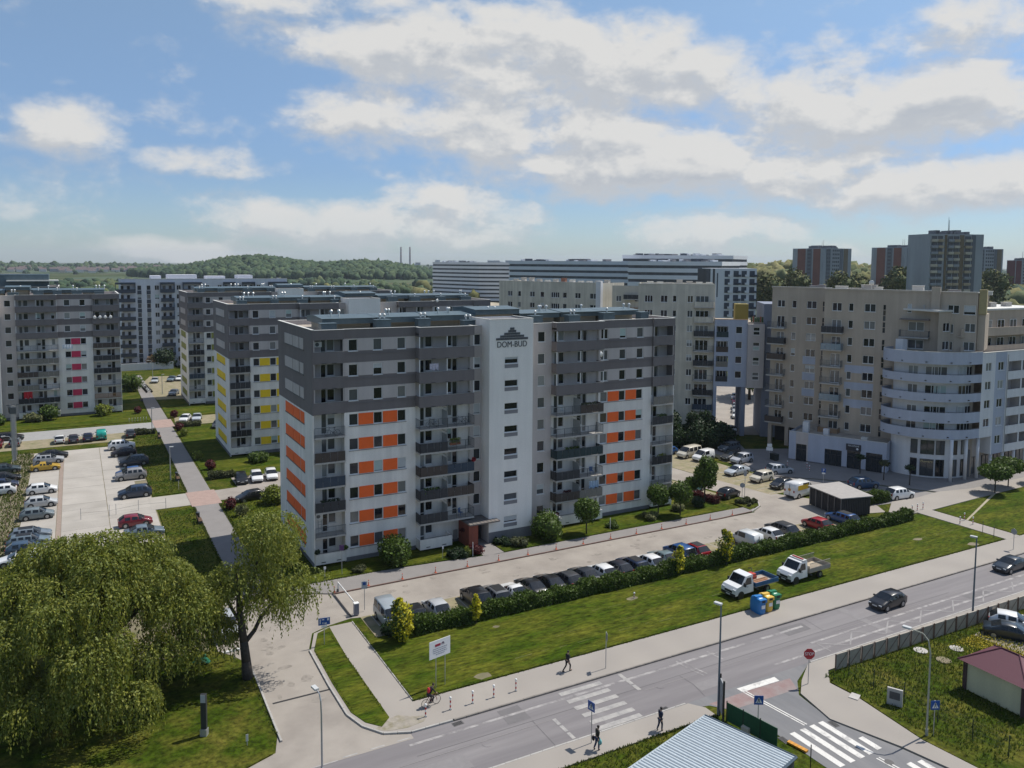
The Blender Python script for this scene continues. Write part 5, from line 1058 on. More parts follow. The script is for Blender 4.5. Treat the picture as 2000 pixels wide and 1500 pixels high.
hedge('hedge','short green hedge behind the bin shelter',96.8,103.6,74.6,1.3,1.5,GH,4200,.16)
bush('rounded dark bush at the left end of the long hedge',25.0,67.6,1.3,1.35,GD,1800,.15)
# --- young trees with yellow leaves in front of the hedge
def sapling(label,x,y,h,r,n,mix,size=.19):
    lob=[(random.uniform(-.3,.3)*r,random.uniform(-.3,.3)*r,h*f,r*k) for f,k in ((.25,.6),(.4,.9),(.55,1.),(.7,.85),(.85,.55),(.95,.3))]
    t=thing('young_tree',label,'tree',(x,y,.1),0,'young yellow leaved trees in front of the hedge'); mb=MB(); mb.path([(0,0,0),(.04,.02,h*.5),(0,0,h*.95)],[.06,.045,.015],7); mb.build('trunk',BARK,t)
    L=np.array(lob); k=rng.choice(len(L),n); d=sphere_pts(n); P=L[k,:3]+d*(L[k,3]*(.4+.65*rng.random(n)**.5))[:,None]*np.array([1,1,1.25])
    lit=(d[:,0]*.7+rng.normal(0,.55,n))>-mix  # golden leaves favour the sunward side: sunlight put into the leaf colour
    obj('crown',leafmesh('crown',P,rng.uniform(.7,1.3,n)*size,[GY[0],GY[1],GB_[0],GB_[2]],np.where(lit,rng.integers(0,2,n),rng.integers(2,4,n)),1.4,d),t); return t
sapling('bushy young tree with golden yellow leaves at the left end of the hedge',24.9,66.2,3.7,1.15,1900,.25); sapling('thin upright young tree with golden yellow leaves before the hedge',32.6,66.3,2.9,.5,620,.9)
sapling('small young tree with golden yellow top before the blue parked car',57.8,66.6,3.2,.75,650,.5); sapling('taller young tree with green and yellow leaves by the silver van',64.5,66.4,4.0,.95,1100,.1)
# --- around the orange block
lolly('round clipped tree left of the white lower balcony',56.2,82.6,4.6,1.55); lolly('round clipped tree at the right corner of the orange block, in front of the wall',69.2,84.4,4.4,1.5); lolly('round clipped tree furthest right in the lawn of the orange block',71.8,82.9,4.8,1.55); lolly('small round tree behind the right corner of the orange block',77.4,87.2,3.6,1.0,n=1500)
tree('broadleaf_tree','taller egg shaped green tree at the corner of the car lot',78.6,85.6,[(0,0,4.2,1.6),(.4,.3,5.2,1.3),(-.5,.2,3.4,1.2),(.5,-.4,3.6,1.2),(0,0,6.0,.9)],[([(0,0,0),(0,0,3),(0,0,5)],[.12,.1,.05])],3800,.24,GB_)
t=bush('large ball shaped bush with white flowers right of the stair tower',51.2,83.6,1.75,3.1,GB_,3600,.2,name='flowering_bush',lob=9)
n=160; d=sphere_pts(n); d[:,1]=-np.abs(d[:,1]); obj('blossom',leafmesh('blossom',d*np.array([1.9,1.9,1.55])+np.array([0,0,1.6]),.14,mat('white_blossom',(.65,.63,.55)),None,1.),t)
t=bush('large ball shaped green bush left of the block entrance',31.0,84.6,1.75,3.3,GB_,3600,.2,name='flowering_bush',lob=9)
bush('small dark shrub on the lawn by the left corner of the block',26.8,83.9,.7,.8,GDUL,700,.13); bush('low spreading dark juniper beside the entrance path',38.2,82.9,1.3,1.1,GD,1700,.15); bush('small yellow green shrub beside the red ball bush',39.7,82.9,.55,1.0,GYG,500,.13); bush('dark red ball bush at the entrance path',40.6,82.6,.75,1.25,GR_,900,.13)
bush('low clipped dark hedge bed right of the entrance path',45.0,84.2,1.3,.8,GD,1500,.14); bush('grassy pale clump right of the entrance path',46.6,83.0,1.2,1.0,GDUL,1200,.16); bush('low dark bush beside the white post on the lawn',60.6,83.3,1.1,.8,GB_,900,.14); bush('bush with whitish flowers under the round tree',67.2,83.4,1.2,1.0,GP,1100,.14); bush('pale shrub under the right hand round tree',72.8,84.6,.9,1.1,GP,800,.14); bush('dark shrub between the round trees and the red hedge',76.6,84.6,1.0,1.6,GD,1000,.16)
bush('pale grassy planting on the kerbed island with two signs',84.1,82.7,1.5,.75,GDUL,2600,.16,ry=1.9,lob=12)
bush('bright yellow green shrub by the lot behind the orange block',76.6,91.5,1.4,1.8,GYG,1000,.2)
# --- dark trees by the cream building
DT='dark trees beside the cream building'
for k,(x,y,h,r) in enumerate(((99.5,118.5,7.2,2.3),(102.6,115.2,6.2,2.3),(105.6,115.0,6.6,2.2),(107.8,112.8,4.2,1.9),(103.9,111.5,3.6,1.9),(100.8,112.8,4.6,2.0),(97.0,114.5,5.6,2.0))):
    lab=('tallest dark tree in the clump by the cream building','dark tree left of the clump centre by the cream building','dark tree under the dark balconies of the cream building','low dark tree at the right end of the clump by the drive','low dark bush in front of the clump by the parked estate cars','dark bush behind the white panel van','dark tree behind the white minibus at the end of the orange block')[k]
    tree('dark_tree',lab,x,y,[(0,0,h*.35,r),(.4,.2,h*.6,r*.8),(-.3,.3,h*.8,r*.55),(.6,-.6,h*.4,r*.8),(-.7,-.3,h*.45,r*.7)],[([(0,0,0),(0,0,h*.6)],[.2,.1])],2600,.34,GD,DT)
# --- right side: flat round trees, street saplings
lolly('flat round clipped tree on the lawn at right, the front one',121.6,69.3,4.4,2.3,GB_,3600,.46,size=.26); lolly('flat round clipped tree on the lawn at right, the one behind',127.0,70.4,4.6,2.4,GB_,3200,.46,size=.26); lolly('flat round clipped tree on the lawn touching the right edge of the picture',133.5,69.0,4.5,2.2,GB_,2600,.46,size=.26)
for (x,y,lab,m,n) in ((112.9,86.3,'bare looking street sapling in front of the door sign',GD,160),(112.9,81.9,'street sapling with a small brownish crown by the shopfront',GDUL,420),(113.8,78.0,'thin street sapling before the curved corner',GD,150)):
    lolly(lab,x,y,3.3,.85,m,n,.6,group='thin street trees by the shops',size=.18)
# --- around the other blocks
lolly('round tree with reddish tips at the foot of the yellow panelled block',34.0,142.0,4.6,1.5,n=1700); bush('yellow green shrub beside the parking behind the orange block',24.0,114.0,1.9,2.6,GYG,1500,.22); bush('round green shrub below the yellow panelled block by the parked cars',26.8,139.3,1.7,1.7,GB_,1200,.2)
bush('broad dark bush at the corner of the olive panelled block',32.0,199.6,2.6,3.6,GD,1500,.36); bush('green bush at the left foot of the magenta panelled block',-5.6,196.6,2.0,3.2,GB_,1000,.34); bush('whitish flowering bush left of the green bush at the magenta block',-8.4,195.4,1.8,2.0,GP,800,.3); bush('green bush under the balconies of the magenta panelled block',4.8,197.0,1.7,2.6,GYG,800,.32); bush('dark green bush at the left picture edge by the magenta block',-14.6,195,1.6,2.4,GB_,600,.32)
bush('big dark green bush right of the magenta panelled block',12.2,232,3.0,4.2,GB_,1300,.4); bush('dark evergreen by the foot of the white block',25.5,276,3.2,6.0,GD,1300,.45); bush('tan flowering tree by the foot of the white block',21.8,277,2.2,4.0,LM('tan_leaf',(.19,.12,.06)),900,.4); bush('reddish dark tree right of the evergreen by the white block',32.0,276,3.0,4.6,LM('rust_leaf',(.07,.05,.03)),900,.42)
for k,(x,y,m,lab) in enumerate(((17.9,172.5,GR_,'dark red columnar bush by the path near the lamp'),(18.2,166.8,GYG,'yellow green bush by the path above the shadow'),(18.0,145.5,GYG,'yellow green bush on the lawn edge beside the shadowed path'),(18.9,137.6,GR_,'dark red bush on the lawn left of the yellow block cars'),(18.1,114.0,GR_,'dark red bush on the lawn near the pram on the path'),(18.9,110.0,GP,'white flowering bush on the lawn beside the lower path'),(18.4,187.5,GR_,'dark red bush near the far path crossing'),(11.8,196.0,GR_,'dark red bush at the right foot of the magenta block'))):
    bush(lab,x,y,.6,1.6,m,420,.2,lob=3)
bush('round green bush by the path beside the white flowering one',20.6,104.5,1.6,1.9,GYG,1100,.2); bush('green bush in the lawn shade at the end wall of the orange block',20.0,92,1.4,1.5,GB_,900,.2)
tree('broadleaf_tree','yellow green tree hiding the lower end wall of the orange block',18.4,84.8,[(0,0,3.4,1.7),(.8,.4,4.6,1.4),(-.8,.2,4.4,1.3),(.2,-.5,5.6,1.1),(1.2,-.3,3.3,1.2)],[([(0,0,0),(.1,0,2.5),(0,0,4.6)],[.16,.12,.05])],3600,.2,[GW[0],GW[1],GB_[0],GW[3]],core=False,inner=.3)
# --- trees between the far buildings, and at the right edge
for k,(px,py,h,r,m,lab) in enumerate(((150,148,11,4.2,GB_,'leafy tree behind the yellow terrace shed of the gate house'),(156,152,13,4.6,GD,'darker leafy tree behind the gate house roof'),(214,196,17,6.5,GB_,'broad green tree at the foot of the white block with navy windows'),(236,196,22,8,GD,'tall dark tree right of the white block with navy windows'),(236,210,20,7,GB_,'round green tree behind the beige building left end'),(200,118,24,7.5,GD,'dark tree behind the right end of the beige building'),(192,104,21,6.5,GB_,'green tree at the right edge behind the white wing'),(222,116,26,8,GD,'tall dark tree behind the right end of the beige building'))):
    tree('broadleaf_tree',lab,px,py,[(0,0,h*.62,r),(r*.5,.3,h*.75,r*.7),(-r*.5,.4,h*.7,r*.7),(.2,-r*.5,h*.6,r*.75),(0,0,h*.86,r*.6)],[([(0,0,0),(0,0,h*.6)],[.4,.2])],2600,.75,m,'trees between the far buildings')
for k in range(10):
    a=(k+random.uniform(.1,.9))/10; x=330+a*160; y=330-a*70+random.uniform(-25,25); h=random.uniform(26,34)
    o=tree('broadleaf_tree','pale yellow green tree on the slope below the red striped towers, %s'%('leftmost','second from the left','third from the left','fourth from the left','fifth from the left','fifth from the right','fourth from the right','third from the right','second from the right','rightmost')[k],x,y,[(0,0,h*.6,9),(5,2,h*.75,6.5),(-5,1,h*.7,6),(0,-4,h*.55,7),(0,0,h*.88,5)],[([(0,0,0),(0,0,h*.6)],[.5,.3])],1700,1.3,[FB[0],FB[1],FB[2]],'pale trees on the slope below the towers')
# --- loose grass tufts and flowers
def tufts(name,polys,n,h,mats,wid=.05):
    P=[]
    for (x0,x1,y0,y1) in polys:
        k=int(n*(x1-x0)*(y1-y0)/sum((b-a)*(d-c) for a,b,c,d in polys)); P.append(np.stack([rng.uniform(x0,x1,k),rng.uniform(y0,y1,k),np.full(k,.1)],1))
    P=np.concatenate(P); n=len(P); H=rng.uniform(.5,1.3,n)*h; d=rng.normal(0,.35,(n,3)); d[:,2]=1
    a=rng.uniform(0,2*PI,n); b=np.stack([np.cos(a),np.sin(a),np.zeros(n)],1)*wid*rng.uniform(.6,1.5,n)[:,None]
    V=np.stack([P-b,P+b,P+d*H[:,None]],1).reshape(-1,3); o=obj(name,np_mesh(name,V,np.arange(3*n).reshape(n,3),mats,rng.integers(0,len(mats),n))); tag(o,kind='stuff')
TG=[mat('grass_blade_a',(.07,.105,.01),.8,.3,1,trans=.4),mat('grass_blade_b',(.12,.13,.02),.8,.3,1,trans=.4),mat('grass_blade_c',(.045,.075,.006),.8,.3,1,trans=.4)]
tufts('grass_tufts',[(54,90,30,44.2)],16000,.24,TG,.05); tufts('grass_tufts',[(28,42,38,43.8)],3000,.16,TG,.05); tufts('grass_tufts',[(9.4,13.6,84,117),(9.4,13.6,126,170),(17.5,24,84,117)],7000,.18,TG,.07); tufts('grass_tufts',[(-10,-7.1,105,164)],3000,.3,TG,.08)
tufts('grass_edge',[(22.3,101.8,56.42,56.68),(22.3,22.5,56.6,72),(19.68,19.88,56,71),(17.6,17.75,57,68),(26,42,43.7,43.95),(17.5,41,82.9,83.2),(44,79,81.7,81.95),(105,150,56.4,56.7),(11.75,12.0,57,68),(13.55,13.95,84,117),(13.55,13.95,126,171),(17.05,17.5,84,117)],15000,.12,TG,.05)
n=2600; P=np.stack([rng.normal(71.6,1.3,n)+.0,rng.uniform(37.5,42.4,n),rng.uniform(.15,.38,n)],1); P[:,0]+=(P[:,1]-40)*-.15
tag(obj('yellow_flowers',leafmesh('yellow_flowers',P,.085,FLOWER,None,1.)),kind='stuff')
# ------------------------------------------------------------------ vehicles
CG=mat('car_glass',(.012,.015,.018),.04,.1,spec=.6); RIM=mat('alloy_rim',(.35,.36,.37),.3,.08,metal=.7); LAMP=mat('headlamp',(.55,.57,.58),.1,.05); TAIL=mat('tail_lamp',(.25,.01,.01),.25,.05); PLATE=mat('number_plate',(.62,.62,.6),.5,.03); TRIM=mat('black_trim',(.015,.015,.016),.5,.08)
PAINT={}
def paint(c):
    if c not in PAINT: PAINT[c]=mat('car_paint_%d'%len(PAINT),c,.32,.03,2,coat=.5,spec=.45)
    return PAINT[c]
BASEP=paint((.5,.5,.5))
# L,W,H,hood len,hood z,cowl z,screen run,rear run,tail len,tail z,belt,cabin narrowing,solid side from (fraction) or None
KIND={'hatch':(4.05,1.74,1.47,.95,.80,1.0,.78,.55,.12,1.0,.96,.80,None),'sedan':(4.6,1.80,1.44,1.15,.80,.98,.85,.75,.62,1.02,.95,.78,None),'estate':(4.6,1.80,1.48,1.15,.82,1.0,.82,.42,.10,1.0,.97,.80,None),
'suv':(4.5,1.86,1.68,1.05,.98,1.16,.72,.50,.10,1.12,1.10,.82,None),'mpv':(4.4,1.80,1.68,.85,.92,1.12,.95,.32,.06,1.05,1.05,.84,None),'coupe':(4.3,1.80,1.33,1.25,.76,.93,.85,.95,.35,.98,.90,.74,None),
'van':(5.2,1.98,2.3,.75,1.1,1.35,.85,.06,.02,1.4,1.25,.93,.34),'smallvan':(4.3,1.80,1.84,.85,.95,1.15,.80,.06,.02,1.1,1.1,.88,.42),'minibus':(4.9,1.92,1.95,.70,1.0,1.22,.85,.12,.04,1.2,1.15,.88,None),'soul':(4.1,1.79,1.62,.85,.95,1.1,.55,.28,.05,1.1,1.08,.86,None)}
def loft(secs):
    """closed half-sections (x,z) mirrored, lofted along y"""
    return secs
def car_proto(kind):
    L,W,H,hl,hz,cz,ws,rr,tl,tz,belt,nar,solid=KIND[kind]; w=W/2; yf=L/2
    y_c=yf-hl; y_r=y_c-ws; y_b0=-yf+tl; y_re=y_b0+rr
    wr=w*nar
    st=[(yf,.34,hz-.20,w*.80,0),(yf-.10,.24,hz-.09,w*.92,0),(yf-.35,.2,hz-.01,w*.985,0),(y_c,.2,cz,w,0),(y_r,.2,H*.975,w,1)]
    n=3 if kind in('mpv','minibus','estate','suv') else 2
    cab=y_r-y_re; piv=[y_r-cab*(k+1)/(n) for k in range(n-1)]
    for p in piv: st+=[(p+.05,.2,H,w,1),(p-.05,.2,H,w,1)]
    st+=[(y_re+.04,.2,H*.985,w,1),(y_b0,.2,tz,w*.985,0)]
    if tl>.2: st+=[(-yf+.06,.24,tz-.04,w*.93,0)]
    st+=[(-yf,.34,tz-.16 if tl<=.2 else tz-.12,w*.90,0)]
    body=MB(); glass={'windscreen':MB(),'rear_window':MB()}
    rings=[]
    for (y,z0,zt,ww,c) in st:
        if c: R=[(ww*.88,z0),(ww*.99,.42),(ww,.70),(ww*.965,belt),(wr,zt-.07),(wr*.86,zt-.005),(0,zt+.02)]
        else: R=[(ww*.88,z0),(ww*.99,min(.42,zt-.2)),(ww,min(.66,zt-.12)),(ww*.975,min(belt,zt-.045)),(ww*.90,zt-.012),(ww*.66,zt+.008),(0,zt+.02)]
        rings.append([(x,y,z) for x,z in R]+[(-x,y,z) for x,z in R[-2::-1]])
    N=len(rings[0])
    cabi=[i for i,s in enumerate(st) if s[4]]
    base=len(body.v); 
    for r in rings: body.v+=r
    for i in range(len(rings)-1):
        for j in range(N-1):
            ids=(i*N+j,i*N+j+1,(i+1)*N+j+1,(i+1)*N+j); q=[body.v[k] for k in ids]; jj=j if j<N//2 else N-2-j
            tgt=None
            if st[i][4]==0 and st[i+1][4]==1 and jj>=4: tgt='windscreen'
            elif st[i][4]==1 and st[i+1][4]==0 and jj>=4 and not solid: tgt='rear_window'
            elif st[i][4] and st[i+1][4] and jj==3 and abs(st[i][0]-st[i+1][0])>.15: tgt='side'
            elif jj==3 and (st[i][4]!=st[i+1][4]): tgt='side' if (st[i][4]==0 and not solid) or (solid and st[i][4]==0) else None
            if solid and tgt=='side':
                frac=(y_r-(st[i][0]+st[i+1][0])/2)/max(cab,.1)
                if frac>.55: tgt=None
            body.f.append(ids); body.m.append(0)
            if tgt:
                c=sum((Vector(p) for p in q),Vector())/4; nv=(Vector(q[1])-Vector(q[0])).cross(Vector(q[3])-Vector(q[0])).normalized()
                if nv.dot(c-Vector((0,c.y,.6)))<0: nv=-nv
                e=.07 if tgt=='side' else .0
                q2=[tuple(Vector(p)+(c-Vector(p)).normalized()*min(e,(c-Vector(p)).length*.3)+nv*.012) for p in q]
                g=glass['windscreen'] if tgt=='windscreen' else glass['rear_window'] if tgt=='rear_window' else glass.setdefault('side_window_%d'%len(glass),MB()); g.quad(*q2)
    body.f.append(tuple(range(N-1,-1,-1))); body.m.append(0); o=(len(rings)-1)*N; body.f.append(tuple(range(o,o+N))); body.m.append(0)
    wr_=.33 if H<1.6 else .36; wy=(yf-.82,-yf+.80 if kind not in('van','minibus') else -yf+1.0)
    t=thing('parked_car','car','car'); bo=body.build('body',[BASEP,TRIM],t,smooth=True)
    for nm,g in glass.items():
        if g.f: g.build('side_window' if nm.startswith('side') else nm,CG,t)
    for y in wy:   # dark wheel arches
        for s in (-1,1):
            a=MB(); a.tube((s*(w-.06),y,wr_-.01),(s*(w+.004),y,wr_-.01),wr_+.075,wr_+.075,16); a.build('wheel_arch',TRIM,t)
    tyre=MB(); tyre.tube((-.11,0,0),(.11,0,0),wr_,wr_,18); tm=tyre.mesh('wheel',RUBBER); rim=MB(); rim.tube((-.118,0,0),(.118,0,0),wr_*.64,wr_*.64,12); 
    for k in range(5): u=2*PI*k/5; rim.tube((0,0,0),(0,.3*wr_*math.cos(u),.3*wr_*math.sin(u)),.02,.02,4)
    rm=rim.mesh('rim',RIM)
    for y in wy:
        for s in (-1,1): wo=obj('wheel',tm,t,(s*(w-.085),y,wr_)); obj('rim',rm,wo)
    m=MB(); zz=hz-.26
    for s in (-1,1):
        hb=MB(); hb.box(s*w*.5 if s>0 else -w*.84,w*.84 if s>0 else -w*.5,yf-.13,yf-.012,zz,zz+.15); hb.build('headlight',LAMP,t)
        tb=MB(); 
        if tl>.2: tb.box(s*w*.45 if s>0 else -w*.86,w*.86 if s>0 else -w*.45,-yf-.012,-yf+.1,tz-.32,tz-.17)
        else: tb.box(s*w*.66 if s>0 else -w*.89,w*.89 if s>0 else -w*.66,-yf-.014,-yf+.12,tz-.42,tz-.06 if not solid else tz-.1)
        tb.build('tail_light',TAIL,t)
        mi=MB(); mi.box(s*(w-.02) if s>0 else -w-.17,w+.17 if s>0 else -w+.02,y_c-ws*.35-.08,y_c-ws*.35+.06,belt-.02,belt+.14); mi.build('mirror',BASEP,t)
    m.box(-w*.46,w*.46,yf-.1,yf-.004,zz-.02,zz+.12,0); m.box(-w*.72,w*.72,yf-.1,yf+.01,.26,.42,0); m.box(-w*.7,w*.7,-yf-.01,-yf+.08,.28,.46,0); m.build('grille',TRIM,t)
    for y,s in ((yf+.012,1),(-yf-.014,-1)):
        p=MB(); p.box(-.26,.26,min(y,y-s*.02),max(y,y-s*.02),.47 if s>0 else .55,.58 if s>0 else .66); p.build('number_plate',PLATE,t)
    if solid:   # rear doors of a van
        d=MB(); d.box(-.012,.012,-yf-.03,-yf+.05,.45,H*.9); d.box(-w*.8,w*.8,-yf-.02,-yf+.05,.42,.46); d.build('door_gap',TRIM,t)
    return t
CARP={k:car_proto(k) for k in KIND}
CUSED={}
for k,o in CARP.items(): o.name='parked_car'
def car(kind,col,x,y,head,label,group=None,cat=None,name='parked_car',roof=None,z=.02):
    """head: direction the nose points, degrees from +x"""
    p=CARP[kind]; first=kind not in CUSED; o=p if first else copy_tree(p); CUSED[kind]=1
    o.name=name; o.location=(x,y,z); o.rotation_euler=(0,0,R_(head-90+random.uniform(-1.2,1.2))); tag(o,label,cat or ('van' if kind in('van','smallvan','minibus') else 'car'),group)
    m=paint(col)
    for c in o.children:
        if c.name.startswith(('body','mirror')): c.material_slots[0].link='OBJECT'; c.material_slots[0].material=m if not (c.name.startswith('mirror') and col==BLK) else TRIM
    if roof:
        L,W,H=KIND[kind][:3]; mb=MB(); mb.box(-W*.30,W*.30,-L*.28,L*.06,H-.02,H+.028); mb.build('roof_panel',roof,o)
    return o
WHT=(.70,.70,.69); BLK=(.012,.012,.014); SIL=(.36,.37,.38); GRY=(.13,.135,.14); DGR=(.05,.052,.056); NAV=(.015,.025,.06); BLU=(.02,.075,.22); RED=(.30,.012,.018); DRED=(.17,.012,.022); YEL=(.42,.26,.02); TEA=(.02,.16,.19); GRN=(.015,.03,.025); BEI=(.55,.51,.42); GBL=(.12,.16,.19); ICE=(.30,.34,.37)
G1='cars parked in a row along the hedge'
for k,(kd,c,x,dy,lab,rf) in enumerate((
 ('minibus',ICE,25.5,0,'pale silver people carrier van at the left end of the hedge row',None),('hatch',BLK,27.8,-.1,'black car between the pale van and the silver car',None),('hatch',(.42,.43,.44),30.2,-.05,'silver hatchback right of the black car, beside the empty bay',None),
 ('suv',BLK,34.7,.25,'black car right of the empty bay in the hedge row',None),('estate',GRY,36.8,.1,'grey car left of the first white car in the hedge row',TRIM),('coupe',WHT,38.9,-.1,'white coupe, the leftmost white car of the hedge row',None),('sedan',BLK,41.0,.1,'black car just right of the white coupe',None),
 ('sedan',BLK,43.3,.05,'black car fourth to the left of the middle white hatchback',None),('hatch',DGR,45.5,0,'dark grey hatchback between two darker cars in the hedge row',None),('sedan',(.03,.035,.045),47.7,.05,'blue black car touching the middle white hatchback',None),('hatch',WHT,50.0,-.05,'white hatchback in the middle of the hedge row',None),
 ('hatch',(.02,.022,.03),52.1,.05,'dark car right of the middle white hatchback',None),('estate',NAV,54.2,0,'dark blue car left of the right hand white hatchback',None),('hatch',WHT,56.5,-.1,'white hatchback with dark windows left of the grey green car',None),('sedan',(.14,.19,.20),58.7,0,'grey green car behind the small yellow tree',None),
 ('mpv',BLU,61.4,.5,'bright blue car at the right end of the hedge row group',None),('hatch',RED,63.6,.4,'red car parked beside the bright blue one',TRIM),('smallvan',(.6,.61,.6),71.6,.2,'white small van with dark rear behind the taller yellow green tree',None),('hatch',WHT,75.7,.5,'white hatchback beside the covered pickup',None),('suv',DGR,78.3,.7,'dark pickup with a black cover at the right of the white hatchback',TRIM),
 ('hatch',RED,84.4,.4,'bright red car standing alone by the hedge',None),('estate',BLU,89.4,.5,'blue estate car at the far right end of the hedge by the bin shelter',None))):
    car(kd,c,x,70.3+dy,-90 if k in(0,) else 90,lab,G1,roof=rf)
G2='cars on the lot beside the blue shops'
for kd,c,x,y,h,lab in (('sedan',(.42,.46,.50),94.6,95.6,186,'pale silver saloon nearest the big white van row, at the left end'),('soul',BEI,95.1,90.7,186,'boxy cream white car with a flat roof on the lot'),('hatch',BLK,95.0,86.5,186,'black car between the cream car and the white van'),('van',WHT,94.2,82.2,8,'tall white delivery van with yellow graphics seen from behind'),
 ('mpv',(.38,.40,.43),101.3,92.7,-12,'silver people carrier parked nose right behind the cream car'),('mpv',(.42,.43,.46),101.0,101.0,186,'silver people carrier under the gate in the shaded drive row'),('estate',DGR,101.2,103.6,190,'dark estate car beside the silver people carrier in the drive row'),('suv',(.08,.10,.12),105.2,108.4,186,'dark grey blue car third in the drive row towards the gate'),('sedan',BLK,107.4,110.8,186,'black car fourth in the drive row towards the gate'),
 ('minibus',BEI,95.6,108.4,190,'cream white minibus behind the white panel van'),('smallvan',WHT,96.2,105.4,190,'small white panel van with a roof hatch'),('hatch',BLU,93.2,111.4,190,'blue car half hidden behind the cream minibus'),('hatch',BLK,84.2,86.6,12,'black hatchback beside the dark red hedge'),('hatch',TEA,81.6,91.4,12,'turquoise car behind the egg shaped tree'),('coupe',YEL,78.0,96.5,12,'yellow car behind the right corner of the orange block'),
 ('suv',(.015,.055,.12),106.4,80.6,-15,'dark blue estate car in front of the shop door sign'),('suv',WHT,106.3,74.4,-8,'white off roader with a black sunroof by the walkway'),('suv',BLK,115.4,119.6,186,'black car under the gate house bridge')):
    o=car(kd,c,x,y,h,lab,G2)
    if kd=='van':
        mb=MB(); mb.box(.995,1.003,-1.9,.6,1.25,1.95); mb.build('side_graphic',mat('yellow_graphic',(.65,.42,.02),.5,.25,1.5),o); mb=MB(); mb.box(-.22,.22,-2.62,-2.605,1.15,1.5); mb.build('rear_graphic',mat('orange_graphic',(.5,.24,.03),.5,.2,4),o)
for k,(c,x,y,lab) in enumerate((((.5,.5,.5),129.9,131.9,'white car nearest the gate in the sunny courtyard'),(SIL,134.4,136.6,'silver car second in the sunny courtyard row'),(ICE,137.6,139.9,'pale blue grey car third in the sunny courtyard row'),((.33,.03,.06),143.2,145.8,'red car in the sunny courtyard row'),(WHT,147.6,150.6,'white car furthest in the sunny courtyard row'))): car(('sedan','hatch')[k%2],c if k else WHT,x,y,226,lab,'cars in the courtyard behind the gate')
G3='cars on the concrete parking lot'
for kd,c,x,y,h,lab in (('sedan',BLK,-4.0,158.2,0,'black car at the far end of the left row on the concrete lot'),('estate',SIL,-4.6,154.8,0,'silver estate behind the yellow car'),('coupe',YEL,-4.9,149.6,0,'yellow car on the concrete lot'),('hatch',WHT,-5.0,134.9,0,'white hatchback alone on the concrete lot, left row'),('hatch',(.45,.46,.46),-4.9,127.5,0,'light silver hatchback below the white one on the concrete lot'),('hatch',(.15,.18,.19),-5.2,121.7,0,'grey blue hatchback at the fence line on the concrete lot'),
 ('estate',(.14,.17,.20),-5.6,112.9,0,'dark grey blue estate, topmost of the lower left cluster'),('estate',GBL,-5.7,110.2,0,'grey blue estate second in the lower left cluster'),('hatch',(.04,.07,.11),-5.9,107.5,0,'dark blue hatchback third in the lower left cluster'),('estate',WHT,-6.3,103.9,180,'white estate with a dark roof panel beside the willow'),
 ('suv',WHT,6.8,160.3,0,'white off roader at the top of the right row on the concrete lot'),('hatch',(.02,.016,.02),6.8,154.5,180,'very dark purple hatchback on the concrete lot'),('suv',(.02,.03,.045),8.0,146.6,180,'dark blue off roader on the concrete lot'),('hatch',BLU,6.9,139.3,180,'bright blue car behind the grey crossover'),('suv',(.24,.235,.235),7.0,137.3,180,'grey crossover before the bright blue car'),('suv',(.02,.035,.065),6.9,126.6,180,'dark blue crossover alone on the concrete lot'),('hatch',DRED,6.1,112.6,0,'dark red hatchback on the concrete lot'),('sedan',GBL,6.8,107.6,0,'grey blue saloon half hidden by the willow crown'),
 ('estate',(.05,.07,.08),-10.7,150.6,0,'dark grey estate at the left picture edge, highest of four'),('estate',BLK,-10.4,144.4,0,'black estate at the left picture edge'),('hatch',NAV,-10.2,140.4,0,'dark blue car at the left picture edge'),('hatch',WHT,-10.3,136.8,180,'white car at the left picture edge')):
    car(kd,c,x,y,h,lab,G3,roof=TRIM if 'roof panel' in lab else None,z=.04)
G4='cars along the road by the magenta block'
for kd,c,x,y,h,lab in (('hatch',WHT,-3.2,171.2,90,'white hatchback in the far bay row, leftmost of four'),('hatch',(.05,.045,.06),-.9,170.6,90,'dark hatchback right of the white one in the far bay row'),('hatch',NAV,1.5,170.8,90,'dark blue hatchback beside the green van in the far bay row'),('smallvan',(.01,.30,.25),3.8,171.4,90,'bright turquoise green van in the far bay row'),('hatch',DGR,8.8,170.9,90,'dark car by the gate posts in the far bay row'),('estate',DRED,-13.2,172.2,90,'dark red car at the left picture edge in the far bay row'),('estate',(.12,.14,.16),-10.4,172.4,90,'grey estate by the lattice pole in the far bay row'),('estate',BLK,-11.5,177.8,0,'black car driving past the lattice pole'),
 ('hatch',WHT,20.1,182.3,250,'white car parked by the path crossing near the olive block'),('sedan',(.45,.48,.52),22.5,182.5,260,'pale silver car beside the white one near the olive block'),('hatch',DGR,25.3,172.6,250,'dark car at the corner of the yellow panelled block'),('hatch',(.4,.42,.42),19.3,244.3,260,'silver car at the far lot nearest the motorcycles'),('sedan',GBL,23.8,245.6,250,'grey blue car at the far lot'),('hatch',WHT,26.0,245.8,250,'white car half hidden by the olive panelled block'),('sedan',(.1,.12,.15),21.7,219.7,250,'dark silver car on the far lot before the yellow bush'),
 ('hatch',BLK,22.0,127.6,265,'black car left of two white ones beside the end of the orange block'),('hatch',WHT,24.3,127.6,265,'white car between the black one and the other white one'),('hatch',WHT,26.6,127.8,265,'white car tucked against the end wall of the orange block'),('hatch',BLK,21.4,117.2,190,'black hatchback on the side drive by the pink crossing')):
    car(kd,c,x,y,h,lab,G4)
car('hatch',BLK,71.2,50.6,180,'dark hatchback driving along the street',None,'car','moving_car'); car('sedan',(.016,.024,.035),92.4,50.5,180,'dark blue black saloon driving in from the right edge of the street',None,'car','moving_car')
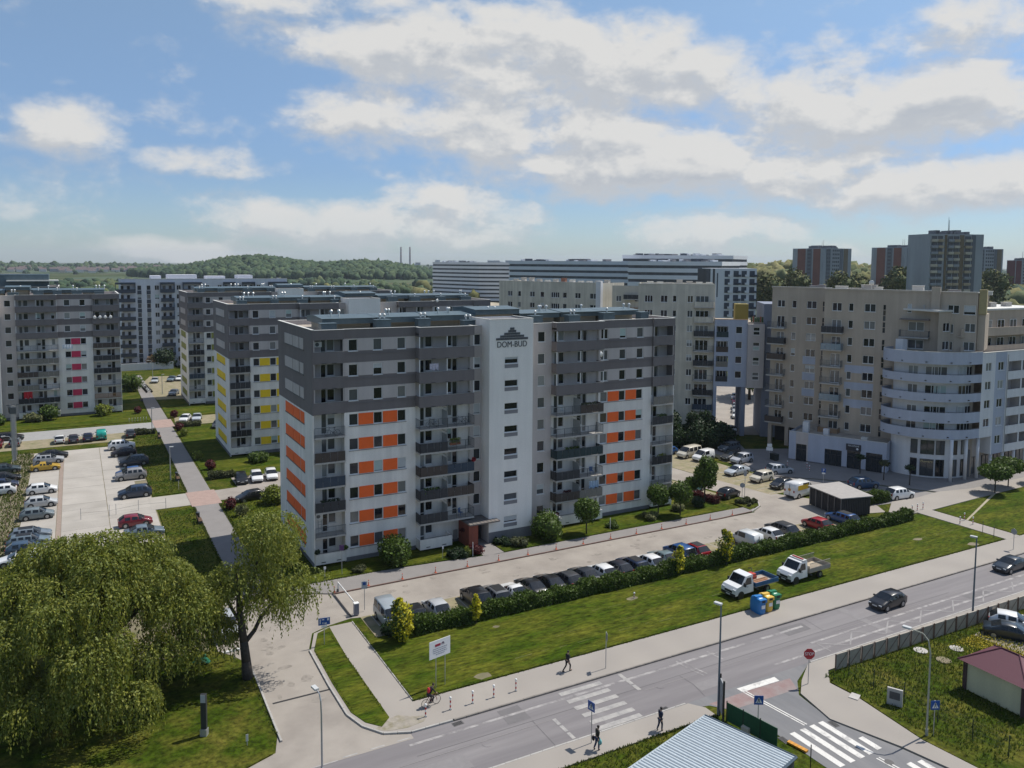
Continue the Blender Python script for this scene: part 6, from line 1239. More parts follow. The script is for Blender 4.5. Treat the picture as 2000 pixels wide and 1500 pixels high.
car('sedan',(.012,.018,.022),75.2,40.6,-58,'long dark green black saloon on the paved bay behind the panel fence',None); car('hatch',WHT,77.5,41.8,-58,'white car behind the dark saloon on the paved bay',None); car('suv',(.33,.35,.37),11.4,75.6,-92,'silver off roader in the shade behind the slender willow trunk',None)
for k,o in list(CARP.items()):
    if k not in CUSED:
        for c in [o]+list(o.children_recursive): bpy.data.objects.remove(c)
# --- two flatbed lorries on the grass
def lorry(label,x,y,head,kindcol,bedcol,beacon,cargo):
    t=thing('flatbed_truck',label,'truck',(x,y,.13),R_(head-90)); w=.98
    b=MB(); prof=[(3.0,.45),(3.02,.95),(2.75,1.28),(2.05,1.42),(1.45,2.22),(.55,2.30),(.42,2.2),(.40,.5)]
    n=len(prof)
    def wid(z): return w*(1-.10*max(0,(z-1.3)))
    for s in (-1,1):
        b.v+=[(s*wid(z),yy,z) for yy,z in prof]
    b.f.append(tuple(range(n-1,-1,-1))); b.m.append(0); b.f.append(tuple(range(n,2*n))); b.m.append(0)
    for k in range(n): l=(k+1)%n; b.f.append((k,l,n+l,n+k)); b.m.append(0)
    b.build('cab',paint(WHT),t)
    def q(nm,pts,m): mb=MB(); mb.quad(*pts); mb.build(nm,m,t)
    q('windscreen',[(-.84,2.06-.03,1.47),(.84,2.03,1.47),(.78,1.51,2.17),(-.78,1.51,2.17)][:4] if False else [(-.86,2.045,1.45),(.86,2.045,1.45),(.80,1.50,2.18),(-.80,1.50,2.18)],CG)
    for s in (-1,1):
        mb=MB(); mb.quad((s*(wid(1.42)+.012),1.85,1.36),(s*(wid(1.42)+.012),.72,1.36),(s*(wid(2.05)+.012),.75,2.05),(s*(wid(2.05)+.012),1.36,2.05)); mb.build('side_window',CG,t)
        mb=MB(); mb.box(s*1.0 if s>0 else -1.25,1.25 if s>0 else -1.0,1.75,1.9,1.3,1.68); mb.build('mirror',TRIM,t)
        mb=MB(); mb.box(s*.55 if s>0 else -.93,.93 if s>0 else -.55,2.8,3.035,.86,1.08); mb.build('headlight',LAMP,t)
        mb=MB(); mb.box(s*(w+.002) if s>0 else -w-.02,w+.02 if s>0 else -w-.002,1.2,1.36,1.12,1.16); mb.build('door_handle',TRIM,t)
        for yy in (2.2,-1.75):
            tm=MB(); tm.tube((-.13,0,0),(.13,0,0),.36,.36,18); wo=tm.build('wheel',RUBBER,t,(s*(w-.16),yy,.36)); rm=MB(); rm.tube((-.138,0,0),(.138,0,0),.2,.2,12); rm.build('rim',RIM,wo)
            if yy>0: a=MB(); a.tube((s*(w-.1),yy,.38),(s*(w+.005),yy,.38),.46,.46,16); a.build('wheel_arch',TRIM,t)
    mb=MB(); mb.box(-.96,.96,2.85,3.06,.32,.62); mb.box(-.5,.5,2.9,3.045,.68,.9); mb.build('bumper',TRIM,t); mb=MB(); mb.box(-.27,.27,3.062,3.075,.42,.54); mb.build('number_plate',PLATE,t)
    mb=MB(); mb.box(-.38,-.28,-3.0,.4,.55,.75); mb.box(.28,.38,-3.0,.4,.55,.75); mb.box(-.95,.95,-.4,-.2,.5,.6); mb.build('chassis',STEEL,t)
    bm=mat(bedcol[0],bedcol[1],.55,.15,1.5); mb=MB(); mb.box(-1.08,1.08,-3.2,.22,.86,.94); mb.build('load_floor',cargo,t)
    for nm,a in (('side_board',(1.05,1.10,-3.2,.22,.94,1.36)),('side_board',(-1.10,-1.05,-3.2,.22,.94,1.36)),('tail_board',(-1.045,1.045,-3.2,-3.15,.94,1.36)),('head_board',(-1.045,1.045,.17,.22,.94,1.62 if beacon else 1.36))): mb=MB(); mb.box(*a); [mb.box(a[0]-.015,a[1]+.015,a[2]+k*.8-.02 if a[3]-a[2]>1 else a[2]-.012,a[2]+k*.8+.02 if a[3]-a[2]>1 else a[3]+.012,a[4],a[5]) for k in range(1,4) if a[3]-a[2]>1]; mb.build(nm,bm,t)
    return t
BOARDS=mat('weathered_load',(.36,.31,.26),.9,.3,3)
t=lorry('white flatbed truck with a blue load bed parked on the grass',61.2,59.6,180+2,WHT,('blue_load_bed',(.02,.10,.22)),False,BOARDS)
for k in range(6): mb=MB(); mb.box(-.85+k*.2,-.72+k*.2,-2.5+random.uniform(-.3,.3),-.3,.945,1.0+.02*(k%2)); mb.build('plank',mat('orange_plank',(.33,.17,.09),.85,.25,4,objvar=.2),t)
mb=MB(); mb.box(-.95,-.1,-.05,.5,1.75,2.05); mb.box(-.9,-.2,.0,.45,2.05,2.28); mb.build('machine',mat('red_machine',(.45,.05,.03),.5,.25,5),t); mb=MB(); mb.box(.0,.6,-.1,.3,1.5,1.95); mb.path([(-.5,.1,2.28),(-.1,-.1,2.6),(.4,-.2,2.4)],[.04,.04,.03]); mb.build('engine_part',TRIM,t)
t=lorry('white tipper truck with a rusty grey bed and mesh sides parked on the grass',69.3,59.7,180+2,WHT,('rusty_load_bed',(.30,.27,.24)),True,mat('sandy_load',(.42,.35,.26),.95,.3,3))
for s in (-1,1):
    mb=MB(); mb.box(s*1.07-.02,s*1.07+.02,-3.15,.2,1.88,1.93)
    for k in range(30): mb.box(s*1.07-.008,s*1.07+.008,-3.12+k*.113,-3.11+k*.113,1.36,1.88)
    for k in range(5): mb.box(s*1.07-.006,s*1.07+.006,-3.12,.2,1.42+k*.1,1.43+k*.1)
    mb.build('mesh_side',mat('rusty_mesh',(.28,.26,.22),.7,.2,4),t)
mb=MB(); mb.box(-.9,.9,.5,1.1,2.30,2.38); mb.build('roof_rack',paint(WHT),t); mb=MB(); mb.box(-.7,.7,.75,.95,2.39,2.47); mb.build('light_bar',mat('red_light_bar',(.35,.05,.04),.4,.1),t)
for k in range(2): mb=MB(); mb.box(.985,.995,1.95+k*.25,2.1+k*.25,1.0,1.18); mb.build('warning_stripe',mat('red_stripe',(.5,.05,.04)),t)
# ------------------------------------------------------------------ street furniture
def ORD(k,n,first='leftmost of all',last='rightmost of all',frm='from the left'):
    return first if k==0 else last if k==n-1 else '%s %s'%(('second','third','fourth','fifth','sixth','seventh','eighth','ninth','tenth','eleventh','twelfth','thirteenth','fourteenth')[k-1],frm)
RW_R=mat('signal_red',(.42,.02,.02),.5,.08); RW_W=mat('signal_white',(.70,.70,.68),.5,.06); SBLUE=mat('sign_blue',(.012,.075,.30),.45,.05); SWH=mat('sign_white',(.72,.72,.71),.5,.04); ORG=mat('cone_orange',(.50,.09,.03),.6,.1); DPOST=mat('dark_green_post',(.012,.028,.02),.6,.1)
def bollard(x,y,label,h=.95,group='red and white bollards',z=.11):
    t=thing('bollard',label,'bollard',(x,y,z),0,group); n=5
    for k in range(n): mb=MB(); mb.tube((0,0,h*k/n),(0,0,h*(k+1)/n),.055,.055,10); mb.build('stripe',RW_W if k%2==0 else RW_R,t)
    mb=MB(); mb.ball((0,0,h),.10,0,10,6); mb.build('knob',RW_W,t,smooth=True); mb=MB(); mb.tube((0,0,-.02),(0,0,.02),.1,.1,10); mb.build('base',STEEL,t)
for k,x in enumerate((22.35,24.4,26.3,28.15,30.15)): bollard(x,54.0,('red and white bollard at the left end, before the rear wheel of the bicycle','red and white bollard just right of the bicycle','red and white bollard in the middle of the five on the pavement','red and white bollard second from the right of the five','red and white bollard at the right end of the five, nearest the walker')[k],group='row of red and white bollards on the pavement')
for x,y,l in ((101.5,69.0,'left bollard of three across the walkway by the hedge end'),(102.8,69.1,'middle bollard of three across the walkway by the hedge end'),(104.2,69.2,'right bollard of three across the walkway by the hedge end'),(102.6,62.8,'bollard at the lower end of the trodden path on the left'),(104.7,63.5,'bollard at the foot of the trodden earth path'),(104.0,61.9,'bollard in front of the trodden path end'),(106.6,91.2,'bollard by the recess at the left end of the shops'),(107.6,92.6,'striped bollard left of its neighbour at the shop recess'),(105.6,95.0,'pale bollard further left on the shop pavement')): bollard(x,y,l,group='red and white bollards by the walkway')
bollard(49.5,63.9,'small red and white marker post standing in the lawn',h=.55,group='markers',z=.13)
for k,x in enumerate((22.8,26.5,30.3,34.2,38.1,42.1,46.0,49.9,53.8,57.9,61.9,66.0,70.1,74.3,78.3)):
    t=thing('delineator','small orange delineator post on the upper kerb, %s'%ORD(k,15),'delineator',(x,79.72,.11),0,'orange delineators along the kerb'); mb=MB(); mb.tube((0,0,0),(0,0,.05),.16,.13,10); mb.build('base',ORG,t); mb=MB(); mb.tube((0,0,.05),(0,0,.62),.05,.04,8); mb.build('post',ORG,t); mb=MB(); mb.tube((0,0,.4),(0,0,.48),.052,.05,8); mb.build('band',RW_W,t)
def lamp(x,y,h,label,arm=None,m=GALV,head=0.,z=.1):
    t=thing('street_lamp',label,'street lamp',(x,y,z),head,'street lamps'); mb=MB()
    if arm: mb.path([(0,0,0),(0,0,h-1.4),(arm*.12,0,h-.5),(arm*.4,0,h-.08),(arm,0,h)],[.075,.06,.05,.045,.04],8)
    else: mb.tube((0,0,0),(0,0,h),.095,.06,10)
    mb.build('pole',m,t); a=arm or .0; mb=MB(); mb.box(a-.05,a+.55,-.15,.15,h-.02,h+.10); mb.box(a,a+.5,-.12,.12,h-.06,h-.021); mb.build('lamp_head',mat('lamp_head_grey',(.50,.51,.50),.4,.06),t); mb=MB(); mb.tube((0,0,-.05),(0,0,.5),.11,.10,10); mb.build('base',m,t); return t
BLS=mat('blue_grey_steel',(.15,.18,.22),.5,.1,metal=.3)
lamp(42.25,43.9,8.6,'tall street lamp by the metal roof, standing before the crossing',None,BLS,1.9); lamp(75.0,44.2,8.4,'tall street lamp at right by the panel fence',None,BLS,1.9); lamp(13.6,50.9,5.6,'bent street lamp at the bottom left of the road junction',.7,GALV,1.75)
lamp(53.8,34.6,7.6,'slim curved lamp with a white head by the side street',1.4,mat('pale_olive_steel',(.33,.33,.27),.6,.1),1.9); lamp(12.4,133.6,5.2,'park lamp beside the path next to the concrete lot',None,GALV,0.); lamp(12.8,171.8,5.0,'park lamp near the bicycle stands at the path crossing',None,GALV,0.); lamp(18.9,246.3,6,'lamp by the far lot near the white block',.9,GALV,3.0); lamp(-9.9,157.3,4.6,'pale lamp arching left at the left lot fence',1.0,GALV,3.3); lamp(19.2,222,5,'thin lamp in front of the far lot',None,GALV,0)
lamp(-14.0,183.8,6.2,'lamp with a long arm at the left picture edge by the road',1.6,GALV,3.4)
# lattice pole at the left
t=thing('utility_pole','concrete utility pole with a lattice head by the left parking fence','pole',(-9.7,158.8,0)); mb=MB(); mb.box(-.28,.28,-.2,.2,0,9.6); mb.build('post',CONC,t)
mb=MB()
for k in range(8):
    z=1+k*1.1; mb.box(-.42,-.34,-.1,.1,z,z+1.1); mb.box(.34,.42,-.1,.1,z,z+1.1)
mb.build('lattice',GALV,t); mb=MB(); mb.box(-.9,.9,-.06,.06,9.6,9.75); mb.box(-.5,.5,-.3,.3,8.2,9.3); mb.build('crossarm',STEEL,t)
# signs
def sign(x,y,h,rz,label,plates,z=.12,cat='road sign',name='road_sign',pole=GALV):
    t=thing(name,label,cat,(x,y,z),rz); mb=MB(); mb.tube((0,0,0),(0,0,h),.035,.035,8); mb.build('pole',pole,t)
    for fn in plates: fn(t)
    return t
def plate(w,h,zc,m,y=-.05): 
    def f(t): mb=MB(); mb.box(-w/2,w/2,y-.012,y+.012,zc-h/2,zc+h/2); mb.build('sign_plate',m,t)
    return f
def border(w,h,zc,m,b=.03,y=-.064):
    def f(t):
        mb=MB()
        for a in ((-w/2,w/2,zc-h/2,zc-h/2+b),(-w/2,w/2,zc+h/2-b,zc+h/2),(-w/2,-w/2+b,zc-h/2+b,zc+h/2-b),(w/2-b,w/2,zc-h/2+b,zc+h/2-b)): mb.box(a[0],a[1],y-.004,y+.001,a[2],a[3])
        mb.build('sign_border',m,t)
    return f
def txt(s,size,zc,m,x=0,y=-.066,sx=1.): return lambda t: text('lettering',s,size,m,t,(x,y,zc),ext=.003,sx=sx)
def ngon(n,r,zc,m,y0,y1,rot=0.,nm='sign_plate',sx=1.):
    def f(t):
        mb=MB(); P=[(r*sx*math.cos(2*PI*k/n+rot),r*math.sin(2*PI*k/n+rot)+zc) for k in range(n)]; i=len(mb.v); mb.v+=[(x,y0,z) for x,z in P]+[(x,y1,z) for x,z in P]; mb.f.append(tuple(range(n))); mb.f.append(tuple(range(2*n-1,n-1,-1))); mb.m+=[0,0]
        for k in range(n): l=(k+1)%n; mb.f.append((k,l,n+l,n+k)); mb.m.append(0)
        mb.build(nm,m,t)
    return f
STOPR=mat('stop_red',(.36,.008,.02),.45,.06)
sign(51.9,43.75,2.75,R_(-29),'octagonal red STOP sign on a thin post at the side street',[ngon(8,.47,2.55,STOPR,-.06,-.03,PI/8),txt('STOP',.36,2.55,SWH,y=-.066,sx=.85),border(.01,.01,2.55,SWH)],z=.1)
def cross_sign(x,y,rz,label,h=3.0,z=.1):
    """blue pedestrian crossing plate: white triangle with a walking figure"""
    def tri(t):
        mb=MB(); mb.tri((-.25,-.068,h-.55),(.25,-.068,h-.55),(0,-.068,h-.08)); mb.build('triangle',SWH,t)
        mb=MB(); z0=h-.52
        for a,b in (((.0,z0+.22),(-.09,z0)),((.0,z0+.22),(.08,z0+.01)),((0,z0+.2),(.0,z0+.33)),((0,z0+.3),(.09,z0+.2)),((0,z0+.3),(-.08,z0+.2))): mb.tube((a[0],-.072,a[1]),(b[0],-.072,b[1]),.018,.018,6)
        mb.ball((0,-.072,z0+.37),.032,0,8,5); mb.build('figure',TRIM,t)
    return sign(x,y,h,rz,label,[plate(.68,.68,h-.34,SBLUE),tri],z=z)
cross_sign(31.55,45.35,R_(-80),'blue crossing sign seen edge on beside the person with the bag',3.1); cross_sign(43.0,40.6,R_(-30),'blue crossing sign in front of the green fence',3.0,.0); cross_sign(54.15,34.3,R_(-25),'blue crossing sign beside the slim curved lamp',2.7)
sign(38.65,53.6,3.15,R_(65),'traffic sign seen from behind on the pavement right of the walker',[plate(.6,.6,2.8,mat('sign_back_grey',(.30,.31,.32),.5,.1))],z=.11)
sign(18.75,68.9,2.5,R_(-8),'blue residential zone sign with white figures at the tip of the grass island',[plate(1.05,.68,2.15,SBLUE),border(1.05,.68,2.15,SWH,.02),lambda t:[None for _ in [MB()]] and None,
  lambda t:(lambda mb:(mb.box(-.40,-.32,-.075,-.066,1.95,2.25),mb.ball((-.36,-.07,2.32),.045,0,8,5),mb.box(-.20,.0,-.075,-.066,2.28,2.36),mb.box(.26,.42,-.075,-.066,2.2,2.36),mb.tri((.24,-.07,2.36),(.44,-.07,2.36),(.34,-.07,2.46)),mb.box(.02,.22,-.075,-.066,1.92,2.02),mb.box(-.14,-.08,-.075,-.066,1.92,2.08),mb.build('figure',SWH,t)))(MB()),plate(.5,.2,1.68,SWH)],z=.13)
def psign(x,y,label,rz): return sign(x,y,2.7,rz,label,[plate(.62,.62,2.35,SBLUE),txt('P',.56,2.35,SWH,y=-.066),plate(.5,.22,1.9,SWH)])
psign(95.6,73.6,'blue parking sign in front of the bin shelter end',R_(-40)); psign(101.6,84.2,'blue parking sign behind the bin shelter roof',R_(-45))
sign(84.2,83.9,2.6,R_(-35),'round sign seen from behind on the kerbed island',[ngon(16,.36,2.3,mat('sign_back_grey',(.3,.31,.32)),-.06,-.04)],z=.15); sign(85.0,84.2,4.4,R_(-35),'tall post with a dark square lamp box on the kerbed island',[plate(.42,.8,3.9,mat('sign_back_grey',(.3,.31,.32)))],z=.15)
sign(24.2,74.1,3.0,R_(-20),'grey post with a white notice panel beside the barrier',[plate(.55,.75,2.55,mat('grey_notice',(.42,.44,.47),.5,.1)),plate(.3,.3,2.7,SBLUE,y=-.08)]); sign(24.9,84.0,3.3,R_(-25),'thin post with a dark violet plate at the left corner of the orange block',[plate(.5,.6,3.0,mat('violet_plate',(.08,.03,.13),.5,.1))])
sign(22.7,82.9,1.6,0,'slim white post on the lawn by the barrier end',[plate(.25,.3,1.5,SWH)],cat='post',name='marker_post'); sign(36.6,83.2,1.4,0,'white post left of the juniper by the entrance',[plate(.16,.3,1.3,SWH)],cat='post',name='marker_post'); sign(40.0,82.2,1.7,0,'thin white post before the red ball bush',[],cat='post',name='marker_post',pole=SWH); sign(59.9,82.6,1.5,0,'slim white post on the lawn right of the round tree',[],cat='post',name='marker_post',pole=SWH)
sign(99.1,53.9,2.6,R_(-90),'round traffic sign seen from behind on the pavement at right',[ngon(16,.36,2.2,mat('sign_back_grey',(.3,.31,.32)),-.06,-.04)])
for x,y,l in ((102.0,59.4,'thin dark post on the lawn edge, upper of two by the walkway'),(101.2,57.5,'thin dark post on the lawn edge, lower of two by the walkway')): sign(x,y,1.5,0,l,[],cat='post',name='marker_post',pole=STEEL)
sign(11.2,69.9,2.4,R_(-20),'dark plate on a post beside the slender willow trunk',[plate(.8,.55,2.1,mat('dark_green_plate',(.02,.035,.03),.5,.1))])
sign(106.8,100.2,2.8,R_(-45),'two stacked white notice plates by the drive under the gate house',[plate(.8,.6,2.5,SWH),plate(1.1,.6,1.85,SWH)])
# information board
t=thing('information_board','white information board with a red bar and grey text on two thin posts','sign board',(25.0,57.4,.13),R_(12)); mb=MB(); mb.box(-1.02,1.02,-.02,.02,2.55,4.0); mb.build('panel',SWH,t)
for x in (-.35,.55): mb=MB(); mb.tube((x,.05,0),(x,.05,3.6),.03,.03,8); mb.build('post',GALV,t)
mb=MB(); mb.box(-.48,.06,-.03,-.021,3.48,3.68); mb.build('red_bar',mat('deep_red_print',(.28,.01,.04),.6,.05),t)
mb=MB(); mb.box(.16,.24,-.03,-.021,3.5,3.66); mb.box(.34,.42,-.03,-.021,3.5,3.66); mb.box(.22,.36,-.03,-.021,3.62,3.72); mb.build('emblem',mat('dark_print',(.1,.05,.08),.6,.05),t)
mb=MB(); GPR=mat('grey_print',(.22,.23,.28),.6,.1)
for k,(a,b) in enumerate(((-.7,.7),(-.7,.62),(-.66,.7),(-.4,.45))):
    x=a; z=3.28-k*.16
    while x<b: w_=random.uniform(.06,.2); mb.box(x,min(x+w_,b),-.028,-.021,z,z+.055); x+=w_+.04
mb.build('printed_text',GPR,t)
# barrier across the access road
t=thing('barrier','white boom barrier reaching across the access road','barrier',(23.2,73.6,.1)); mb=MB(); mb.box(-.22,.22,-.22,.22,0,1.1); mb.build('cabinet',mat('grey_violet_cabinet',(.27,.26,.32),.5,.08),t); mb=MB(); mb.box(-.24,.24,-.24,.24,1.1,1.16); mb.build('cabinet_lid',SWH,t)
for k in range(8): mb=MB(); mb.box(-.035,.035,.25+k*.74,.25+(k+1)*.74,.92,1.04); mb.build('boom',RW_W if k%3 else mat('boom_grey',(.6,.6,.6)),t)
mb=MB(); mb.box(-.06,.06,6.0,6.12,0,.9); mb.build('rest_post',RW_W,t); mb=MB(); mb.tube((-.05,6.06,.0),(-.05,6.06,.3),.12,.12,8); mb.build('rest_foot',STEEL,t)
mb=MB(); mb.box(22.55,22.75,73.4,79.2,.008,.02); struct('road_joint',mb,DARKHOLE); mb=MB(); mb.box(12.6,17.2,61.3,61.5,.008,.02); struct('road_joint',mb,DARKHOLE)
# recycling bells
def bell(x,y,col,label):
    m=mat('plastic_'+label.split()[0],col,.4,.08,3); t=thing('recycling_bin',label,'recycling bin',(x,y,.11),R_(-6),'coloured recycling bins'); mb=MB(); prof=[(.0,.60,.42),(.25,.66,.47),(.9,.66,.47),(1.25,.62,.45),(1.45,.5,.40),(1.55,.32,.30)]; n=16; 
    for z,a,b in prof: mb.v+=[(math.copysign(abs(math.cos(u))**.55,math.cos(u))*b,math.copysign(abs(math.sin(u))**.55,math.sin(u))*a*1.25,z) for u in [2*PI*k/n for k in range(n)]]
    for i in range(len(prof)-1):
        for k in range(n): l=(k+1)%n; mb.f.append((i*n+k,i*n+l,(i+1)*n+l,(i+1)*n+k)); mb.m.append(0)
    i=(len(prof)-1)*n; mb.f.append(tuple(range(i,i+n))); mb.m.append(0); mb.build('body',m,t)
    mb=MB(); mb.box(-.42,.42,-.86,-.40,1.18,1.50); mb.build('hood',m,t); mb=MB(); mb.box(-.2,.2,-.875,-.861,1.22,1.42); mb.build('slot',DARKHOLE,t); mb=MB(); mb.box(-.22,.22,-.845,-.832,.6,.95); mb.build('sticker',SWH,t); mb=MB(); mb.box(-.4,.4,-.2,.2,1.5,1.64); mb.build('lifting_cap',m,t); return t
bell(58.45,55.7,(.015,.16,.42),'blue recycling bin at the left of the three by the blue truck'); bell(59.55,55.8,(.62,.40,.06),'yellow recycling bin between the blue and the green one'); bell(60.65,55.9,(.01,.16,.07),'green recycling bin at the right of the three by the blue truck')
# bin shelter
t=thing('bin_shelter','dark timber bin shelter with a flat grey roof beside the hedge','shelter',(94.0,76.4,.05),R_(-8)); mb=MB(); mb.prism([(-2.9,-4.9),(2.3,-5.4),(3.2,2.0),(-2.6,1.9)],2.62,2.74,bottom=True); mb.build('roof',mat('shelter_roof',(.33,.31,.29),.9,.12,2),t); mb=MB(); mb.prism([(-2.5,-4.6),(2.0,-5.0),(2.9,1.7),(-2.3,1.6)],0.05,2.5); mb.build('interior',DARKHOLE,t)
for k in range(6): y=-4.62+k*1.25; x=-2.56+k*.04; mb=MB(); mb.box(x-.06,x+.06,y-.06,y+.06,0,2.6); mb.build('post',mat('grey_timber',(.17,.155,.14),.9,.2,4),t)
for k in range(17): f=k/16; x=-2.45+f*4.45; y=-4.66-f*.38; mb=MB(); mb.box(x-.1,x+.1,y-.03,y+.03,.15,2.4); mb.build('slat',mat('dark_timber',(.05,.045,.042),.9,.2,4),t)
# panel fence along the street
CP=mat('concrete_mesh_panel',(.36,.32,.265),.9,.2,2,.2,objvar=.08); CPF=mat('rusty_panel_frame',(.15,.10,.075),.85,.25,3)
t=thing('panel_fence','weathered concrete panel fence with rusty frames along the street','fence',(55.6,44.15,.05),R_(-1.2)); n=20
for k in range(n):
    x=k*1.62; p=bpy.data.objects.new('panel',None); p=None; mb=MB(); mb.box(x+.06,x+1.46,-.03,.03,.12,1.38)
    for j in range(1,9): mb.box(x+.06+j*.155-.012,x+.06+j*.155+.012,-.045,-.031,.12,1.38)
    mb.box(x+.06,x+1.46,-.05,.05,1.38,1.48); pp=mb.build('panel',CP,t)
    mb=MB(); L=math.hypot(1.34,1.2); a=math.atan2(1.2,1.34); T=Matrix.Translation((x+.09,-.055,.15))@Matrix.Rotation(-a,4,'Y'); mb.box(0,L,-.012,.012,-.02,.02,0,T); mb.box(x+.04,x+.08,-.06,.06,.0,1.5); mb.box(x+1.44,x+1.48,-.06,.06,.0,1.5); mb.build('frame',CPF,pp)
# green posts of the wire fence in the corner
for k,(x,y) in enumerate(((55.9,43.0),(56.0,40.7),(56.3,38.2),(56.0,35.2),(56.1,32.6),(56.4,30.2))): sign(x,y,1.6,0,'dark green fence post, %s'%(['nearest the panel fence','second from the panel fence','beside the notice slab','just above the crossing sign','just right of the crossing sign','lowest in the picture'][k]),[],cat='fence post',name='fence_post',pole=DPOST)['group']='dark green posts of the wire fence'
mb=MB()
for (x0,y0),(x1,y1) in zip(((55.9,43.0),(56.0,40.7),(56.3,38.2),(56.0,35.2),(56.1,32.6)),((56.0,40.7),(56.3,38.2),(56.0,35.2),(56.1,32.6),(56.4,30.2))):
    for z in (.4,.8,1.2,1.55): mb.tube((x0,y0,z+.1),(x1,y1,z+.1),.006,.006,4)
tag(mb.build('fence_wire',DPOST),'thin dark wires strung between the green posts in the rough grass','wire fence')
# old notice slab, kiosk, its lamp foot
t=thing('notice_slab','grey stone notice slab with a dark plate standing in the grass','notice board',(55.3,38.3,.1),R_(-62)); mb=MB(); mb.box(-.55,.55,-.09,.09,0,1.35); mb.build('slab',CONC,t); mb=MB(); mb.box(-.38,.38,-.10,-.092,.5,1.1); mb.build('plate',mat('dark_plate',(.08,.08,.085),.6,.2,4),t)
t=thing('kiosk','cream walled kiosk with a maroon hipped roof at the right edge','kiosk',(62.5,32.6,.1),R_(-1)); mb=MB(); mb.box(0,4,0,4.6,0,2.5); mb.build('wall',plaster('pale_yellow_render',(.66,.61,.40),.10),t)
for x,y in ((0,0),(0,4.6),(4,0),(4,4.6)): mb=MB(); mb.box(x-.14,x+.14,y-.14,y+.14,0,2.5); mb.build('corner_post',mat('maroon_brown',(.07,.035,.035),.7,.1),t)
mb=MB(); e=.45; A=[(-e,-e,2.45),(4+e,-e,2.45),(4+e,4.6+e,2.45),(-e,4.6+e,2.45)]; r0,r1=(2,1.6,3.7),(2,3.0,3.7); mb.tri(A[0],A[1],r0); mb.quad(A[1],A[2],r1,r0); mb.tri(A[2],A[3],r1); mb.quad(A[3],A[0],r0,r1); mb.quad(A[0],A[1],A[2],A[3]); rfm=mat('maroon_roof',(.11,.032,.045),.6,.12,3,stretch=(1,8,1)); rf=mb.build('roof',rfm,t)
for a,b in ((A[0],r0),(A[1],r0),(A[2],r1),(A[3],r1),(r0,r1)): mb=MB(); mb.tube(tuple(Vector(a)+Vector((0,0,.03))),tuple(Vector(b)+Vector((0,0,.03))),.05,.05,6); mb.build('ridge_cap',rfm,rf)
# shed with ribbed metal roof at the bottom edge
t=thing('metal_shed','shed with a pale blue ribbed metal roof at the bottom edge','shed',(38.15,40.95,0)); e1=Vector((2.12,-6.3,0)); e2=Vector((-8.6,-2.35,0)); RBM=mat('pale_blue_sheet',(.41,.46,.49),.5,.10,3,metal=.15); DBM=mat('dark_blue_flashing',(.05,.075,.10),.5,.1); n=16
d2=e2/n; dn=e2.normalized(); d1=e1.normalized()
for k in range(n):
    mb=MB(); o=d2*k; z=2.62; seg_=[(0,0),(.10,.0),(.20,.06),(.36,.06),(.46,0),(.56,0),(.66,.06),(.84,.06),(.96,0)]
    for (a,za),(b,zb2) in zip(seg_,seg_[1:]):
        p0=o+d2*a; p1=o+d2*b; mb.quad((p0.x,p0.y,z+za),(p1.x,p1.y,z+zb2),(p1.x+e1.x,p1.y+e1.y,z+zb2-.15),(p0.x+e1.x,p0.y+e1.y,z+za-.15))
    mb.build('roof_panel',RBM,t)
def bar(p,q,w,h,m,nm): mb=MB(); mb.tube(p,q,w,w,6); mb.build(nm,m,t)
bar((0,0,2.62),(e1.x,e1.y,2.47),.10,.1,DBM,'flashing'); bar((e1.x,e1.y,2.47),(e1.x+e2.x,e1.y+e2.y,2.47),.10,.1,DBM,'flashing'); bar((0,0,2.62),(e2.x,e2.y,2.62),.06,.1,RBM,'flashing')
mb=MB(); P=[(.0,0),(e1.x*.98,e1.y*.98),(e1.x*.98+e2.x,e1.y*.98+e2.y),(e2.x,e2.y)]; mb.prism(P,0,2.42); mb.build('wall',mat('dark_shed_wall',(.06,.06,.065),.7,.15,2),t)
# green fence and its posts by the crossing sign
t=thing('green_fence','green screened fence behind the metal roof beside the side street','fence',(42.15,42.9,0)); GF=mat('green_screen',(.02,.10,.045),.7,.15,5)
for k in range(3):
    a=Vector((0,0)).lerp(Vector((.75,-4.3)),k/3); b=Vector((0,0)).lerp(Vector((.75,-4.3)),(k+1)/3); L=(b-a).length; T=Matrix.Translation((a.x,a.y,0))@Matrix.Rotation(math.atan2(b.y-a.y,b.x-a.x),4,'Z'); mb=MB(); mb.box(.04,L-.04,-.015,.015,.1,1.55,0,T)
    for j in range(9): mb.box(.1+j*.14,.115+j*.14,-.024,-.016,.1,1.55,0,T)
    mb.build('panel',GF,t); mb=MB(); mb.box(-.03,.03,-.03,.03,0,1.65,0,T); mb.build('post',DPOST,t)
t=thing('notice_frame','old grey notice frame between two dark posts beside the street lamp','notice board',(42.05,43.35,0),R_(60)); mb=MB(); mb.box(-.5,.5,-.04,.04,.5,3.0); mb.build('panel',mat('grey_notice_panel',(.3,.31,.32),.8,.2,3),t)
for s in (-1,1): mb=MB(); mb.box(s*.56-.06,s*.56+.06,-.07,.07,0,3.3); mb.build('post',mat('dark_brown_post',(.05,.04,.035),.8,.2),t)
t=thing('road_barrier','orange road plate lying at the kerb left of the zebra','road plate',(44.35,38.1,.03),R_(100)); mb=MB(); mb.box(-.75,.75,-.16,.16,0,.12); mb.build('plate',mat('orange_plastic',(.60,.26,.01),.6,.1),t)
for k in range(5): mb=MB(); mb.box(-.7+k*.3,-.55+k*.3,-.162,.162,.121,.126); mb.build('stripe',mat('worn_orange',(.48,.22,.03),.7,.2),t)
sign(43.25,36.0,1.7,0,'short black post with a white stripe at the bottom of the green fence',[],cat='post',name='marker_post',pole=TRIM,z=0.)
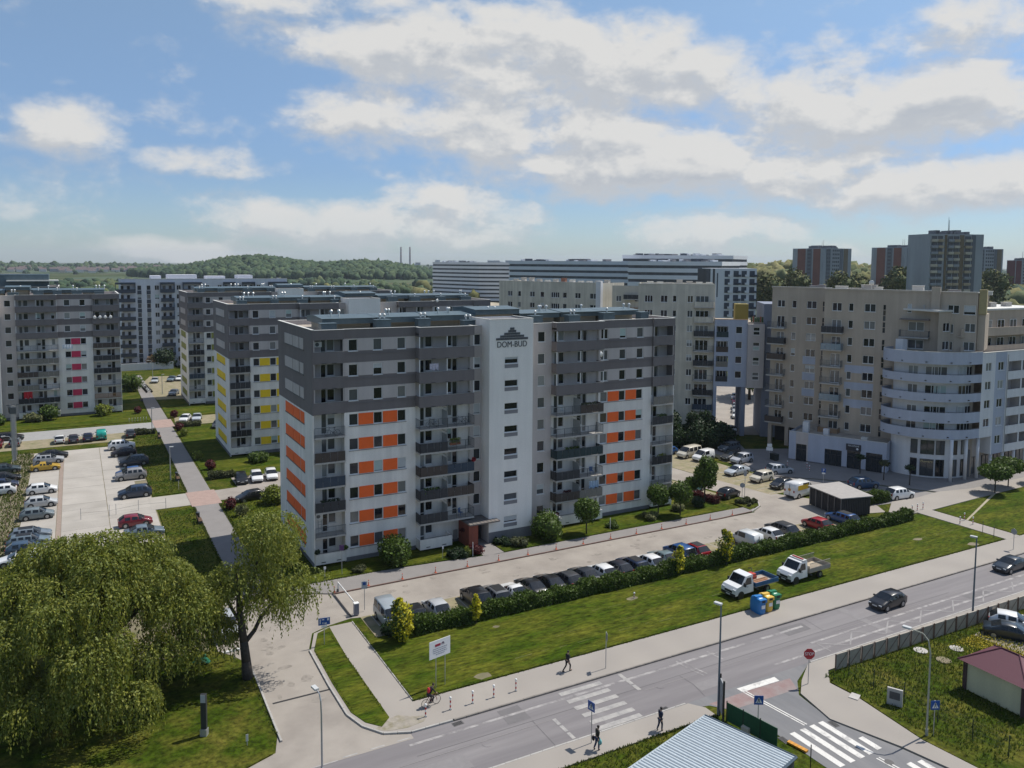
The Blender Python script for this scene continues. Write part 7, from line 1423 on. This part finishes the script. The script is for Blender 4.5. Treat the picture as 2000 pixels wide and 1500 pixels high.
tag((lambda mb:(mb.box(-.45,.45,-.3,.3,0,.5),mb.build('utility_box',mat('cream_box',(.55,.5,.4),.7,.1),None,(42.6,41.2,0),.3))[1])(MB()),'small cream box standing against the green fence','box')
# advertising pylon and things under the willow
t=thing('pylon','slim dark pylon with a pale top panel on the shaded grass','pylon',(7.3,59.3,.12),R_(-30)); mb=MB(); mb.box(-.2,.2,-.11,.11,0,3.1); mb.build('column',mat('charcoal_column',(.03,.032,.035),.5,.1),t); mb=MB(); mb.box(-.18,.18,-.125,-.111,2.5,3.08); mb.build('panel',mat('pale_panel',(.42,.43,.44),.5,.1),t); mb=MB(); mb.box(-.24,.24,-.2,.2,-.02,.5); mb.build('foot',GALV,t)
sign(9.8,56.6,.8,0,'short white marker post in the grass near the road edge',[plate(.16,.5,.55,SWH,y=0)],cat='post',name='marker_post')
mb=MB()
for k in range(9):
    a=random.uniform(0,3); 
    mb.path([(random.uniform(-.7,.7),random.uniform(-.4,.4),.05),(random.uniform(-.5,.5),random.uniform(-.4,.4),random.uniform(.3,.7)),(random.uniform(-.8,.8),random.uniform(-.4,.4),.08)],[.07,.12,.06],6)
tag(mb.build('green_netting',mat('green_net',(.02,.16,.09),.6,.25,6),None,(8.6,70.4,.12)),'crumpled green netting lying on the grass beside the willow','netting')
mb=MB(); mb.box(-.9,.9,-.12,.12,0,.14); tag(mb.build('kerb_block',FRAME,None,(11.4,71.6,.02),.1),'white wheel stop in front of the silver off roader','wheel stop')
# fence posts of the parking lot, benches, bins, bicycle stands and motorcycles
for k,(x,y) in enumerate(((-.1,118.5),(3.3,118.6),(6.9,119.3),(10.3,118.5),(4.1,118.6),(12.9,127.2))): sign(x,y,1.5,0,'thin grey post on the concrete lot, %s'%(['leftmost, where the chain starts','left of the close pair','right of the close pair','at the lot entrance by the grass','one of the close pair','by the grass above the lot entrance'][k]),[],cat='fence post',name='fence_post',z=.02)['group']='fence posts on the concrete lot'
for k in range(12): sign(-8.6+(k%2)*.1,104.5+k*4.6,1.3,0,'rusty post in the weedy strip by the lot, %s'%ORD(k,12,'nearest the willow','farthest from the willow','counted from the willow'),[],cat='fence post',name='fence_post',pole=CPF,z=0.)['group']='rusty posts in the weedy strip'
mb=MB(); mb.path([(-.1,118.5,.9),(3.3,118.6,.7),(6.9,119.3,.85),(10.3,118.5,.9)],[.012]*4,4); tag(mb.build('chain',STEEL),'thin chain hanging between the grey posts on the concrete lot','chain')
def bench(x,y,rz,label):
    t=thing('park_bench',label,'bench',(x,y,.06),rz,'benches beside the path'); m=mat('bench_timber',(.12,.07,.04),.8,.2,4)
    for k in range(3): mb=MB(); mb.box(-.8,.8,-.25+k*.17,-.11+k*.17,.42,.46); mb.build('seat_slat',m,t)
    for k in range(2): mb=MB(); mb.box(-.8,.8,.26,.30,.55+k*.18,.68+k*.18); mb.build('back_slat',m,t)
    for s in (-.6,.6): mb=MB(); mb.box(s-.04,s+.04,-.24,.3,0,.42); mb.box(s-.03,s+.03,.26,.3,.42,.86); mb.build('leg',STEEL,t)
def bin_(x,y,label): t=thing('litter_bin',label,'litter bin',(x,y,.06),0,'litter bins beside the path'); mb=MB(); mb.tube((0,0,.1),(0,0,.85),.22,.24,10); mb.build('bin_body',TRIM,t); mb=MB(); mb.tube((0,0,.85),(0,0,.95),.26,.2,10); mb.build('bin_lid',STEEL,t); mb=MB(); mb.tube((0,0,0),(0,0,.1),.06,.06,6); mb.build('foot',STEEL,t)
bench(13.4,133.0,R_(90),'dark bench beside the path next to the park lamp'); bench(13.6,109.8,R_(90),'dark bench beside the path opposite the dark red hatchback'); bench(13.7,166.6,R_(90),'dark bench by the path above the shaded stretch'); bench(13.8,213.5,R_(90),'dark bench by the far path'); bin_(13.4,134.6,'dark litter bin beside the bench next to the park lamp'); bin_(13.6,111.6,'dark litter bin beside the bench opposite the dark red hatchback'); bin_(13.7,168.2,'dark litter bin by the bench above the shaded stretch')
BARK2=None
t=thing('bicycle_stand','row of grey bicycle hoops beside the far road','bicycle stand',(9.5,186.0,.08))
for k in range(7): mb=MB(); mb.path([(k*.55,0,0),(k*.55,0,.7),(k*.55+.05,.3,.85),(k*.55,.6,.7),(k*.55,.6,0)],[.03]*5,6); mb.build('hoop',GALV,t)
def moto(x,y,rz,label):
    t=thing('motorcycle',label,'motorcycle',(x,y,.06),rz,'motorcycles in a row by the far path')
    for yy in (.62,-.62):
        mb=MB(); mb.tube((-.06,yy,.3),(.06,yy,.3),.3,.3,14); mb.build('wheel',RUBBER,t)
    mb=MB(); mb.box(-.13,.13,-.45,.4,.4,.72); mb.ball((0,.18,.8),.22,0,8,6,(.8,1.4,.8)); mb.build('body',paint(random.choice((BLK,WHT,RED))),t); mb=MB(); mb.box(-.14,.14,-.75,0,.76,.86); mb.build('seat',TRIM,t); mb=MB(); mb.tube((-.35,.42,1.02),(.35,.42,1.02),.025,.025,6); mb.tube((0,.42,1.02),(0,.62,.3),.04,.04,6); mb.build('handlebar',STEEL,t)
for k in range(5): moto(15.9+k*.12,236-k*2.5,R_(80),('motorcycle at the upper end of the row by the far path','second motorcycle from the upper end of the row','middle motorcycle of the row by the far path','second motorcycle from the lower end of the row','motorcycle at the lower end of the row by the far path')[k])
def wheelie(x,y,c,label): 
    t=thing('waste_container',label,'waste container',(x,y,.03),R_(random.uniform(0,90))); m=mat('bin_'+c[0],c[1],.5,.1); mb=MB(); mb.box(-.65,.65,-.45,.45,.15,1.1); mb.build('body',m,t); mb=MB(); mb.box(-.68,.68,-.48,.48,1.1,1.22); mb.build('lid',m,t)
    for s in (-.5,.5): mb=MB(); mb.tube((s,-.3,.1),(s,.3,.1),.09,.09,8); mb.build('wheel',RUBBER,t)
wheelie(115.0,117.6,('black',(.012,.012,.014)),'black waste container by the bridge pillar'); wheelie(107.2,99.4,('dark',(.014,.02,.018)),'dark container under the white notice plates'); wheelie(116.4,118.9,('white',(.6,.6,.6)),'white container beside the bridge pillar foot')
# --- things on the balconies
def bike(x,y,z,rz,label,frame,group=None,rider=False):
    t=thing('bicycle',label,'bicycle',(x,y,z),rz,group)
    for yy in (.53,-.53):
        mb=MB(); n=22
        for k in range(n):
            a,b=2*PI*k/n,2*PI*(k+1)/n; mb.tube((0,yy+.33*math.cos(a),.34+.33*math.sin(a)),(0,yy+.33*math.cos(b),.34+.33*math.sin(b)),.02,.02,6,cap=False)
        w_=mb.build('wheel',RUBBER,t); mb=MB()
        for k in range(9): a=PI*k/9; mb.tube((0,yy-.32*math.cos(a),.34-.32*math.sin(a)),(0,yy+.32*math.cos(a),.34+.32*math.sin(a)),.003,.003,3)
        mb.build('spokes',GALV,w_)
    mb=MB(); bb=(0,-.08,.32); st=(0,-.22,.85); hd=(0,.36,.88)
    for a,b in ((bb,st),(bb,(0,.38,.8)),(st,hd),((0,-.53,.34),bb),((0,-.53,.34),(0,-.2,.78)),((0,.53,.34),hd),(hd,(0,.34,1.02))): mb.tube(a,b,.022,.022,6)
    mb.build('frame',frame,t); mb=MB(); mb.tube((-.3,.36,1.03),(.3,.36,1.03),.015,.015,6); mb.build('handlebar',TRIM,t); mb=MB(); mb.box(-.06,.06,-.36,-.12,.9,.95); mb.build('saddle',TRIM,t); mb=MB(); mb.tube((-.16,-.08,.2),(.16,-.08,.44),.012,.012,5); mb.tube((.02,-.08,.32),(.05,-.08,.32),.09,.09,12); mb.build('crank',STEEL,t); return t
gz=lambda i:.70+FH*i
bike(25.0,87.5,gz(5)+.02,R_(80),'bicycle leaning on the corner balcony below the dark floors',STEEL,'bicycles kept on balconies'); bike(40.6,86.9,gz(5)+.02,R_(86),'bicycle at the right end of the balcony left of the stair tower',STEEL,'bicycles kept on balconies'); bike(36.9,86.9,gz(5)+.02,R_(92),'bicycle in the middle of the balcony left of the stair tower',STEEL,'bicycles kept on balconies')
def cloth(x,y,z,w,h,m,label):
    mb=MB(); n=12
    for k in range(n): a,b=k/n,(k+1)/n; fa,fb=.05*math.sin(k*1.9),.05*math.sin((k+1)*1.9); mb.quad((x-w/2+w*a,y+fa,z),(x-w/2+w*b,y+fb,z),(x-w/2+w*b,y+fb*1.6,z-h*(1-.15*math.sin(k))),(x-w/2+w*a,y+fa*1.6,z-h*(1-.15*math.sin(k-1))))
    tag(mb.build('laundry',m),label,'laundry')
cloth(60.0,86.6,gz(1)+2.0,1.5,1.0,mat('pale_blue_cloth',(.36,.47,.60),.9,.25,3),'pale blue laundry hanging on a balcony right of the stair tower'); cloth(36.9,86.4,gz(7)+2.0,1.1,.75,mat('white_violet_cloth',(.55,.52,.60),.9,.25,4),'white laundry hanging on the upper balcony left of the stair tower'); cloth(-9.2,198.4,gz(2)-.2,1.6,1.5,mat('red_cloth',(.5,.02,.03),.9,.15),'red awning cloth on a balcony of the magenta block'); cloth(2.0-3.5,198.3,gz(5)+1.1,2.0,.9,mat('pale_cloth',(.6,.63,.68),.9,.15),'pale sheet over a balcony rail of the magenta block')
def dish(x,y,z,label):
    t=thing('satellite_dish',label,'satellite dish',(x,y,z),R_(20),'satellite dishes'); mb=MB(); mb.ball((0,0,0),.36,0,12,6,(1,.22,1)); mb.build('bowl',COWL,t); mb=MB(); mb.tube((0,0,-.1),(0,-.35,.05),.015,.015,5); mb.tube((0,.1,0),(0,.15,-.5),.03,.03,6); mb.build('arm',STEEL,t)
dish(60.4,85.9,gz(7)+2.0,'white satellite dish on an upper balcony right of the stair tower')
for k in range(4): dish(3.9+k*1.05,199.0,gz(7)+1.2,('leftmost of four white satellite dishes on the magenta block rail','second from the left of four white dishes on the magenta block rail','third from the left of four white dishes on the magenta block rail','rightmost of four white satellite dishes on the magenta block rail')[k])
dish(62.0,143.6,26.9,'large white round dish on the roof edge of the yellow panelled block')
def aircon(x,y,z,label): t=thing('air_conditioner',label,'air conditioner',(x,y,z),0,'air conditioners on balconies'); mb=MB(); mb.box(-.42,.42,-.15,.15,0,.6); mb.build('case',SWH,t); mb=MB(); mb.tube((-.1,-.165,.3),(-.1,-.151,.3),.22,.22,14); mb.build('fan_grille',STEEL,t)
aircon(23.6,88.4,gz(1)+1.75,'air conditioner above the ladder on the low corner balcony'); aircon(23.7,88.4,gz(8)+1.5,'air conditioner in the top corner loggia')
t=thing('ladder','dark ladder standing on the low corner balcony','ladder',(23.7,88.2,gz(1))); mb=MB(); mb.tube((-.2,0,0),(-.2,.2,1.6),.02,.02,6); mb.build('rail',STEEL,t); mb=MB(); mb.tube((.2,0,0),(.2,.2,1.6),.02,.02,6); mb.build('rail',STEEL,t)
for k in range(5): mb=MB(); mb.tube((-.2,.03*k,.2+.3*k),(.2,.03*k,.2+.3*k),.015,.015,5); mb.build('rung',STEEL,t)
for x,y,z,m,l in ((23.0,86.9,gz(0)+1.05,GD,'dark trailing plant on the left corner of the white lower balcony'),(26.1,86.9,gz(0)+1.05,GB_,'green plant on the right corner of the white lower balcony'),(40.4,86.0,gz(0)+1.1,GR_,'reddish plant on the low white balcony by the entrance'),(54.0,86.0,gz(0)+1.1,GR_,'reddish flowers on the low balcony right of the stair tower'),(42.0,86.1,gz(3)+1.1,LM('flower_red',(.3,.02,.03)),'bright red flowers at the end of the balcony left of the stair tower')): bush(l,x,y,.35,.5,m,160,.12,name='potted_plant',lob=3,z=z)
FLN=('second','third','fourth','fifth','sixth','seventh','eighth')
for k,(x,y,fi,cn,wd,m) in enumerate(((36.6,86.2,2,'balcony column left of the stair tower',2.0,GB_),(39.6,86.2,4,'balcony column left of the stair tower',1.4,GYG),(56.4,86.2,3,'balcony column right of the stair tower',2.2,GB_),(58.8,86.2,5,'balcony column right of the stair tower',2.4,GDUL),(55.6,86.2,1,'balcony column right of the stair tower',1.2,GR_),(71.8,87.1,4,'right corner balconies',1.6,GB_),(24.6,87.1,2,'left corner balconies',2.2,GD),(72.0,87.1,2,'right corner balconies',1.4,GYG))):
    t=thing('planter','planter of greenery on the %s floor of the %s'%(FLN[fi-1],cn),'planter',(x,y,gz(fi)),0,'planters on the balconies'); mb=MB(); mb.box(-wd/2,wd/2,.05,.30,.55,.85); mb.build('box',mat('terracotta',(.3,.11,.05)),t)
    n=int(130*wd); P=np.stack([rng.uniform(-wd/2,wd/2,n),rng.normal(.15,.12,n),rng.uniform(.8,1.35,n)],1); obj('leaves',leafmesh('leaves',P,.14,m,rng.integers(0,3,n)),t)
CHM=[mat('white_plastic_chair',(.6,.6,.58),.5,.1),mat('dark_chair',(.05,.05,.055),.5,.1),mat('blue_plastic_chair',(.05,.13,.3),.5,.1)]
for k,(x,fi,cn) in enumerate(((37.4,5,'left of the stair tower'),(35.8,3,'left of the stair tower'),(40.6,1,'left of the stair tower'),(55.2,5,'right of the stair tower'),(57.6,4,'right of the stair tower'),(59.8,2,'right of the stair tower'))):
    t=thing('balcony_chair','small %s chair on the %s floor balcony %s'%(('white','dark','blue')[k%3],FLN[fi-1],cn),'chair',(x,86.9,gz(fi)+.02),random.uniform(-.6,.6),'chairs on the balconies'); m=CHM[k%3]
    mb=MB(); mb.box(-.24,.24,-.22,.22,.42,.46); mb.build('seat',m,t); mb=MB(); mb.box(-.24,.24,.2,.24,.46,.95); mb.build('backrest',m,t)
    for sx in (-.2,.2):
        for sy in (-.18,.18): mb=MB(); mb.box(sx-.02,sx+.02,sy-.02,sy+.02,0,.42); mb.build('leg',m,t)
# ------------------------------------------------------------------ people
SKIN=mat('skin',(.42,.26,.19),.6,.06,6); HAIR=mat('dark_hair',(.02,.016,.013),.7,.2,9)
def skin_obj(name,V,E,R,m,par,sub=1):
    me=bpy.data.meshes.new(name); me.from_pydata(V,E,[]); me.update(); o=obj(name,me,par); md=o.modifiers.new('skin','SKIN')
    for i,r in enumerate(R):
        rr=r if isinstance(r,tuple) else (r,r); me.skin_vertices[0].data[i].radius=rr
    me.skin_vertices[0].data[0].use_root=True; md.use_smooth_shade=True; s=o.modifiers.new('sub','SUBSURF'); s.levels=sub; s.render_levels=sub
    dg=bpy.context.evaluated_depsgraph_get(); me2=bpy.data.meshes.new_from_object(o.evaluated_get(dg)); o.modifiers.clear(); o.data=me2; me2.materials.clear(); me2.materials.append(m); return o
def hand(par,p,d,m):
    mb=MB(); p=Vector(p); d=Vector(d).normalized(); s=d.orthogonal().normalized(); mb.path([tuple(p),tuple(p+d*.09)],[.034,.036],8)
    for k,l in enumerate((.065,.078,.072,.055)): b=p+d*.085+s*(k-1.5)*.017; mb.path([tuple(b),tuple(b+d*l*.6),tuple(b+d*l+d.cross(s)*.02)],[.0095,.009,.007],6)
    b=p+d*.025+s*.03; mb.path([tuple(b),tuple(b+d*.03+s*.03),tuple(b+d*.06+s*.03)],[.012,.011,.008],6); mb.build('hand',m,par,smooth=True)
def person(label,x,y,rz,J,top,legs,extra=None,hairm=HAIR,z=.11,lean=0.):
    """J: joints in the figure's own frame, facing +y: hipL,kneeL,ankL,toeL ... shL,elL,wrL ..., neck, head"""
    t=thing('person',label,'person',(x,y,z),rz); H=Vector(J['hip'])
    V=[J['hip'],J['chest'],J['neck'],J['head0'],J['head1']]; R=[(.13,.10),(.16,.11),(.055,.055),(.075,.085),(.07,.08)]; E=[(0,1),(1,2),(2,3),(3,4)]
    for s in 'LR':
        b=len(V); V+=[J['th'+s],J['kn'+s],J['an'+s],J['to'+s]]; R+=[.085,.058,.042,.035]; E+=[(0,b),(b,b+1),(b+1,b+2),(b+2,b+3)]
        b=len(V); V+=[J['sh'+s],J['el'+s],J['wr'+s]]; R+=[.055,.043,.032]; E+=[(1,b),(b,b+1),(b+1,b+2)]
    skin_obj('body',V,E,R,SKIN,t)
    V=[J['hip'],J['chest'],tuple(Vector(J['chest']).lerp(Vector(J['neck']),.7))]; R=[(.165,.125),(.19,.135),(.085,.08)]; E=[(0,1),(1,2)]
    for s in 'LR':
        b=len(V); e=tuple(Vector(J['el'+s]).lerp(Vector(J['wr'+s]),.75)); V+=[J['sh'+s],J['el'+s],e]; R+=[.075,.06,.05]; E+=[(1,b),(b,b+1),(b+1,b+2)]
    skin_obj('jacket',V,E,R,top,t)
    V=[J['hip']]; R=[(.15,.12)]; E=[]
    for s in 'LR': b=len(V); V+=[J['th'+s],J['kn'+s],J['an'+s]]; R+=[.10,.075,.06]; E+=[(0,b),(b,b+1),(b+1,b+2)]
    skin_obj('trousers',V,E,R,legs,t)
    for s in 'LR':
        a=Vector(J['an'+s]); b=Vector(J['to'+s]); mb=MB(); mb.path([tuple(a+(a-b)*.25-Vector((0,0,.03))),tuple(a.lerp(b,.5)-Vector((0,0,.02))),tuple(b)],[.05,.052,.035],8); mb.build('shoe',TRIM,t,smooth=True)
        w=Vector(J['wr'+s]); hand(t,w,w-Vector(J['el'+s]),SKIN)
    h=Vector(J['head1']); f=Vector(J.get('face',(0,1,0))); mb=MB(); mb.ball(tuple(h+Vector((0,0,.035))-f*.018),.103,0,12,8,(.92,1.0,1.0)); mb.build('hair',hairm,t,smooth=True)
    mb=MB(); c=h-Vector((0,0,.035))+f*.075; sd=f.cross(Vector((0,0,1))); mb.tube(tuple(c+Vector((0,0,.01))),tuple(c+f*.035-Vector((0,0,.02))),.010,.014,6,0); mb.build('nose',SKIN,t)
    mb=MB()
    for s in (-1,1): mb.ball(tuple(c+sd*s*.032+Vector((0,0,.028))+f*.005),.011,0,6,4)
    mb.ball(tuple(c-Vector((0,0,.045))),.018,0,6,4,(1.2,.5,.35)); mb.build('eyes_and_mouth',HAIR,t)
    for s in (-1,1): mb=MB(); mb.ball(tuple(h-Vector((0,0,.02))+sd*s*.085),.025,0,6,5,(.5,1,1.2)); mb.build('ear',SKIN,t)
    if extra: extra(t)
    return t
def walk(k=1.,arm=1.,top=1.0):
    return dict(hip=(0,0,.95),chest=(0,.03,1.28),neck=(0,.05,1.5),head0=(0,.07,1.57),head1=(0,.09,1.66),thL=(.09,.02*k,.86),knL=(.095,.20*k,.5),anL=(.095,.16*k,.09),toL=(.10,.34*k,.04),thR=(-.09,-.02*k,.86),knR=(-.095,-.05*k,.48),anR=(-.095,-.36*k,.14),toR=(-.10,-.20*k,.03),
     shL=(.19,.03,1.42),elL=(.25,-.12*arm,1.15),wrL=(.25,.0-.08*arm,.9),shR=(-.19,.03,1.42),elR=(-.25,.12*arm,1.15),wrR=(-.24,.26*arm,.95))
BLKC=mat('black_cloth',(.012,.012,.014),.9,.2,5); NAVC=mat('navy_cloth',(.014,.022,.05),.9,.2,5); JEAN=mat('blue_jeans',(.03,.05,.10),.9,.2,6); OLVC=mat('dark_olive_cloth',(.03,.03,.02),.9,.2,5)
person('person in black walking briskly along the pavement beside the lawn',35.5,54.7,R_(-78),walk(1.25,1.1),BLKC,BLKC)
def bag(t):
    for (c,r,m,nm) in (((.30,-.02,.62),.16,mat('turquoise_bag',(.16,.46,.47),.6,.15,4),'shopping_bag'),((-.28,.10,.75),.17,BLKC,'handbag')):
        mb=MB(); mb.ball(c,r,0,10,7,(.5,.9,1.2)); tag(mb.build(nm,m,t),None)
def bagless(t):
    pass
P1=person('person in a dark olive coat and jeans standing near the crossing sign',31.45,44.5,R_(-95),walk(.5,.4),OLVC,JEAN)
def carried(nm,x,y,z,r,m,label):
    mb=MB(); mb.ball((0,0,0),r,0,12,8,(.55,.9,1.15)); mb.tube((0,-.05,r*1.05),(0,.05,r*1.6),.012,.012,5); mb.tube((0,.05,r*1.05),(0,.05,r*1.6),.012,.012,5); tag(mb.build(nm,m,None,(x,y,z)),label,'bag')
carried('shopping_bag',31.55,44.27,.78,.19,mat('turquoise_bag',(.16,.46,.47),.6,.15,4),'turquoise carrier bag held by the person in the olive coat'); carried('handbag',31.3,44.76,.86,.16,BLKC,'black bag hanging at the other hand of the person in the olive coat')
person('person in a navy jacket and jeans walking on the near pavement',36.9,44.25,R_(-88),walk(.55,1.0),NAVC,JEAN)
# cyclist
bk=bike(23.3,55.2,.11,R_(-82),'dark red bicycle ridden along the pavement',mat('dark_red_frame',(.16,.03,.025),.4,.1))
JC=dict(hip=(0,-.24,1.0),chest=(0,.02,1.30),neck=(0,.13,1.50),head0=(0,.18,1.56),head1=(0,.22,1.65),thL=(.09,-.18,.96),knL=(.10,.18,.74),anL=(.10,.02,.36),toL=(.10,.16,.32),thR=(-.09,-.18,.96),knR=(-.10,.10,.60),anR=(-.10,-.06,.22),toR=(-.10,.08,.18),shL=(.19,.06,1.42),elL=(.24,.20,1.20),wrL=(.25,.34,1.06),shR=(-.19,.06,1.42),elR=(-.24,.20,1.20),wrR=(-.25,.34,1.06))
person('cyclist in dark clothes riding on the pavement before the information board',23.3,55.2,R_(-82),JC,BLKC,mat('dark_grey_shorts',(.03,.03,.034),.9,.2,5))
c,s=math.cos(R_(-82)),math.sin(R_(-82)); mb=MB(); mb.ball((0,0,0),.19,0,12,8,(.85,.6,1.25)); bpk=mb.build('backpack',mat('red_backpack',(.50,.012,.03),.7,.1,5),None,(23.3-s*-.22,55.2+c*-.22,1.42),R_(-82),smooth=True); tag(bpk,'bright red backpack on the back of the cyclist','backpack')
